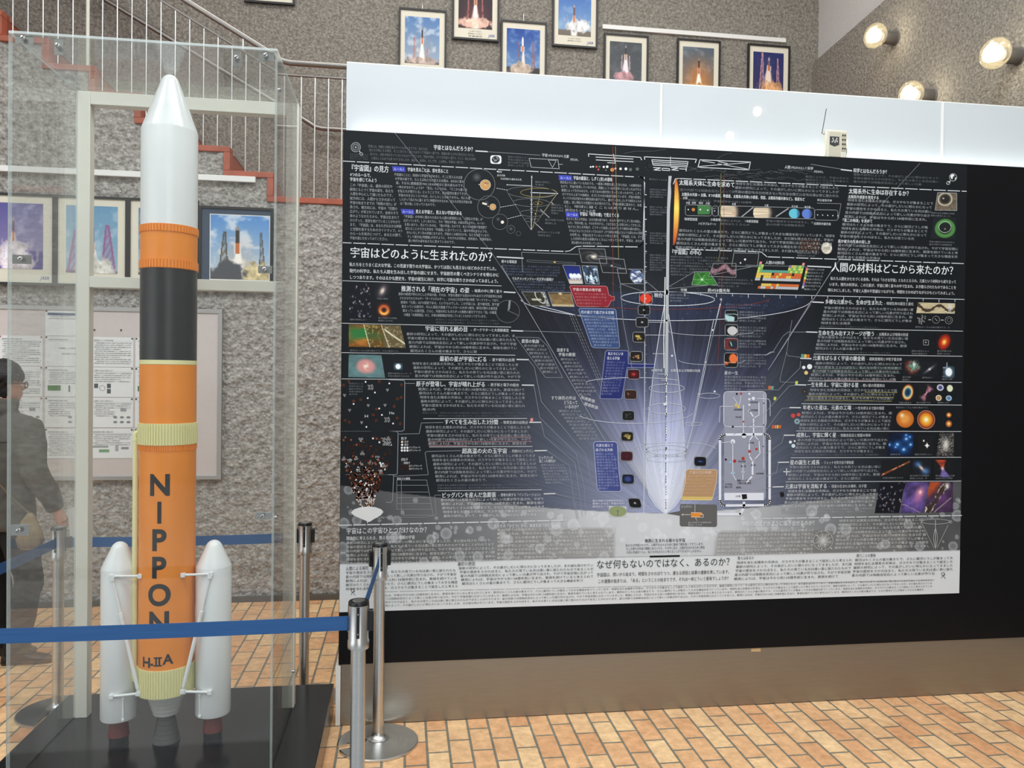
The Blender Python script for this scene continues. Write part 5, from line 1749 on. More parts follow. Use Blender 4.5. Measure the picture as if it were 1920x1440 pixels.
            lay(c, (226, 140, 156), np.exp(-((U - 0.7) ** 2 + (V - 0.35) ** 2) / 0.03))
            lay(c, (190, 120, 176), np.exp(-((U - 0.62) ** 2 + (V - 0.55) ** 2) / 0.03) * 0.7)
            lay(c, (255, 232, 226), np.exp(-((U - 0.7) ** 2 + (V - 0.33) ** 2) / 0.003))
            lay(c, (200, 170, 170), sm(0.03, 0.0, np.abs(V - 0.75 - 0.35 * U + 0.1 * n)) * 0.6)
        elif kind == 'pillars':
            c[:] = np.array((62, 44, 70)) * (0.6 + n[:, None])
            lay(c, (196, 84, 38), sm(0.62, 0.2, np.hypot(U - 0.0, V)) * (0.5 + n))
            path = 0.78 - 0.62 * np.clip(V * 1.2, 0, 1) + 0.25 * (n - 0.5)
            a = sm(0.15, 0.05, np.abs(U - path))
            lay(c, (60, 48, 40), a)
            lay(c, (226, 216, 196), sm(0.04, 0.0, np.abs(np.abs(U - path) - 0.10)) * sm(0.4, 0.6, n2) * 1.2)
            lay(c, (236, 232, 222), np.exp(-((U - 0.75) ** 2 + (V - 0.12) ** 2) / 0.008))
            lay(c, (120, 72, 140), np.exp(-((U - 0.6) ** 2 + (V - 0.55) ** 2) / 0.03) * 0.6)
            p2 = 0.95 - 0.5 * (V - 0.5) / 0.4
            lay(c, (200, 192, 176), sm(0.05, 0.0, np.abs(U - p2 + 0.1 * (n - 0.5))) * (V > 0.52) * 0.7)
        elif kind == 'worm':
            c[:] = np.array((196, 182, 146)) * (0.8 + 0.4 * n2[:, None])
            yy = 0.5 + 0.28 * np.cos(U * 10.5 + 0.2) * -1
            lay(c, (70, 56, 46), sm(0.2, 0.1, np.abs(V - yy) + 0.25 * (n2 - 0.5)))
            lay(c, (220, 216, 208), sm(0.08, 0.03, np.abs(U - 0.86) + 0.2 * (n - 0.5)) * 0.6)
        elif kind == 'protoplanet':
            c[:] = (28, 26, 28)
            X, Y = x * 0.9 + y * 0.44, -x * 0.44 + y * 0.9
            d = np.hypot(X / 0.34, Y / 0.47)
            lay(c, (132, 34, 24), sm(1.05, 0.9, d))
            lay(c, (206, 62, 34), sm(0.75, 0.62, d))
            lay(c, (140, 34, 24), sm(0.58, 0.5, d))
            lay(c, (232, 120, 46), sm(0.48, 0.4, d))
            lay(c, (255, 222, 120), sm(0.3, 0.1, d))
        elif kind == 'blackhole':
            c[:] = (26, 26, 29)
            d = np.hypot(x, y * 1.1)
            f_ = np.exp(-((d - 0.26) / 0.09) ** 2)
            lay(c, (190, 62, 30), np.exp(-((d - 0.27) / 0.15) ** 2) * 0.85)
            lay(c, (255, 196, 92), f_ * (0.35 + 0.75 * sm(-0.15, 0.3, y)))
        elif kind == 'galaxy':
            c[:] = (26, 29, 34)
            X, Y = x * 0.85 + y * 0.5, -x * 0.5 + y * 0.85
            Y, X = X, Y
            d = np.hypot(X / 0.5, Y / 0.3)
            lay(c, (120, 104, 112), np.exp(-d * d * 2.0))
            lay(c, (240, 226, 206), np.exp(-d * d * 8))
        elif kind == 'bluedish':
            c[:] = np.array((28, 44, 120)) * (0.8 + 0.6 * V[:, None])
            for sx in (0.32, 0.56, 0.82):
                lay(c, (236, 238, 240), sm(0.17, 0.13, np.hypot(U - sx, (V - 0.6) * 0.9)))
            lay(c, (206, 196, 184), sm(0.72, 0.78, V))
            lay(c, (90, 84, 90), (np.abs(np.sin(U * 40)) > 0.8) * (V > 0.66) * (V < 0.85) * 0.7)
        elif kind == 'mirror':
            c[:] = np.array((50, 70, 96)) * (0.5 + n2[:, None])
            lay(c, (206, 216, 226), sm(0.45, 0.62, n))
            lay(c, (40, 46, 56), sm(0.08, 0.03, np.abs(np.abs(x) - 0.30 * V)))
            lay(c, (150, 200, 226), sm(0.05, 0.02, np.abs(V - 0.66)) * (np.abs(x) < 0.33))
            lay(c, (236, 246, 250), sm(0.09, 0.04, np.abs(x)) * (V > 0.5) * (V < 0.8))
        elif kind == 'earth':
            c[:] = (27, 29, 32)
            d = np.hypot((U - 0.72) / 0.27, y / 0.52)
            lay(c, (62, 84, 128), sm(1.04, 0.96, d))
            lay(c, (226, 230, 234), sm(1.0, 0.9, d) * sm(0.44, 0.62, n))
            lay(c, (120, 104, 84), sm(1.0, 0.9, d) * sm(0.6, 0.7, n2) * 0.6)
        elif kind == 'spiral':
            c[:] = (28, 30, 34)
            d = np.hypot(x - 0.02, (y - 0.05) * 1.0)
            lay(c, (110, 108, 104), np.exp(-(d / 0.36) ** 2) * (0.6 + 0.5 * np.sin(3 * np.arctan2(y, x) + d * 22)))
            lay(c, (246, 236, 216), np.exp(-(d / 0.12) ** 2))
        elif kind == 'orbit':
            c[:] = (28, 31, 35)
            for k in (0.5, 0.36, 0.22):
                d = np.hypot((U - 0.45) / 0.7, (V - 0.5) / 0.38) / k
                lay(c, (76, 80, 84), sm(0.07, 0.02, np.abs(d - 1)) * (V < 0.55))
            lay(c, (255, 255, 250), np.exp(-((U - 0.45) ** 2 * 3 + (V - 0.48) ** 2) / 0.003))
        elif kind == 'tunnel':
            c[:] = np.array((60, 56, 44)) * (0.35 + 0.9 * n2[:, None])
            d = np.hypot((U - 0.72) / 0.22, (V - 0.35) / 0.5)
            lay(c, (190, 190, 186), sm(0.16, 0.06, np.abs(d - 0.9)) * 0.9)
            lay(c, (226, 222, 200), sm(0.12, 0.02, np.abs(V - 0.55)) * (U > 0.25) * (U < 0.7) * 0.8)
            lay(c, (200, 200, 196), sm(0.75, 0.95, U) * sm(0.4, 0.6, n2))
        elif kind == 'dune':
            c[:] = np.array((128, 104, 66)) * (0.75 + 0.5 * n[:, None])
            lay(c, (60, 48, 30), sm(0.16, 0.04, V))
            lay(c, (236, 216, 176), np.exp(-((U - 0.52) ** 2 * 2 + (V - 0.08) ** 2) / 0.012))
            lay(c, (196, 178, 134), sm(0.8, 0.92, V) * (0.5 + n2))
        elif kind == 'neuron':
            c[:] = np.array((52, 118, 46)) * (0.7 + 0.6 * n[:, None])
            a = np.arctan2(V - 0.58, U - 0.42)
            lay(c, (170, 226, 140), sm(0.35, 0.0, np.abs(np.sin(a * 3.0 + 2 * (n - 0.5)))) * 0.8 * sm(0.7, 0.1, np.hypot(U - 0.42, V - 0.58)))
            lay(c, (236, 250, 220), np.exp(-((U - 0.42) ** 2 * 2 + (V - 0.58) ** 2) / 0.008))
        elif kind == 'dna':
            c[:] = (30, 26, 30)
            yy = 0.55 + 0.2 * np.sin(U * 9)
            m_ = sm(0.28, 0.1, np.abs(V - yy + 0.1) + 0.15 * (n - 0.5))
            lay(c, (196, 150, 160), m_ * (np.abs(np.sin(U * 60 + V * 30)) > 0.55) * (0.4 + n2))
        elif kind == 'dark':
            c[:] = (27, 29, 33)
        elif kind == 'scope':
            c[:] = np.array((112, 100, 84)) * (0.6 + 0.7 * n2[:, None])
            d = np.hypot((U - 0.42) / 0.36, (V - 0.36) / 0.38)
            lay(c, (190, 180, 160), sm(1.05, 0.98, d))
            lay(c, (92, 84, 72), sm(0.86, 0.8, d))
            lay(c, (40, 38, 36), sm(0.66, 0.6, d))
            lay(c, (220, 214, 200), np.exp(-((U - 0.33) ** 2 + (V - 0.32) ** 2) / 0.002))
        elif kind == 'greenring':
            c[:] = (29, 34, 36)
            d = np.hypot(x - 0.05, (y + 0.0))
            lay(c, (78, 132, 68), sm(0.11, 0.05, np.abs(d - 0.34)))
            lay(c, (206, 222, 206), sm(0.012, 0.004, np.abs(np.hypot(x - 0.04, y + 0.06) - 0.25)))
            lay(c, (214, 170, 140), np.exp(-((x - 0.05) ** 2 + (y - 0.03) ** 2) / 0.001))
        elif kind == 'brown':
            c[:] = np.array((62, 42, 34)) * (0.85 + 0.3 * n[:, None])
            lay(c, (26, 20, 18), sm(0.05, 0.02, np.abs(x)) * 0.8)
            lay(c, (236, 206, 190), np.exp(-((x / 0.08) ** 2 + ((y - 0.05) / 0.03) ** 2)))
        elif kind == 'whiteplanet':
            c[:] = (28, 28, 32)
            d = r / 0.46
            lay(c, np.array((196, 186, 166)), sm(1.04, 0.95, d))
            lay(c, (226, 220, 206), sm(1.0, 0.9, d) * sm(0.4, 0.6, fbm(U * 2, V * 8 + U * 3, 4)))
        elif kind in ('jupiter', 'saturn'):
            c[:] = (28, 28, 31)
            hw_ = np.sqrt(np.clip(1 - (y / 0.95) ** 2, 0, 1))
            xx = (U - 0.48) / 0.48
            b = fbm(V * 9 + seed, U * 0.8, 3)
            col = np.array((206, 186, 160)) if kind == 'jupiter' else np.array((208, 190, 162))
            cc = col * (0.72 + 0.55 * b[:, None])
            lit = sm(0.95, 0.3, xx / np.maximum(hw_, 0.1)) * (xx > -hw_)
            c[:] = c * (1 - lit[:, None]) + np.clip(cc, 0, 245) * lit[:, None]
            lay(c, (186, 120, 86), (np.hypot(xx - 0.3, (V - 0.62) * 2.4) < 0.16) * 0.6 * (kind == 'jupiter'))
        elif kind in ('uranus', 'neptune'):
            c[:] = (28, 28, 32)
            d = r / 0.48
            a = sm(1.03, 0.94, d)
            lay(c, (96, 186, 206) if kind == 'uranus' else (92, 122, 196), a)
            lay(c, (40, 60, 110), a * sm(0.1, 0.45, x) * 0.7)
        elif kind == 'suncrescent':
            c[:] = (27, 27, 30)
            edge = 0.95 * np.sqrt(np.clip(1 - ((V - 0.5) / 0.52) ** 2, 0, 1))
            a = sm(edge + 0.12, edge - 0.25, U)
            k_ = np.abs(V - 0.45) * 2
            cc = np.array((252, 222, 96)) * (1 - k_[:, None]) + np.array((196, 86, 40)) * k_[:, None]
            c[:] = c * (1 - a[:, None]) + cc * a[:, None]
        elif kind.startswith('chip'):
            base, hi, rad, k = {'chipred': ((60, 16, 22), (226, 56, 54), 0.16, 1), 'chipsun': ((96, 30, 20), (214, 62, 38), 0.5, 0), 'chipgrey': ((22, 23, 26), (236, 234, 222), 0.09, 1), 'chipgold': ((26, 24, 22), (206, 176, 90), 0.12, 2), 'chipmulti': ((30, 24, 22), (222, 166, 110), 0.1, 3),
                               'chipbrown': ((52, 28, 24), (226, 190, 156), 0.07, 4), 'chipdark': ((22, 25, 26), (130, 134, 110), 0.05, 2), 'chipmaroon': ((64, 22, 32), (92, 34, 44), 0.06, 1), 'chipblue': ((20, 22, 40), (74, 104, 190), 0.26, 1), 'chipdeep': ((16, 18, 26), (60, 100, 190), 0.11, 5)}[kind]
            c[:] = base
            if k == 0:
                lay(c, hi, sm(0.52, 0.46, r))
                lay(c, (255, 190, 150), sm(0.07, 0.03, r))
            elif k in (2, 3, 4):
                rs = np.random.default_rng(seed + 5)
                for q_ in range({2: 9, 3: 6, 4: 2}[k]):
                    sx, sy = (0.25 + 0.5 * rs.random(), 0.3 + 0.4 * rs.random())
                    lay(c, hi, np.exp(-((U - sx) ** 2 + (V - sy) ** 2) / rad ** 2 * rs.uniform(1, 3)))
            else:
                lay(c, hi, np.exp(-(r / rad) ** 2) if kind != 'chipdeep' else np.exp(-((x / 0.2) ** 2 + (y / 0.07) ** 2)))
                if kind == 'chipblue':
                    lay(c, base, np.exp(-(r / 0.12) ** 2) * 0.5)
        elif kind == 'iceplate':
            c[:] = (24, 28, 31)
            lay(c, (176, 206, 206), sm(0.06, 0.0, np.abs(V - 0.36 + 0.16 * (n - 0.5))) + sm(0.42, 0.5, V - 0.25 * U + 0.1 * n) * (U < 0.75))
        elif kind == 'moonball':
            c[:] = (26, 26, 29)
            lay(c, (196, 194, 194), sm(0.43, 0.40, np.hypot(U - 0.58, V - 0.56)))
        elif kind == 'marscore':
            c[:] = (112, 44, 42)
            lay(c, (36, 44, 52), sm(0.42, 0.38, np.hypot(U - 0.66, V - 0.5)))
            lay(c, (170, 206, 220), sm(0.08, 0.0, np.abs(U - 0.5 - 0.3 * (V - 0.5))) * sm(0.3, 0.1, np.abs(V - 0.48)))
        elif kind == 'orangeball':
            c[:] = (26, 24, 25)
            lay(c, (226, 112, 60), sm(0.36, 0.32, np.hypot(U - 0.7, V - 0.38)))
            lay(c, (206, 96, 62), sm(0.36, 0.2, np.hypot(U, (V - 0.75) * 2.0)))
            lay(c, (226, 160, 120), sm(0.05, 0.0, np.abs(V - 0.68)) * (U < 0.9))
    return fn


PICS = [('stars', [(655, 530), (692, 531), (696, 596), (655, 595)]), ('galaxy', box4(702, 529, 732, 561)), ('blackhole', box4(706, 566, 734, 596)), ('map', [(654, 608), (751, 610.5), (761, 652.5), (654, 650)]),
        ('teal', [(654, 665), (715, 666), (722, 708.5), (653, 707)]), ('flash', box4(738, 680, 755, 694), 1), ('nebula', box4(1693, 672, 1728, 706)), ('edge', box4(1728, 677, 1758, 707)), ('flash', box4(1768, 686, 1790, 709)),
        ('ringneb', box4(1688, 719, 1716, 752)), ('butterfly', box4(1721, 719, 1753, 755)), ('smallA', box4(1755, 719, 1771, 734)), ('smallB', box4(1774, 720, 1788, 736)), ('smallC', box4(1753, 739, 1767, 753)), ('smallD', box4(1772, 740, 1786, 753)),
        ('orb', box4(1679, 767, 1715, 803)), ('layers', box4(1719, 768, 1754, 805)), ('layers', box4(1774, 773, 1784, 783)), ('layers', box4(1773, 788, 1785, 801)),
        ('bluestars', [(1668, 812), (1714, 812.5), (1710, 855), (1664, 854)]), ('sparkle', box4(1722, 816, 1750, 850)), ('globular', [(1762, 811), (1789, 811.5), (1788, 856), (1755, 855)]),
        ('jet', box4(1653, 863, 1706, 893)), ('twin', box4(1710, 862, 1745, 892)), ('hourglass', box4(1750, 862, 1784, 894)),
        ('stars', [(1650, 904.5), (1697, 904), (1686, 962), (1640, 962)], 3), ('purple', [(1698, 904), (1742, 903.8), (1732, 961), (1688, 962)]), ('pillars', [(1743, 904), (1787, 904), (1787, 960), (1733, 961)]),
        ('worm', [(1721, 567), (1791, 569), (1790, 588), (1718, 587)]), ('protoplanet', box4(1754, 624, 1787, 658)),
        ('bluedish', [(1055, 497), (1087, 498), (1093, 532), (1068, 532)]), ('mirror', [(1091, 498), (1119, 499), (1124, 533), (1098, 532)]), ('earth', [(1157, 504), (1205, 505), (1208, 532), (1163, 532)]),
        ('spiral', [(1085, 466), (1134, 467), (1138, 494), (1091, 492)]), ('orbit', [(1123, 485), (1170, 486), (1175, 512.5), (1130, 511)]), ('tunnel', [(978, 547), (1021, 547.5), (1031, 574), (995, 573)]), ('dune', [(1028, 548), (1070, 548.5), (1077, 575), (1036, 574)]),
        ('neuron', [(1303, 509), (1330, 509.5), (1346, 535), (1297, 534.5)]), ('dna', [(1338, 493.5), (1380, 494), (1380, 520), (1329, 518)], 0, 0.0001), ('dark', [(1376, 474), (1423, 475), (1420, 500), (1372, 499)], 0, 0.0002),
        ('scope', [(1758, 361), (1794, 362), (1794, 395), (1753, 394)]), ('greenring', [(1750, 406), (1793, 408), (1792, 450), (1744, 448)]), ('brown', [(1501, 449), (1537, 450), (1536, 472), (1498, 470)]), ('whiteplanet', box4(1539, 453, 1561, 477)),
        ('jupiter', box4(1350.5, 386, 1391, 407), 2), ('saturn', box4(1412, 389, 1454, 408.5), 5), ('uranus', box4(1478.5, 390.5, 1500, 410)), ('neptune', box4(1503, 391, 1523, 410.5)), ('suncrescent', [(1265.5, 334), (1276, 334), (1273.5, 459), (1262, 459)])]
CH = [('chipsun', 1211, 559.5, 23, 19), ('chipgrey', 1207.5, 581, 21, 17), ('chipgrey', 1204, 604, 22, 17), ('chipgold', 1198, 632, 22, 18), ('chipmulti', 1193, 668, 22, 17.5), ('chipred', 1188, 701.5, 22, 17), ('chipbrown', 1182.5, 739.5, 22, 16.5), ('chipdark', 1178, 779, 22, 17.5), ('chipgold', 1176, 818, 22, 17),
      ('chipmaroon', 1175, 855, 22, 17), ('chipblue', 1177.5, 898, 22, 17.5), ('chipgrey', 1188.5, 943, 22, 17), ('chipdeep', 1313, 865, 22, 17), ('iceplate', 1371.5, 592, 23, 20), ('moonball', 1371.5, 618.8, 23, 20), ('marscore', 1371, 645, 24, 21), ('orangeball', 1370.5, 675, 24, 26)]
for k, (kd, cu, cv, w_, h_) in enumerate(CH):
    PICS.append((kd, box4(cu - w_ / 2, cv - h_ / 2, cu + w_ / 2, cv + h_ / 2, sk=4 if cv > 930 and cu < 1200 else 0), k))
for k_, p_ in enumerate(PICS):
    qd = p_[1]
    wd_ = max(abs(qd[1][0] - qd[0][0]), 8)
    ht_ = max(abs(qd[3][1] - qd[0][1]), 8)
    pic('picture_print', qd, P_(p_[0], p_[2] if len(p_) > 2 else 0), int(min(90, wd_ * 1.3) + 4), int(min(110, ht_ * 1.3) + 4), PYP - 0.000012 * k_, rnd=p_ in PICS[-len(CH):])
q = Ink2(PYL)
for k, (kd, cu, cv, w_, h_) in enumerate(CH):
    q.rrect(cu - w_ / 2 - 0.5, cv - h_ / 2 - 0.5, cu + w_ / 2 + 0.5, cv + h_ / 2 + 0.5, 4, w=1.1, sk=0.2 if cv > 930 and cu < 1200 else 0)
for a_ in (PICS[32][1], PICS[33][1], PICS[34][1], PICS[35][1], PICS[36][1], PICS[37][1], PICS[38][1], PICS[39][1], PICS[40][1], PICS[41][1] if False else PICS[30][1], PICS[31][1]):
    q.line(a_, 0.9, True)
q.rrect(1285, 384, 1334, 404, 4).rrect(1336, 386, 1346.5, 405, 4).rrect(1347.5, 385.5, 1527, 406, 4, slope=0.026).rrect(1527.5, 393, 1571, 412.5, 4)
q.line([(1455, 406), (1478, 391)], 2.2).line([(1391, 406), (1412, 389)], 2.2)
q.line([(1532, 381), (1577, 382), (1572, 410)], 0.7).line([(1398, 497), (1510, 500), (1515, 505)], 0.7)
q.make('picture_outline', (150, 152, 154))
note('habitable_zone', [(1308, 385), (1330, 385.5), (1333, 389), (1330, 402), (1308, 402)], (64, 118, 66))
q = Ink2(PYL - 0.0002)
q.disc(1290.5, 393, 1.2).disc(1313, 393, 1.6).disc(1327, 394, 1.3).disc(1340, 395.5, 1).disc(1339, 391, 0.7).disc(1342, 390, 0.6)
for k in range(5):
    q.disc(1533 + 9.5 * k, 403 + 0.4 * k, 1.0)
q.disc(1397, 486.5, 2).disc(1388.5, 493, 1.4)
q.make('planet_dots', (226, 226, 224))
q = Ink2(PYL - 0.0002)
q.disc(1300, 393, 3.2)
q.make('venus_dot', (190, 124, 66))

# ---- periodic table of the body
cols = {'P': (222, 140, 140), 'Y': (222, 190, 84), 'G': (112, 172, 96), 'T': (92, 158, 140), 'O': (206, 104, 52), 'L': (196, 206, 96), 'W': (186, 188, 190), 'K': (40, 42, 44), 'V': (132, 112, 168)}
rows_ = ['P................P', 'GL..........VYLGLG', 'LG..........LGLGLL', 'LGTTTTTTTTTTGLGLGL', 'YYYYYYKOOYOOOOKOOO', 'YYKYYYOOYOOOYYOOOO', 'WWKWWWWWWWWWWWWWWW', '..................', '..KYYYYOOYOOOOOOOO', '..OWWOOWOWWWWWWWWW']
tb = {}
for r_, row in enumerate(rows_):
    for k, ch in enumerate(row):
        if ch != '.':
            u_, v_ = 1424.5 - 1.35 * r_ + k * 4.72, 490.5 + 5.05 * r_ + 0.03 * k * 4.7
            tb.setdefault(ch, Ink2(PYP)).poly([(u_, v_), (u_ + 4.5, v_ + 0.1), (u_ + 3.4, v_ + 4.9), (u_ - 1.1, v_ + 4.8)])
for ch, q in tb.items():
    q.make('element_cells', cols[ch])
for k, ch in enumerate('PYGLOVW'):
    q = Ink2()
    u_, v_ = 1511.5 - 1.2 * k, 502 + 5.6 * k
    q.poly([(u_, v_), (u_ + 4, v_ + 0.1), (u_ + 3, v_ + 5.2), (u_ - 1, v_ + 5.1)])
    q.make('legend_cell', cols[ch])
for cells in (((1502.5, 664, 'T'), (1508, 664.3, 'Y'), (1513.5, 664.6, 'O')), ((1491.5, 714.5, 'L'),), ((1441, 723.5, 'O'), (1446, 723.8, 'T')), ((1451, 744, 'L'),), ((995, 784, 'P'),), ((1448, 797, 'O'), (1452, 797, 'P'), (1456, 797, 'Y'), (1460, 797, 'O'))):
    for u_, v_, ch in cells:
        q = Ink2()
        q.poly([(u_, v_), (u_ + 4.8, v_ + 0.1), (u_ + 4, v_ + 6.4), (u_ - 0.8, v_ + 6.3)])
        q.make('legend_cell', cols[ch])
q = Ink2()
for s0, s1 in ((988, 1000),):
    q.line([(988, 487.3), (1079, 492.5), (1079.5, 495.3), (988.3, 490.8)], 0.6, True)
q.make('spectrum_outline', (120, 124, 128))
q = Ink2()
q.poly([(1038, 489.5), (1042, 489.7), (1042, 493.8), (1038, 493.6)])
q.make('spectrum_band', (204, 176, 104))
q = Ink2()
for k, (u0_, u1_, v_) in enumerate(((1529, 1691, 688.5), (1590, 1690, 681 + 4), (1524, 1688, 696))):
    q.line([(u0_, v_ + 3), (u1_, v_ + 3.6)], 0.6)
q.make('underline', (110, 140, 128))
q = Ink2()
q.line([(1512, 742.5), (1676, 745)], 0.7).line([(1510, 750), (1672, 752.2)], 0.7).line([(1622, 735.3), (1682, 736)], 0.7)
q.make('underline', (186, 178, 104))
q = Ink2()
q.line([(920, 820.5), (996, 820)], 0.7).line([(803, 828.4), (997, 828)], 0.7).line([(804, 835.6), (876, 835.6)], 0.7).line([(1546, 713), (1680, 713.5)], 0.7)
q.make('underline', (196, 140, 144))

# ---- star-life panel
q = Ink2(PYP)
q.rrect(1357.5, 734.5, 1436, 938, 7, True, slope=0)
q.make('star_life_panel', (150, 151, 166))
q = Ink2(PYL)
q.rrect(1350, 815, 1443, 948, 9, w=4.6, slope=-0.01).rrect(1357, 734, 1436.5, 800, 7, w=1.1, slope=0)
q.line([(1405, 770), (1413, 782), (1413, 800), (1413, 815)], 2.2).line([(1423, 755), (1423, 778), (1413, 784)], 1.4).line([(1394, 760), (1394, 815)], 1.4).line([(1432, 738), (1432, 880)], 0.8)
q.line([(1413, 815), (1405, 826), (1405, 855), (1411, 865)], 2.2).line([(1413, 815), (1423, 826), (1425, 850), (1413, 864)], 1.6).line([(1411, 866), (1411, 892), (1400, 905)], 3.2).line([(1393, 870), (1393, 900)], 1.2)
q.line([(1374, 828), (1374, 890), (1380, 900)], 1.2).line([(1351, 830), (1372, 828)], 0.8).line([(1375, 745), (1380, 752), (1384, 762)], 0.8).line([(1389, 742), (1388, 752), (1385, 762)], 0.8)
for u_, v_, r_ in ((1374, 828, 4.5), (1395, 817, 4.5), (1405, 738.5, 2), (1405, 748.5, 2.2), (1405, 759, 2), (1405, 770.5, 2.2), (1412.5, 747, 3.2), (1393, 885, 2.6), (1374, 887, 3)):
    q.disc(u_, v_, r_)
q.poly([(1358, 924), (1432, 924), (1432, 938), (1358, 938)])
q.line([(1395, 942), (1395, 952), (1388, 964), (1346, 964)], 5)
q.line([(1350, 762), (1375, 762)], 0.8).line([(1350, 762), (1349, 792)], 0.8).line([(1420, 747), (1441, 748), (1444, 753), (1444, 780)], 0.8)
q.make('star_life_paths', (226, 227, 236))
q = Ink2(PYL - 0.0002)
for u_, v_, r_ in ((1377.3, 864.6, 3.2), (1393.4, 859.6, 3), (1405.5, 846.3, 2.6), (1418.5, 842, 2.2), (1394, 790.5, 1.8), (1389.5, 738, 2)):
    q.disc(u_, v_, r_)
q.make('red_giant_dots', (176, 52, 44))
q = Ink2(PYL - 0.0002)
q.disc(1381.5, 738.5, 2).disc(1374, 800, 2).disc(1361, 861.5, 2).disc(1432, 756, 1.2).disc(1432, 797, 1.2).disc(1431, 837, 1.2).poly([(1390.5, 927), (1400, 926.5), (1401, 935), (1392, 936.5)])
q.poly([(1462, 923.5), (1469, 922.5), (1471, 930.5), (1464, 932)])
q.make('dark_dots', (26, 26, 30))
q = Ink2(PYL - 0.0002)
q.disc(1384.5, 762.5, 3)
q.poly([(1378, 757), (1382, 757), (1381, 762), (1377, 762)])
q.make('yellow_star', (222, 186, 96))
q = Ink2(PYL - 0.0002)
q.disc(1369.5, 866.5, 2.6).disc(1374, 887, 2.2)
q.make('blue_dots', (132, 184, 214))
tt = TX(PYT, 0.01)
for s_, a_, v_, b_, z_ in (('超新星爆発', 1376, 768, 1392, 3.6), ('中性子星', 1379, 782, 1390, 3.6), ('惑星状星雲', 1407, 754, 1421, 3.6), ('白色矮星', 1407, 769, 1421, 3.6), ('赤色巨星', 1384, 865, 1398, 3.6), ('軽い星', 1389, 874, 1399, 3.6), ('重い星', 1408, 872, 1417, 3.6), ('質量によって一生', 1382, 901, 1408, 4),
                          ('が異なる星の誕生', 1383, 906, 1409, 4), ('分子雲', 1379, 930.5, 1388, 4.2), ('恒星進化', 1380, 914, 1390, 3.8), ('ガスの放出', 1359, 908, 1373, 4), ('進化と終末', 1359, 913, 1373, 4), ('主系列星', 1402, 830, 1414, 3.6), ('太陽質量', 1417, 888, 1432, 3.4)):
    words_at(tt, s_, a_, v_, b_, z_)
tt.make('star_life_text', ink((58, 58, 62)), chart)

# ---- particle soup
pr_ = np.random.default_rng(11)
so = {n_: Ink2(PYL) for n_ in ('photon', 'white', 'orange', 'halo')}
for u_, v_ in ((654, 715), (644, 722), (711, 715.5), (753, 721.5), (676, 749.5), (745, 747.5), (752, 745), (663, 752), (739, 762), (706, 767), (700, 778), (647, 788), (655, 791.5), (705.5, 788.5), (744.5, 784), (750, 794.5)):
    so['halo'].disc(u_, v_, 2.2)
    so['photon'].disc(u_, v_, 1.5)
for u_, v_ in ((685.5, 716), (730, 719), (703, 736), (689.5, 746.5), (663, 757.5), (711, 766), (716, 778), (737, 794), (687, 800.5)):
    so['white'].disc(u_, v_, 1.6)


def tri(o_, u_, v_, s_, up):
    for k in range(3):
        a0 = math.radians((90 if not up else -90) + 120 * k)
        o_.ring(u_ + s_ * math.cos(a0), v_ + s_ * math.sin(a0), s_ * 0.55, s_ * 0.42, n=10)


for u_, v_, s_, up in ((646, 741, 1.7, 0), (655.5, 769, 1.7, 0), (726.5, 731, 1.7, 0), (690.5, 760, 1.7, 0), (722, 759.5, 1.7, 0), (678, 792, 1.7, 0)):
    tri(so['white'], u_, v_, s_, up)
for cu, cv in ((695, 726), (726, 787)):
    for dx, dy, up in ((-3, -2.4, 0), (2.5, -2.6, 1), (-2.6, 2.6, 1), (2.8, 2.4, 0)):
        tri(so['white'], cu + dx, cv + dy, 1.6, up)
for u_, v_, s_, up in ((676.5, 824, 2.6, 0), (679.5, 850, 2.6, 1), (645, 860.5, 2.6, 1), (656, 864, 2.6, 0), (668, 859.5, 2.6, 1), (707.5, 858, 2.6, 0), (695, 867.5, 2.6, 1), (677, 869.5, 2.6, 1), (651, 874, 2.6, 1), (720, 873.5, 2.6, 1), (672.5, 881.5, 2.6, 1), (691.5, 882, 2.6, 0), (713, 884, 2.6, 0)):
    tri(so['white'], u_, v_, s_, up)
for dx, dy, up in ((-5, -4, 0), (4, -5, 1), (-2, 4, 1), (5, 3, 0)):
    tri(so['white'], 724 + dx, 828 + dy, 2.7, up)
for k in range(520):
    t_ = pr_.random() ** 0.75
    v_ = 815 + t_ * 138
    lo = np.interp(v_, [815, 850, 885, 900, 925, 940, 955], [642, 643, 648, 655, 664, 670, 682])
    hi = np.interp(v_, [815, 850, 885, 900, 925, 940, 955], [738, 738, 722, 716, 709, 703, 693])
    if pr_.random() > np.interp(v_, [815, 860, 895, 940], [0.28, 0.45, 0.9, 1.0]):
        continue
    u_ = pr_.uniform(lo, hi)
    kd = pr_.random()
    if v_ > 935:
        so['white' if kd < 0.45 else 'halo' if kd < 0.5 else 'photon'].disc(u_, v_, pr_.uniform(0.9, 1.6), n=8)
    elif kd < 0.62:
        so['halo'].disc(u_, v_, 1.8, n=10)
        so['photon' if kd < 0.4 else 'orange'].disc(u_, v_, 1.5, n=10)
    elif kd < 0.78:
        so['white'].disc(u_, v_, 1.8, n=10)
    else:
        so['orange'].ring(u_, v_, 1.4, 0.8, n=8)
for u_, v_, nm in ((754, 828.5, 'photon'), (754, 834, 'white'), (753.5, 839.5, 'white'), (758.8, 839.5, 'white'), (764, 839.5, 'white'), (753.5, 844.7, 'white'), (758.8, 844.7, 'white'), (764, 844.7, 'white')):
    so[nm].disc(u_, v_, 2.1)
so['white'].ring(753.5, 868, 2.1, 0.7)
for k in range(3):
    so['orange'].ring(753.5 + 5.2 * k, 873.5, 1.9, 0.6).ring(753.5 + 5.2 * k, 879, 1.9, 0.6)
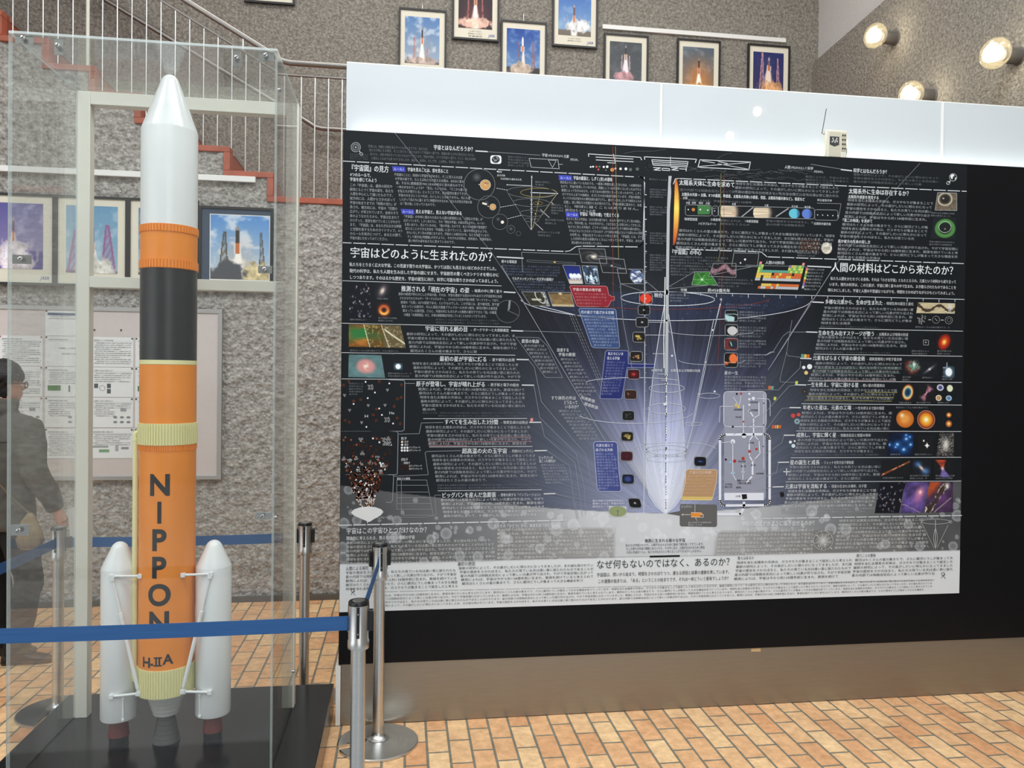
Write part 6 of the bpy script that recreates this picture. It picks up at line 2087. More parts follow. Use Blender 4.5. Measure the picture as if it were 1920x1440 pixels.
so['halo'].y, so['photon'].y, so['white'].y, so['orange'].y = PYL, PYL - .0001, PYL - .0002, PYL - .0002
so['halo'].make('particle_dots', (150, 80, 52))
so['photon'].make('particle_dots', (236, 206, 184))
so['white'].make('particle_dots', (234, 234, 234))
so['orange'].make('particle_dots', (226, 132, 86))
q = Ink2(PYL - 0.00005)
q.poly([(658, 961), (664, 955), (676, 951), (690, 950), (704, 951), (715, 955), (719, 960), (714, 966), (700, 974), (694, 978), (689, 979), (688, 977), (680, 974), (664, 967)])
q.line([(688, 977), (689, 981)], 1)
q.make('inflation_bowl', (222, 222, 220))

# ---- the drawn band along the top edge
q = Ink2()
q.line([(1104, 293.5), (1103, 288.5), (1201, 295), (1203, 300)], 1.3).line([(1117, 294.5), (1187, 298.2)], 1.3).line([(1117.5, 299.8), (1187.5, 303.4)], 1.3).line([(1139, 305), (1154, 305.8)], 1.2).line([(1150, 289), (1153.5, 304)], 1.2)
q.line([(1209, 299), (1208, 294), (1306, 298.6), (1303.5, 305)], 1.4).line([(1222, 299.5), (1290, 303.2), (1288, 313), (1224.5, 309.5)], 1.3, True).line([(1223, 303), (1289, 306.5)], 1.2).line([(1224, 306.5), (1288.5, 310)], 1.2).line([(1257, 294), (1257, 311)], 1)
for u_ in (1225, 1258):
    q.line([(u_, 314), (u_ + 15, 314.8), (u_, 318.6), (u_ + 14, 319.4)], 1.3)
q.line([(1241.5, 315.4), (1255, 316), (1255.5, 319.8), (1242, 319.2)], 1.3, True).line([(1274, 316.5), (1286, 317.2)], 1.3).line([(1287, 315), (1286.5, 321)], 1.3)
q.line([(1312.5, 299.5), (1407, 303.8), (1404, 318.4), (1308.5, 313.6)], 1.3, True).line([(1316, 301.5), (1340, 305.6)], 1.1).line([(1347, 303), (1364, 306.5)], 1.1).line([(1310, 312), (1404, 305)], 0.9).line([(1346, 307), (1402, 317)], 0.9)
q.line([(992, 297), (1046, 299.5), (1048.5, 316.5), (996, 313.5)], 0.6, True)
q.line([(1028, 300), (1043, 301), (1036, 314)], 0.5, True).line([(1048, 308), (1055, 308.2)], 0.6)
q.ring(1216, 312 - 4, 2.2, 0.8).ring(1209.5, 312, 2.2, 0.8).ring(1213, 316, 2.2, 0.8).ring(1219, 312.5, 2.2, 0.8)
q.make('timeline_drawing', (216, 218, 220))
q = Ink2()
for k in range(46):
    u_ = pr_.uniform(1280, 1500)
    v_ = 314 + pr_.uniform(0, 22) + (u_ - 1280) * 0.02
    L = pr_.uniform(8, 34)
    a_, b_ = pr_.uniform(-3, 3), pr_.uniform(-3, 3)
    q.line([(u_, v_), (u_ + L * 0.35, v_ + a_), (u_ + L * 0.7, v_ + b_), (u_ + L, v_ + pr_.uniform(-2, 3))], 0.55)
q.line([(1170, 288), (1190, 283.5), (1225, 283.5), (1248, 280)], 0.6).line([(1345, 297), (1360, 289), (1372, 287)], 0.6)
q.make('timeline_scribble', (92, 96, 100))
for cols_, pts in (((226, 228, 228), ((1107.5, 313, 1.6), (1112, 312.5, 1.8), (1132, 313, 2), (1138.5, 312.6, 2.4), (1163.5, 316.5, 2.3), (1173.5, 316.6, 2.6))), ((190, 92, 74), ((1118.5, 312.8, 2), (1122, 317.8, 1.8))), ((210, 136, 76), ((1148, 318.3, 3.6),)), ((226, 180, 170), ((1154, 316, 2),)), ((92, 102, 98), ((1124, 312.5, 2), (1136, 319, 1.6), (1182, 318, 3), (1195, 317, 3)))):
    q = Ink2()
    for u_, v_, r_ in pts:
        q.disc(u_, v_, r_)
    q.make('timeline_dots', cols_)

# ---- small emblems
q = Ink2()
q.ring(667, 276, 8.4, 1.9).ring(667, 276, 5.4, 0.9).ring(667, 276, 3.0, 0.8).disc(667, 276, 1.2)
q.line([(672.5, 282), (677, 287)], 1.2).rrect(674.5, 285.5, 680, 290, 1, w=1.0, slope=0.3)
q.ring(1787, 332.5, 6.8, 1.3).line([(1783, 338), (1779, 342)], 1.4).rrect(1775, 341, 1781, 346, 1, w=1.0, slope=-0.2)
q.poly([(1781.5, 330), (1784, 327), (1788, 326.5), (1790, 330), (1787, 331), (1786, 336), (1783.5, 335)]).poly([(1791, 332), (1793, 334), (1790, 338)])
q.make('emblem', (228, 230, 231))
q = Ink2()
q.rrect(919.5, 291, 940, 307, 4, True)
q.make('helmet_picture', (226, 228, 229))
q = Ink2(PYL - 0.0001)
q.disc(929.5, 299, 7.6, 6.6)
q.make('helmet_visor', (44, 48, 52))
q = Ink2(PYL - 0.0002)
q.line([(925, 296), (928, 303)], 1).line([(931, 294), (934, 299)], 1.2).disc(930, 300.5, 1.4)
q.make('visor_glint', (170, 172, 174))
for u_, v_, r_, col in ((1507, 689, 3.2, (228, 229, 230)), (1518, 687.5, 4.8, (228, 229, 230)), (1511.5, 699, 3.6, (222, 196, 128)), (1487, 779.5, 4.2, (196, 74, 66)), (1497.3, 777.5, 3.6, (196, 84, 66)), (1482, 829, 2.8, (226, 230, 234)), (1490, 827, 1.8, (226, 220, 206)), (1487.5, 836, 3.6, (206, 222, 230))):
    q = Ink2()
    q.disc(u_, v_, r_)
    q.make('star_dot', col)
q = Ink2()
q.ring(1508.7, 734, 4.8, 1.2).disc(1508.7, 734, 1)
q.make('nebula_icon', (150, 126, 92))
q = Ink2()
for k in range(12):
    a_ = k * math.pi / 6
    q.line([(1494.5 + 2.2 * math.cos(a_), 790 + 2.2 * math.sin(a_)), (1494.5 + 5.4 * math.cos(a_), 790 + 5.4 * math.sin(a_))], 1.0)
q.make('star_icon', (176, 206, 216))
q = Ink2()
q.line([(1469, 884.5), (1481, 884.5)], 1.6).line([(1475, 878.5), (1475, 891)], 1.4)
q.line([(1768, 689.5), (1775, 689.5)], 0.8).line([(1775.5, 680), (1775.5, 688)], 0.8)
q.make('cross_star', (230, 232, 236))
q = Ink2()
for k in range(24):
    a_, r_ = pr_.uniform(0, 6.28), pr_.uniform(0, 9)
    q.ring(1729 + r_ * math.cos(a_), 599 + 0.9 * r_ * math.sin(a_), 1.0, 0.6, n=8)
q.ring(1755, 599.5, 6.6, 1.6).disc(1754, 598, 0.9).disc(1756.5, 600.5, 0.9).ring(1779, 600.5, 6.8, 0.6).ring(1779.5, 600, 3.6, 0.5)
q.line([(1741, 599.5), (1745.5, 599.7)], 1.3).line([(1764.5, 600), (1769, 600.2)], 1.3)
q.line([(1731.5, 637.5), (1741, 637.8), (1741, 647), (1731.5, 646.8)], 0.6, True).disc(1736, 642, 1.3)
q.make('cell_drawing', (190, 190, 186))
glow(1543.5, 1013.5, 18, (214, 214, 212), (104, 103, 101), 0.8, bg=(126, 125, 123), k=1.02, n=34)
q = Ink2()
for a_ in (20, 75, 118, 160, 215, 260, 300, 340):
    t_ = math.radians(a_)
    q.line([(1543.5, 1013), (1543.5 + 17 * math.cos(t_), 1013 + 17 * math.sin(t_))], 0.5)
q.ring(1543.5, 1013.5, 18, 0.6)
for dx, dy in ((-11, -10), (10, -11), (-9, 10), (4, 8), (14, 2), (-3, 15)):
    q.disc(1543.5 + dx, 1013.5 + dy, 1.0)
q.line([(1556, 1026), (1560, 1029)], 1.2)
q.ring(1754, 978, 27, 0.5, 4.5).line([(1754, 975), (1754, 1029)], 0.7)
q.line([(1754 + 3.6 * math.sin(k / 10 * math.pi), 990 + 3.8 * k) for k in range(11)], 0.5).line([(1754 - 3.6 * math.sin(k / 10 * math.pi), 990 + 3.8 * k) for k in range(11)], 0.5)
q.line([(1729, 982), (1751, 1027)], 0.4).line([(1778, 984), (1757, 1027)], 0.4)
q.make('globe_rays', (222, 222, 220))
glow(1158, 958.5, 16.5, (150, 158, 108), (140, 152, 112), bg=(196, 195, 198), k=1.0, ry=10, n=30)
q = Ink2()
q.line([(1158, 958), (1158.5, 967)], 1.0)
q.poly([(1155.5, 958.5), (1158.5, 956.5), (1161, 958.5)])
q.make('leaf_emblem', (84, 112, 110))
for u_, v_ in ((661, 1110), (1768, 1079)):
    q = Ink2()
    q.line([(u_ - 3, v_ - 4), (u_ + 2, v_ - 6), (u_ + 4, v_ - 1), (u_ - 1, v_ + 1)], 0.8, True).line([(u_ + 1, v_ + 1), (u_ + 5, v_ + 6)], 0.8).line([(u_ - 3, v_ + 5), (u_ + 3, v_ - 3)], 0.8)
    q.make('pin_emblem', (70, 70, 74))
q = Ink2()
for a_, b_ in ((0, 5.2), (0.15, 1.9)):
    t_ = math.radians(-90) + a_
    q.line([(952, 584), (952 + 21 * math.cos(t_ + 0.1), 584 + 20 * math.sin(t_ + 0.1))], 0.5)
q.poly([(953.5, 583), (953.5, 563), (958, 562.6), (956, 578)])
q.line([(954, 583), (973, 592)], 0.5)
q.make('pie_chart', (150, 152, 154))

# ================================================================ ROCKET IN ITS ACRYLIC CASE
HB = 0.05
pf = MB().box(-1.562, 2.80, 0.003, -0.327, 3.912, 0.15).build('display_platform', 'platform', bevel=0.003)
tag(pf, 'low charcoal platform with glossy sides under the acrylic rocket case', 'platform')

CXA, CXB, CYA, CYB, CZT = -1.533, -0.520, 3.262, 3.890, 3.016
dc = thing('display_case', ((CXA + CXB) / 2, 3.58, HB), 'tall clear acrylic case with a cream metal frame around the rocket model', 'display case')
TK = 0.010


def pane(name, x0, y0, z0, x1, y1, z1, thin):
    """clear sheet whose cut edges are milky"""
    m = MB()
    m.box(x0, y0, z0, x1, y1, z1)
    m.mi = [{0: (0, 0, 1, 1, 1, 1), 1: (1, 1, 0, 0, 1, 1), 2: (1, 1, 1, 1, 0, 0)}[thin][k] for k in range(6)]
    loc = tuple(dc.location)
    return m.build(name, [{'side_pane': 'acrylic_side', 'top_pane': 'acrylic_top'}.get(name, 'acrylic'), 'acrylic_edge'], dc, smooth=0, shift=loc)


pane('front_pane', CXA, CYA, HB, CXB, CYA + TK, CZT - TK, 1)
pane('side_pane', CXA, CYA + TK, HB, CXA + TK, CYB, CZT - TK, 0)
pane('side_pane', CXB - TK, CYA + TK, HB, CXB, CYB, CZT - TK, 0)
pane('top_pane', CXA, CYA, CZT - TK, CXB, CYB + 0.03, CZT, 2)
fy0, fy1 = CYB - 0.012, CYB + 0.043
for x0, x1 in ((CXA + 0.010, CXA + 0.066), (CXB - 0.054, CXB + 0.004)):
    part(MB().box(x0, fy0, HB, x1, fy1, CZT - TK), 'frame_post', 'cream', dc, bevel=0.003)
part(MB().box(CXA + 0.066, fy0, CZT - 0.070, CXB - 0.054, fy1, CZT - TK), 'frame_rail', 'cream', dc, bevel=0.002)
part(MB().box(CXA + 0.066, fy0, 2.088, CXB - 0.054, fy1, 2.140), 'frame_rail', 'cream', dc, bevel=0.002)


def bracket(x, y, z, w, h, axis, screw):
    """small nickel plate on the sheet at (x,y,z); axis is its normal"""
    b = MB()
    n = Vector(axis)
    if abs(n.y) > 0.5:
        b.box(x - w / 2, y, z - h / 2, x + w / 2, y + 0.003, z + h / 2)
    elif abs(n.z) > 0.5:
        b.box(x - w / 2, y - h / 2, z, x + w / 2, y + h / 2, z + 0.003)
    else:
        b.box(x, y - w / 2, z - h / 2, x + 0.003, y + w / 2, z + h / 2)
    p = part(b, 'corner_bracket', 'chrome', dc, bevel=0.0006)
    s = MB()
    c = Vector((x, y, z)) + Vector(screw)
    s.lathe_axis(c, n, [(0.0095, 0), (0.0095, 0.004), (0.008, 0.0065), (0.004, 0.008)], 18)
    part(s, 'screw', 'chrome', p)
    g = MB()
    t = Vector((1, 0, 0)) if abs(n.y) > 0.5 else Vector((0, 1, 0))
    u = n.cross(t)
    d = (t + u * 0.8).normalized()
    e = n.cross(d)
    q0 = c + n * 0.0072
    g.add([tuple(q0 + d * a + e * b_ + n * k) for k in (0, 0.0012) for a, b_ in ((-0.008, -0.0012), (0.008, -0.0012), (0.008, 0.0012), (-0.008, 0.0012))], [(0, 1, 2, 3), (7, 6, 5, 4), (0, 4, 5, 1), (1, 5, 6, 2), (2, 6, 7, 3), (3, 7, 4, 0)])
    part(g, 'screw_slot', 'black_plastic', p)


yi = CYA + TK + 0.001
for x, z, w, h in ((CXA + 0.052, CZT - 0.027, 0.066, 0.032), (CXA + 0.178, CZT - 0.047, 0.034, 0.064), (CXB - 0.160, CZT - 0.047, 0.034, 0.062), (CXB - 0.046, CZT - 0.030, 0.060, 0.038), (CXA + 0.046, 2.130, 0.070, 0.036), (CXB - 0.044, 2.118, 0.056, 0.030), (CXA + 0.044, 1.065, 0.068, 0.044), (CXB - 0.044, 1.108, 0.062, 0.030)):
    bracket(x, yi, z, w, h, (0, -1, 0), (0, -0.001 - TK, 0))
for z in (2.86, 1.098, 0.235):
    part(MB().lathe_axis((CXB, CYB - 0.02 if z < 0.5 else CYA + 0.03, z), (1, 0, 0), [(0.007, 0), (0.007, 0.008), (0.003, 0.011)], 14), 'side_screw', 'chrome', dc)

# ---- the model
RX, RY = -1.031, 3.600
rk = thing('rocket_model', (RX, RY, HB), 'tall orange, black and white rocket model standing inside the acrylic case', 'rocket model')
M['rocket_white'] = flat('white_gloss_paint', (232, 234, 234), 0.3, vary=0.012, coat=0.3)
M['rocket_orange'] = flat('orange_paint', (238, 140, 42), 0.42, vary=0.05, vscale=9, bump=0.05, bscale=18)
M['rocket_black'] = flat('black_satin_paint', (30, 31, 34), 0.34, vary=0.05)
M['rocket_cream'] = flat('pale_yellow_paint', (232, 226, 170), 0.45, vary=0.02)
M['letter_black'] = flat('black_lettering', (22, 20, 20), 0.5)
R = 0.1165


def lathe_part(name, prof, mat, n=96):
    return part(MB().lathe(RX, RY, prof, n), name, mat, rk, smooth=30)


nose = []
for k in range(13):
    a = math.pi / 2 * (1 - k / 12 * 0.80)
    nose.append((0.0385 * math.cos(a) / math.cos(math.pi / 2 * 0.2), 3.0045 - 0.048 * (1 - math.sin(a))))
nose = [(max(r, 0.0005), z) for r, z in nose]
nose += [(R - 0.001, 2.757), (R, 2.752), (R, 2.331)]
lathe_part('payload_fairing', nose, 'rocket_white')
lathe_part('interstage_band', [(R, 2.331), (R, 2.141)], 'rocket_orange')


def ribbed(name, z0, z1, r, depth, count, mat, duty=0.5):
    n = count * 4
    rings = []
    for z, k_ in ((z0, 0.0), (z0 + 0.001, 1.0), (z1 - 0.001, 1.0), (z1, 0.0)):
        ring = []
        for i in range(n):
            ph = (i % 4)
            rr = r + (depth if ph in (1, 2) else 0) * k_
            a = 2 * math.pi * (i // 4 + (0, duty * 0.12, duty * 0.9, duty)[ph]) / count
            ring.append((RX + rr * math.cos(a), RY + rr * math.sin(a), z))
        rings.append(ring)
    return part(MB().ring_loft(rings), name, mat, rk, smooth=20)


ribbed('bolt_ring', 2.298, 2.330, R + 0.0005, 0.0042, 56, 'rocket_orange', 0.82)
ribbed('bolt_ring', 2.142, 2.180, R + 0.0005, 0.0042, 56, 'rocket_orange', 0.82)
lathe_part('black_stage', [(R, 2.1405), (R, 1.7455)], 'rocket_black')
lathe_part('yellow_ring', [(R + 0.0005, 1.745), (R + 0.0012, 1.744), (R + 0.0012, 1.727), (R + 0.0005, 1.726)], 'rocket_cream')
lathe_part('fuel_tank', [(R, 1.7255), (R, 0.40)], 'rocket_orange')
ribbed('ribbed_collar', 1.377, 1.471, R + 0.0005, 0.006, 64, 'rocket_cream', 0.6)
ribbed('ribbed_band', 1.351, 1.3765, R + 0.0003, 0.003, 84, 'rocket_orange', 0.6)
ribbed('engine_skirt', 0.282, 0.405, R + 0.001, 0.005, 66, 'rocket_cream', 0.6)
M['engine_grey'] = flat('light_grey_paint', (196, 196, 192), 0.5, vary=0.03)
M['nozzle_grey'] = flat('dark_grey_nozzle', (84, 82, 82), 0.5, vary=0.06)
pe = [(0.084, 0.2815)]
for k in range(5):
    z = 0.276 - 0.020 * k
    r = 0.083 - 0.0062 * k
    pe += [(r, z), (r - 0.0035, z - 0.018), (r - 0.0055, z - 0.019)]
lathe_part('engine_section', pe, 'engine_grey', 48)
pn = [(0.034, 0.176)]
for k in range(6):
    z = 0.174 - 0.0205 * k
    r0, r1 = 0.034 + 0.0040 * k, 0.034 + 0.0040 * (k + 1)
    pn += [(r0, z), (r1, z - 0.019), (r1 - 0.0012, z - 0.020)]
pn += [(0.056, HB)]
lathe_part('main_nozzle', pn, 'nozzle_grey', 48)
# feed pipes
for s_, a_ in ((-1, 196), (1, 62)):
    t_ = math.radians(a_)
    px, py = RX + (R + 0.013) * math.cos(t_), RY + (R + 0.013) * math.sin(t_)
    ix, iy = RX + (R - 0.002) * math.cos(t_), RY + (R - 0.002) * math.sin(t_)
    part(MB().tube([(ix, iy, 1.432), (px, py, 1.425), (px, py, 1.40), (px, py, 0.37), (px, py, 0.345), (ix, iy, 0.335)], 0.0115, 14), 'feed_pipe', 'rocket_cream', rk)
    part(MB().lathe(px, py, [(0.0105, 1.385), (0.0125, 1.39), (0.0125, 1.402), (0.0105, 1.407)], 16), 'pipe_clip', 'rocket_cream', rk)
    part(MB().lathe(px, py, [(0.0125, 0.35), (0.0125, 0.375)], 16), 'pipe_clip', 'rocket_cream', rk)
# boosters
for s_ in (-1, 1):
    bx, by = RX + 0.199 * s_, RY
    rb = 0.0755
    pb = []
    for k in range(11):
        a = math.pi / 2 * (1 - k / 10 * 0.78)
        pb.append((max(0.0005, 0.036 * math.cos(a) / math.cos(math.pi / 2 * 0.22)), 0.944 - 0.044 * (1 - math.sin(a))))
    pb += [(rb - 0.001, 0.832), (rb, 0.827), (rb, 0.172), (rb - 0.002, 0.168), (0.03, 0.168)]
    b = part(MB().lathe(bx, by, pb, 64), 'booster', 'rocket_white', rk, smooth=30)
    part(MB().lathe(bx, by, [(0.031, 0.1675), (0.036, 0.15), (0.0425, 0.095), (0.0435, 0.088)], 40), 'booster_nozzle', flat('maroon_nozzle', (112, 44, 44), 0.5), b)
    part(MB().lathe(bx, by, [(0.0395, 0.0875), (0.0395, HB)], 40), 'booster_foot', 'black_plastic', b)

    def strut(p, q, r=0.0055, knob=0.009, mid=False):
        m = MB()
        m.tube([p, q], r, 12)
        if mid:
            p_, q_ = Vector(p), Vector(q)
            m.tube([p_.lerp(q_, 0.30), p_.lerp(q_, 0.345)], r * 1.7, 12)
            m.tube([p_.lerp(q_, 0.345), p_.lerp(q_, 0.96)], r * 1.55, 12)
        for e in (p, q):
            m.box(e[0] - knob, e[1] - knob, e[2] - knob, e[0] + knob, e[1] + knob, e[2] + knob)
        part(m, 'strut', 'rocket_white', rk, bevel=0.001)
    A = lambda ang, r, z: (RX + s_ * r * math.sin(math.radians(ang)), RY - r * math.cos(math.radians(ang)), z)
    Bp = lambda dx, z: (bx + s_ * dx, by - math.sqrt(rb * rb - dx * dx) - 0.003, z)
    strut(Bp(0.006, 0.810), A(48, R + 0.003, 0.809))
    strut(Bp(0.002, 0.800), A(47, R + 0.006, 0.300), mid=True)
    strut(Bp(0.004, 0.289), A(50, R + 0.006, 0.297), r=0.006)
    strut(Bp(-0.040, 0.276), Bp(-0.040, 0.181), r=0.004, knob=0.006)


# lettering wrapped round the tank
def wrapped(txt, ang0, z, cw, h, name, bold=0.02, vertical=False):
    V, T, n = [], [], 0
    off = 0.0
    for ch in txt:
        g, t, adv = glyph(ch, bold)
        if len(g):
            xc = (g[:, 0].min() + g[:, 0].max()) / 2
        else:
            xc = adv / 2
        bmg = bmesh.new()
        bv_ = [bmg.verts.new((float(p[0]), float(p[1]), 0)) for p in g]
        for tri_ in t:
            try:
                bmg.faces.new([bv_[i_] for i_ in tri_])
            except ValueError:
                pass
        for c_ in np.arange(-0.2, 1.3, 0.06):
            bmesh.ops.bisect_plane(bmg, geom=bmg.verts[:] + bmg.edges[:] + bmg.faces[:], plane_co=(c_, 0, 0), plane_no=(1, 0, 0))
        bmesh.ops.triangulate(bmg, faces=bmg.faces[:])
        bmg.verts.index_update()
        g = np.array([v_.co[:2] for v_ in bmg.verts])
        t = np.array([[v_.index for v_ in f_.verts] for f_ in bmg.faces])
        bmg.free()
        x = (g[:, 0] - xc) * cw if vertical else (g[:, 0] * cw + off)
        zz = g[:, 1] * h + z
        a = math.radians(ang0) + x / (R + 0.0006)
        V.append(np.stack([RX + (R + 0.0007) * np.cos(a), RY + (R + 0.0007) * np.sin(a), zz], 1))
        T.append(t + n)
        n += len(g)
        off += adv * cw
    return np_mesh(name, np.concatenate(V), np.concatenate(T), 'letter_black', rk, nside=3)


for k, ch in enumerate('NIPPON'):
    zt = 1.252 - 0.1185 * k
    wrapped(ch, 270, zt - 0.087, 0.118 if ch != 'I' else 0.10, 0.1255, 'letter', 0.036, True)
for ch, a_, cw_, z_ in (('H', 242.5, 0.062, 0.420), ('-', 256, 0.042, 0.420), ('Ⅱ', 268.5, 0.050, 0.427), ('A', 288.5, 0.058, 0.433)):
    wrapped(ch, a_, z_, cw_, 0.060 if ch != 'Ⅱ' else 0.051, 'letter', 0.032, True)

for z_ in (0.4255, 0.4595):
    t_ = [math.radians(268.5 + a_) for a_ in np.linspace(-8.5, 8.5, 9)]
    V_ = [(RX + (R + 0.0009) * math.cos(a_), RY + (R + 0.0009) * math.sin(a_), z_ + d_) for d_ in (0, 0.0062) for a_ in t_]
    np_mesh('letter', V_, [(i_, i_ + 1, i_ + 10, i_ + 9) for i_ in range(8)], 'letter_black', rk)

EYE_SCALE = 0.9394     # case and rocket scaled about the camera's position to fit the raised platform height
dc.location, dc.scale = (-0.9643, 3.363, 0.15), (EYE_SCALE,) * 3
rk.location, rk.scale = (-0.9685, 3.3818, 0.15), (EYE_SCALE,) * 3

# ================================================================ BELT BARRIERS
HT = 0.920


def barrier(x, y, rotz, label, clips=(0, 180), belt=None):
    t = thing('belt_barrier', (x, y, 0), label, 'belt barrier', 'steel belt barriers round the rocket case')
    cs, sn = math.cos(rotz), math.sin(rotz)
    W = lambda a, b, z: (x + a * cs - b * sn, y + a * sn + b * cs, z)
    # weighted base: flat disc with a keyhole slot, low cone on top
    rb, n = 0.183, 72
    sl = 0.021
    pts = []
    a0 = math.asin(sl / rb)
    for k in range(n + 1):
        a = a0 + (2 * math.pi - 2 * a0) * k / n
        pts.append((rb * math.cos(a), rb * math.sin(a)))
    for k in range(9):
        a = -math.pi / 2 - math.pi * k / 8
        pts.append((0.075 + sl * math.cos(a), sl * math.sin(a)))
    def cone(px, py):
        return 0.010 + 0.034 * max(0, 1 - math.hypot(px, py) / rb) ** 2.2
    m = MB()
    rings = [[W(px, py, 0.001) for px, py in pts], [W(px, py, 0.009) for px, py in pts]]
    inner = [(px * 0.97 + 0.0, py * 0.97) for px, py in pts]
    rings.append([W(px, py, 0.0115) for px, py in inner])
    m.ring_loft(rings, cap=False)
    # top surface: walk the outline toward the pole
    prev = inner
    N = len(inner)
    top = [prev]
    for f_ in (0.8, 0.62, 0.46, 0.34, 0.24):
        cur = []
        for px, py in inner:
            q = (px * f_, py * f_)
            cur.append(q)
        top.append(cur)
    vs, fs = [], []
    for li, ring in enumerate(top):
        for px, py in ring:
            inslot = px > 0.06 and abs(py) < sl
            vs.append(W(px, py, 0.0115 if li == 0 else cone(px, py)))
    for li in range(len(top) - 1):
        for i_ in range(N - 1):
            c = [top[li][i_], top[li][i_ + 1], top[li + 1][i_ + 1], top[li + 1][i_]]
            cx_, cy_ = sum(p[0] for p in c) / 4, sum(p[1] for p in c) / 4
            if cx_ > 0.055 and abs(cy_) < sl:
                continue
            fs.append((li * N + i_, li * N + i_ + 1, (li + 1) * N + i_ + 1, (li + 1) * N + i_))
    m.add(vs, fs)
    part(m, 'base', 'steel', t, smooth=30)
    part(MB().lathe(x, y, [(0.052, 0.028), (0.040, 0.034), (0.030, 0.044), (0.0265, 0.055), (0.0255, 0.07), (0.0255, 0.762)], 40), 'pole', 'steel', t)
    part(MB().lathe(x, y, [(0.027, 0.757), (0.0355, 0.758), (0.0365, 0.762), (0.0365, 0.784), (0.0345, 0.787), (0.0345, HT - 0.012)], 40), 'head', 'steel', t)
    part(MB().lathe(x, y, [(0.0355, HT - 0.0125), (0.0355, HT - 0.004), (0.033, HT), (0.0225, HT), (0.022, HT - 0.003), (0.010, HT - 0.003)], 40), 'cap', 'black_plastic', t)
    part(MB().lathe(x, y, [(0.0215, HT - 0.0028), (0.0215, HT + 0.001), (0.012, HT + 0.0022)], 32), 'cap_disc', 'steel', t)
    for k in range(4):
        a = rotz + math.pi / 2 * k
        cx_, cy_ = math.cos(a), math.sin(a)
        s = MB()
        hw = 0.0052
        px, py = x + cx_ * 0.0335, y + cy_ * 0.0335
        s.add([(px - cy_ * hw * e + cx_ * d, py + cx_ * hw * e + cy_ * d, z) for d in (0, 0.0022) for e, z in ((-1, 0.800), (1, 0.800), (1, HT - 0.014), (-1, HT - 0.014))], [(0, 1, 2, 3), (7, 6, 5, 4), (0, 4, 5, 1), (1, 5, 6, 2), (2, 6, 7, 3), (3, 7, 4, 0)])
        sl_ = part(s, 'belt_slot', 'black_plastic', t)
        for z in (0.815, 0.882):
            part(MB().lathe_axis((px + cx_ * 0.002, py + cy_ * 0.002, z), (cx_, cy_, 0), [(0.0028, 0), (0.0022, 0.0012)], 8), 'rivet', 'chrome', sl_)
    for cdeg in clips:
        a = rotz + math.radians(cdeg)
        cx_, cy_ = math.cos(a), math.sin(a)
        s = MB()
        px, py = x + cx_ * 0.032, y + cy_ * 0.032
        hw = 0.012
        s.add([(px - cy_ * hw * e + cx_ * d, py + cx_ * hw * e + cy_ * d, z) for d in (0, 0.017) for e, z in ((-1, 0.818), (1, 0.818), (1, 0.888), (-1, 0.888))], [(0, 1, 2, 3), (7, 6, 5, 4), (0, 4, 5, 1), (1, 5, 6, 2), (2, 6, 7, 3), (3, 7, 4, 0)])
        part(s, 'belt_clip', 'black_plastic', t, bevel=0.002)
    if belt:
        bx, by = belt
        d = Vector((bx - x, by - y, 0))
        L = d.length
        d.normalize()
        nrm = Vector((-d.y, d.x, 0))
        ns = 30
        m = MB()
        vs = []
        for k in range(ns + 1):
            f_ = k / ns
            p = Vector((x, y, 0)) + d * (0.036 + (L - 0.036 - 0.05) * f_)
            sag = -0.006 * 4 * f_ * (1 - f_)
            for e in (-1, 1):
                for zz in (0.819, 0.868):
                    vs.append(tuple(p + nrm * 0.0008 * e + Vector((0, 0, zz + sag))))
        fs = []
        for k in range(ns):
            o = 4 * k
            fs += [(o, o + 1, o + 5, o + 4), (o + 2, o + 6, o + 7, o + 3), (o + 1, o + 3, o + 7, o + 5), (o, o + 4, o + 6, o + 2)]
        fs += [(0, 2, 3, 1), (4 * ns, 4 * ns + 1, 4 * ns + 3, 4 * ns + 2)]
        m.add(vs, fs)
        part(m, 'belt', 'belt', t, smooth=0)
        e_ = Vector((x, y, 0)) + d * (L - 0.062)
        s = MB()
        s.add([tuple(e_ + d * a_ + nrm * b_ + Vector((0, 0, z_))) for a_ in (0, 0.026) for b_, z_ in ((-0.007, 0.816), (0.007, 0.816), (0.007, 0.872), (-0.007, 0.872))], [(0, 1, 2, 3), (7, 6, 5, 4), (0, 4, 5, 1), (1, 5, 6, 2), (2, 6, 7, 3), (3, 7, 4, 0)])
        part(s, 'belt_end', 'black_plastic', t, bevel=0.001)


P1, P2, P3, P4, P5 = (-0.143, 2.679), (-0.098, 3.572), (-1.681, 4.082), (-0.496, 4.098), (-1.757, 2.678)
ang = lambda a, b: math.atan2(b[1] - a[1], b[0] - a[0])
barrier(*P1, ang(P1, P5), 'nearest steel belt barrier, its blue belt running across the front of the rocket case', clips=(180,), belt=P5)
barrier(*P2, math.radians(195), 'steel belt barrier with a round slotted base in front of the black board', clips=(0, 180), belt=P1)
barrier(*P3, ang(P3, P5), 'steel belt barrier behind the case beside the person, two blue belts meeting on it', clips=(180,), belt=P5)
barrier(*P4, ang(P4, P3), 'steel belt barrier behind the case, between it and the black board', clips=(0, 180), belt=P3)

barrier(*P5, ang(P5, P1), 'steel belt barrier where two blue belts end, beside the front of the case', clips=(0,))

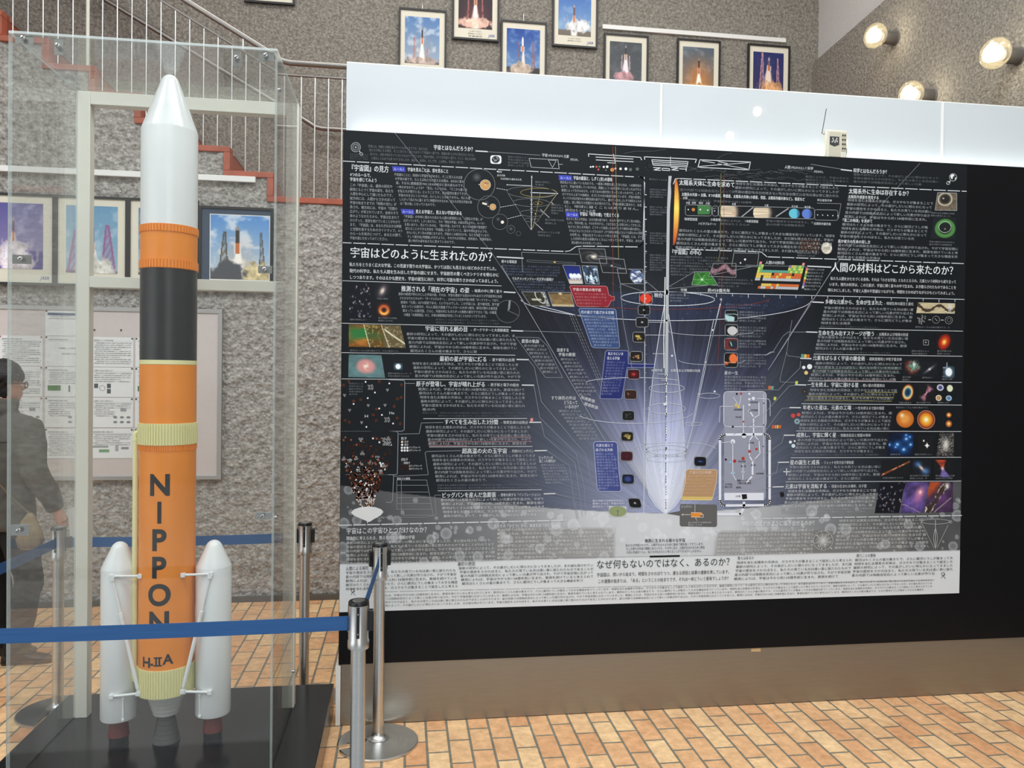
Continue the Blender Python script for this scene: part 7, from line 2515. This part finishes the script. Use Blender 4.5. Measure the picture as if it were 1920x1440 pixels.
# ================================================================ PERSON
PA = math.radians(18)
PB = Vector((-2.315, 4.84, 0))
PR, PF = Vector((math.cos(PA), -math.sin(PA), 0)), Vector((math.sin(PA), math.cos(PA), 0))
B = lambda r, f, z: PB + PR * r + PF * f + Vector((0, 0, z))
ps = thing('person', PB, 'person in a dark grey jacket and glasses, seen from behind, holding a white leaflet', 'person')
skin = flat('skin', (196, 146, 122), 0.55, vary=0.04)
hairm = flat('black_hair', (24, 22, 22), 0.5, bump=0.6, bscale=60, stretch=(3, 3, 0.6))
cloth = flat('dark_grey_jacket', (84, 81, 76), 0.8, spec=0.2, vary=0.1, bump=0.25, bscale=26)
trous = flat('black_trousers', (34, 33, 34), 0.85, spec=0.15, vary=0.08, bump=0.2, bscale=20)


def erings(mb, rows, n=28, mid=None):
    """horizontal elliptical sections: (r, f, z, half width, half depth)"""
    rings = []
    for r, f, z, a, b in rows:
        rings.append([tuple(B(r + a * math.cos(2 * math.pi * k / n), f + b * math.sin(2 * math.pi * k / n), z)) for k in range(n)])
    mb.ring_loft(rings)


def fuse(o, voxel, it=6, fold=0.0, fscale=0.12):
    m = o.modifiers.new('fuse', 'REMESH')
    m.mode, m.voxel_size, m.use_smooth_shade = 'VOXEL', voxel, True
    s_ = o.modifiers.new('smooth', 'SMOOTH')
    s_.factor, s_.iterations = 0.5, it
    if fold:
        tx_ = bpy.data.textures.new('folds', 'CLOUDS')
        tx_.noise_scale, tx_.noise_depth = fscale, 2
        d = o.modifiers.new('folds', 'DISPLACE')
        d.texture, d.strength, d.mid_level = tx_, fold, 0.5
    return o


HC = B(0.0, 0.025, 1.625)
HD = Vector((0.64, 0.77, 0)).normalized()          # where the face looks
HR = Vector((HD.y, -HD.x, 0))
H = lambda f, r, z: tuple(HC + HD * f + HR * r + Vector((0, 0, z)))
b = MB()


def head_ring(z, a, bf, bb, n=28):
    return [H((bf if math.cos(2 * math.pi * k / n) > 0 else bb) * math.cos(2 * math.pi * k / n), a * math.sin(2 * math.pi * k / n), z) for k in range(n)]


b.ring_loft([head_ring(*q) for q in ((-0.118, 0.02, 0.085, 0.0), (-0.108, 0.042, 0.094, 0.03), (-0.085, 0.058, 0.098, 0.055), (-0.05, 0.068, 0.098, 0.08), (-0.01, 0.073, 0.094, 0.095), (0.03, 0.075, 0.094, 0.1), (0.065, 0.07, 0.086, 0.096), (0.092, 0.054, 0.066, 0.078), (0.110, 0.03, 0.036, 0.045), (0.116, 0.008, 0.01, 0.012))])
b.tube([H(0.094, 0, 0.012), H(0.112, 0, -0.022), H(0.118, 0, -0.034), H(0.10, 0, -0.046)], [0.009, 0.012, 0.015, 0.011], 12)
b.tube([H(0.088, -0.026, -0.070), H(0.101, 0, -0.068), H(0.088, 0.026, -0.070)], [0.006, 0.009, 0.006], 10)
b.tube([H(0.088, -0.024, -0.080), H(0.099, 0, -0.081), H(0.088, 0.024, -0.080)], [0.006, 0.009, 0.006], 10)
for s_ in (-1, 1):
    b.tube([H(0.0, 0.070 * s_, -0.045), H(-0.010, 0.084 * s_, -0.02), H(-0.014, 0.088 * s_, 0.005), H(-0.004, 0.082 * s_, 0.022), H(0.006, 0.072 * s_, 0.008)], [0.009, 0.010, 0.011, 0.010, 0.007], 10)
b.tube([tuple(B(0, -0.005, 1.40)), tuple(B(0, 0.0, 1.47)), H(-0.02, 0, -0.085), H(-0.01, 0, -0.04)], [0.075, 0.058, 0.056, 0.058], 20)
erings(b, [(0, 0, 0.84, 0.16, 0.10), (0, 0, 0.95, 0.145, 0.098), (0, 0, 1.15, 0.165, 0.11), (0, 0, 1.3, 0.18, 0.11), (0, 0, 1.38, 0.165, 0.09), (0, 0, 1.43, 0.10, 0.07)])
SHO = {1: ((0.185, 0, 1.365), (0.275, -0.045, 1.115), (0.325, 0.055, 0.895)), -1: ((-0.185, 0, 1.365), (-0.25, -0.03, 1.11), (-0.262, 0.05, 0.875))}
for s_ in (1, -1):
    a0, a1, a2 = SHO[s_]
    b.tube([tuple(B(*a0)), tuple(B(*a1)), tuple(B(*a2))], [0.05, 0.042, 0.028], 16)
    w = Vector(a2)
    hd = Vector((0.10 * s_ + 0.12, 0.30, -0.95)).normalized()
    L_ = lambda along, side, out: tuple(B(*(w + hd * along + Vector((0.0, 1, 0.3)).normalized() * side + Vector((s_, 0, 0)) * out)))
    b.tube([L_(0.0, 0, 0), L_(0.03, 0, 0.004), L_(0.085, 0, 0.004)], [0.026, 0.032, 0.034], 14)
    for k, (sd, ln) in enumerate(((0.027, 0.066), (0.009, 0.074), (-0.009, 0.069), (-0.026, 0.056))):
        b.tube([L_(0.080, sd, 0.006), L_(0.085 + ln * 0.42, sd, 0.012), L_(0.085 + ln * 0.72, sd, -0.006 * s_), L_(0.085 + ln * 0.74, sd, -0.026)], [0.0105, 0.0098, 0.009, 0.0075], 10)
    b.tube([L_(0.025, 0.026, 0), L_(0.055, 0.046, -0.010), L_(0.085, 0.050, -0.018), L_(0.105, 0.044, -0.022)], [0.013, 0.0115, 0.0105, 0.008], 10)
LEG = {1: ((0.095, 0, 0.86), (0.200, 0.0, 0.50), (0.145, -0.03, 0.09)), -1: ((-0.095, 0, 0.86), (-0.075, 0.06, 0.49), (-0.055, 0.07, 0.09))}
for s_ in (1, -1):
    b.tube([tuple(B(*q)) for q in LEG[s_]], [0.078, 0.052, 0.036], 16)
fuse(part(b, 'body', skin, ps), 0.0065, 4)

h_ = MB()
h_.ring_loft([head_ring(*q) for q in ((-0.105, 0.054, -0.03, 0.072), (-0.07, 0.070, -0.018, 0.096), (-0.03, 0.082, -0.008, 0.110), (0.0, 0.086, 0.035, 0.116), (0.03, 0.087, 0.098, 0.117), (0.055, 0.084, 0.1, 0.114), (0.085, 0.072, 0.092, 0.104), (0.112, 0.052, 0.066, 0.080), (0.130, 0.024, 0.03, 0.036), (0.134, 0.006, 0.008, 0.01))])
for k in range(26):
    a = -2.2 + 4.4 * k / 25
    rr = 0.088
    h_.tube([H(-0.02 + math.cos(a) * 0.112, math.sin(a) * rr, 0.045), H(-0.02 + math.cos(a) * 0.118, math.sin(a) * (rr + 0.006), 0.015 + 0.012 * math.sin(k * 2.3)), H(-0.02 + math.cos(a) * 0.113, math.sin(a) * (rr + 0.002), -0.012 + 0.012 * math.sin(k * 1.7) + (0.018 if math.cos(a) > 0.3 else 0))], [0.016, 0.013, 0.004], 8)
fuse(part(h_, 'hair', hairm, ps), 0.006, 3, 0.012, 0.03)

g_ = MB()
for s_ in (-1, 1):
    cz, cr = -0.020, 0.034 * s_
    pts = [H(0.112 - 0.10 * (abs(cr + 0.026 * math.cos(t)) ** 2) / 0.06, cr + 0.026 * math.cos(t), cz + 0.019 * math.sin(t)) for t in [2 * math.pi * k / 16 for k in range(17)]]
    g_.tube(pts, 0.0024, 8)
    g_.tube([H(0.105, 0.060 * s_, -0.013), H(0.06, 0.079 * s_, -0.012), H(0.0, 0.087 * s_, -0.012), H(-0.018, 0.087 * s_, -0.028)], 0.0024, 8)
g_.tube([H(0.112, -0.010, -0.018), H(0.114, 0, -0.015), H(0.112, 0.010, -0.018)], 0.0022, 8)
part(g_, 'glasses', 'black_plastic', ps)
for s_ in (-1, 1):
    e_ = MB().sphere(H(0.083, 0.032 * s_, -0.020), 0.0125, n=14, m=8)
    part(e_, 'eye', flat('eye_white', (214, 208, 200), 0.3), ps)

j = MB()
erings(j, [(0.0, 0, 0.775, 0.205, 0.145), (0, 0, 0.80, 0.212, 0.150), (0, 0, 0.95, 0.205, 0.150), (0, 0, 1.10, 0.212, 0.155), (0, 0, 1.25, 0.222, 0.150), (0, 0, 1.335, 0.215, 0.135), (0, 0, 1.395, 0.17, 0.112), (0, 0, 1.435, 0.115, 0.092), (0, 0.01, 1.465, 0.085, 0.085), (0, 0.012, 1.515, 0.088, 0.09), (0, 0.012, 1.525, 0.075, 0.078)])
j.tube([tuple(B(0.085, 0.02, 1.475)), tuple(B(0.05, -0.075, 1.455)), tuple(B(0, -0.115, 1.43)), tuple(B(-0.05, -0.075, 1.455)), tuple(B(-0.085, 0.02, 1.475))], [0.024, 0.034, 0.042, 0.034, 0.024], 14)
for s_ in (1, -1):
    a0, a1, a2 = [Vector(q) for q in SHO[s_]]
    j.tube([tuple(B(*(a0 + Vector((-0.06 * s_, 0, 0.0))))), tuple(B(*a0)), tuple(B(*a0.lerp(a1, 0.5))), tuple(B(*a1)), tuple(B(*a1.lerp(a2, 0.5))), tuple(B(*a2)), tuple(B(*(a2 + (a2 - a1).normalized() * 0.012)))], [0.08, 0.083, 0.077, 0.072, 0.062, 0.050, 0.044], 20)
fuse(part(j, 'jacket', cloth, ps), 0.009, 6, 0.028, 0.13)
sm_ = MB()
sm_.tube([tuple(B(r, -0.150 + 0.30 * r * r, 1.285 + 0.02 * abs(r))) for r in (-0.19, -0.1, 0, 0.1, 0.19)], 0.0035, 8)
part(sm_, 'jacket_seam', flat('seam_grey', (40, 38, 36), 0.8), ps)

tr_ = MB()
erings(tr_, [(0, 0, 0.76, 0.165, 0.115), (0, 0, 0.84, 0.168, 0.115), (0, 0, 0.90, 0.155, 0.11)])
for s_ in (1, -1):
    q0, q1, q2 = [Vector(q) for q in LEG[s_]]
    tr_.tube([tuple(B(*q0)), tuple(B(*(q0.lerp(q1, 0.4)))), tuple(B(*q1)), tuple(B(*q1.lerp(q2, 0.5))), tuple(B(*(q2 + Vector((0, 0, 0.0))))), tuple(B(*(q2 + Vector((0, 0, -0.03)))))], [0.10, 0.098, 0.076, 0.070, 0.066, 0.064], 18)
fuse(part(tr_, 'trousers', trous, ps), 0.010, 5, 0.02, 0.10)
for s_ in (1, -1):
    q = Vector(LEG[s_][2])
    td = Vector((0.88, 0.42, 0)).normalized()
    tn = Vector((-td.y, td.x, 0))
    m_ = MB()
    rings = []
    for a_, w_, hh in ((-0.075, 0.020, 0.05), (-0.065, 0.034, 0.085), (-0.02, 0.038, 0.10), (0.04, 0.041, 0.085), (0.10, 0.046, 0.062), (0.155, 0.042, 0.048), (0.185, 0.026, 0.036)):
        c = q + td * a_
        rings.append([tuple(B(*(Vector((c.x, c.y, 0)) + tn * (w_ * math.cos(t)) + Vector((0, 0, max(0.003, 0.5 * hh + 0.5 * hh * math.sin(t))))))) for t in [2 * math.pi * k / 16 for k in range(16)]])
    m_.ring_loft(rings)
    part(m_, 'shoe', 'black_plastic', ps, smooth=60)

# what the person carries
wv = Vector(SHO[1][2])
lc = B(*(wv + Vector((0.062, 0.075, -0.095))))
lf = thing('folded_leaflet', lc, 'white folded leaflet held in the lowered hand of the person', 'leaflet')
m_ = MB()
d1, d2 = Vector((0.22, 0.97, 0.05)).normalized(), Vector((0.10, 0.02, -1.0)).normalized()
d3 = d1.cross(d2)
for k, off in enumerate((-0.004, 0.002, 0.007)):
    m_.add([tuple(lc + d1 * a + d2 * e + d3 * (off + t + 0.05 * a * (k - 1))) for t in (0, 0.0012) for a, e in ((-0.045, -0.085), (0.055, -0.085), (0.055, 0.085), (-0.045, 0.085))], [(0, 1, 2, 3), (7, 6, 5, 4), (0, 4, 5, 1), (1, 5, 6, 2), (2, 6, 7, 3), (3, 7, 4, 0)])
part(m_, 'paper_fold', paper, lf, smooth=0)
bc = B(0.352, -0.165, 0.805)
bg = thing('cloth_bag', bc, 'crumpled beige cloth bag hanging beside the hip of the person', 'bag')
m_ = MB()
rings = []
for z, a, d in ((-0.105, 0.02, 0.012), (-0.095, 0.062, 0.035), (-0.05, 0.078, 0.045), (0.0, 0.066, 0.04), (0.05, 0.045, 0.03), (0.085, 0.022, 0.018), (0.10, 0.010, 0.010)):
    rings.append([tuple(bc + PR * (a * math.cos(t) * (1 + 0.14 * math.sin(5 * t + z * 40))) + PF * (d * math.sin(t) * (1 + 0.2 * math.sin(7 * t + z * 30))) + Vector((0, 0, z))) for t in [2 * math.pi * k / 40 for k in range(40)]])
m_.ring_loft(rings)
part(m_, 'pouch', flat('beige_canvas', (140, 120, 88), 0.85, vary=0.25, vscale=24, bump=0.5, bscale=30), bg, smooth=70)
m_ = MB()
m_.tube([tuple(bc + Vector((0, 0, 0.095))), tuple(B(0.245, -0.168, 0.98)), tuple(B(0.14, -0.172, 1.08)), tuple(B(0.0, -0.175, 1.25)), tuple(B(-0.13, -0.135, 1.385))], 0.006, 8)
part(m_, 'strap', flat('strap_brown', (86, 76, 60), 0.8), bg)

bpy.data.objects.remove(_fo)
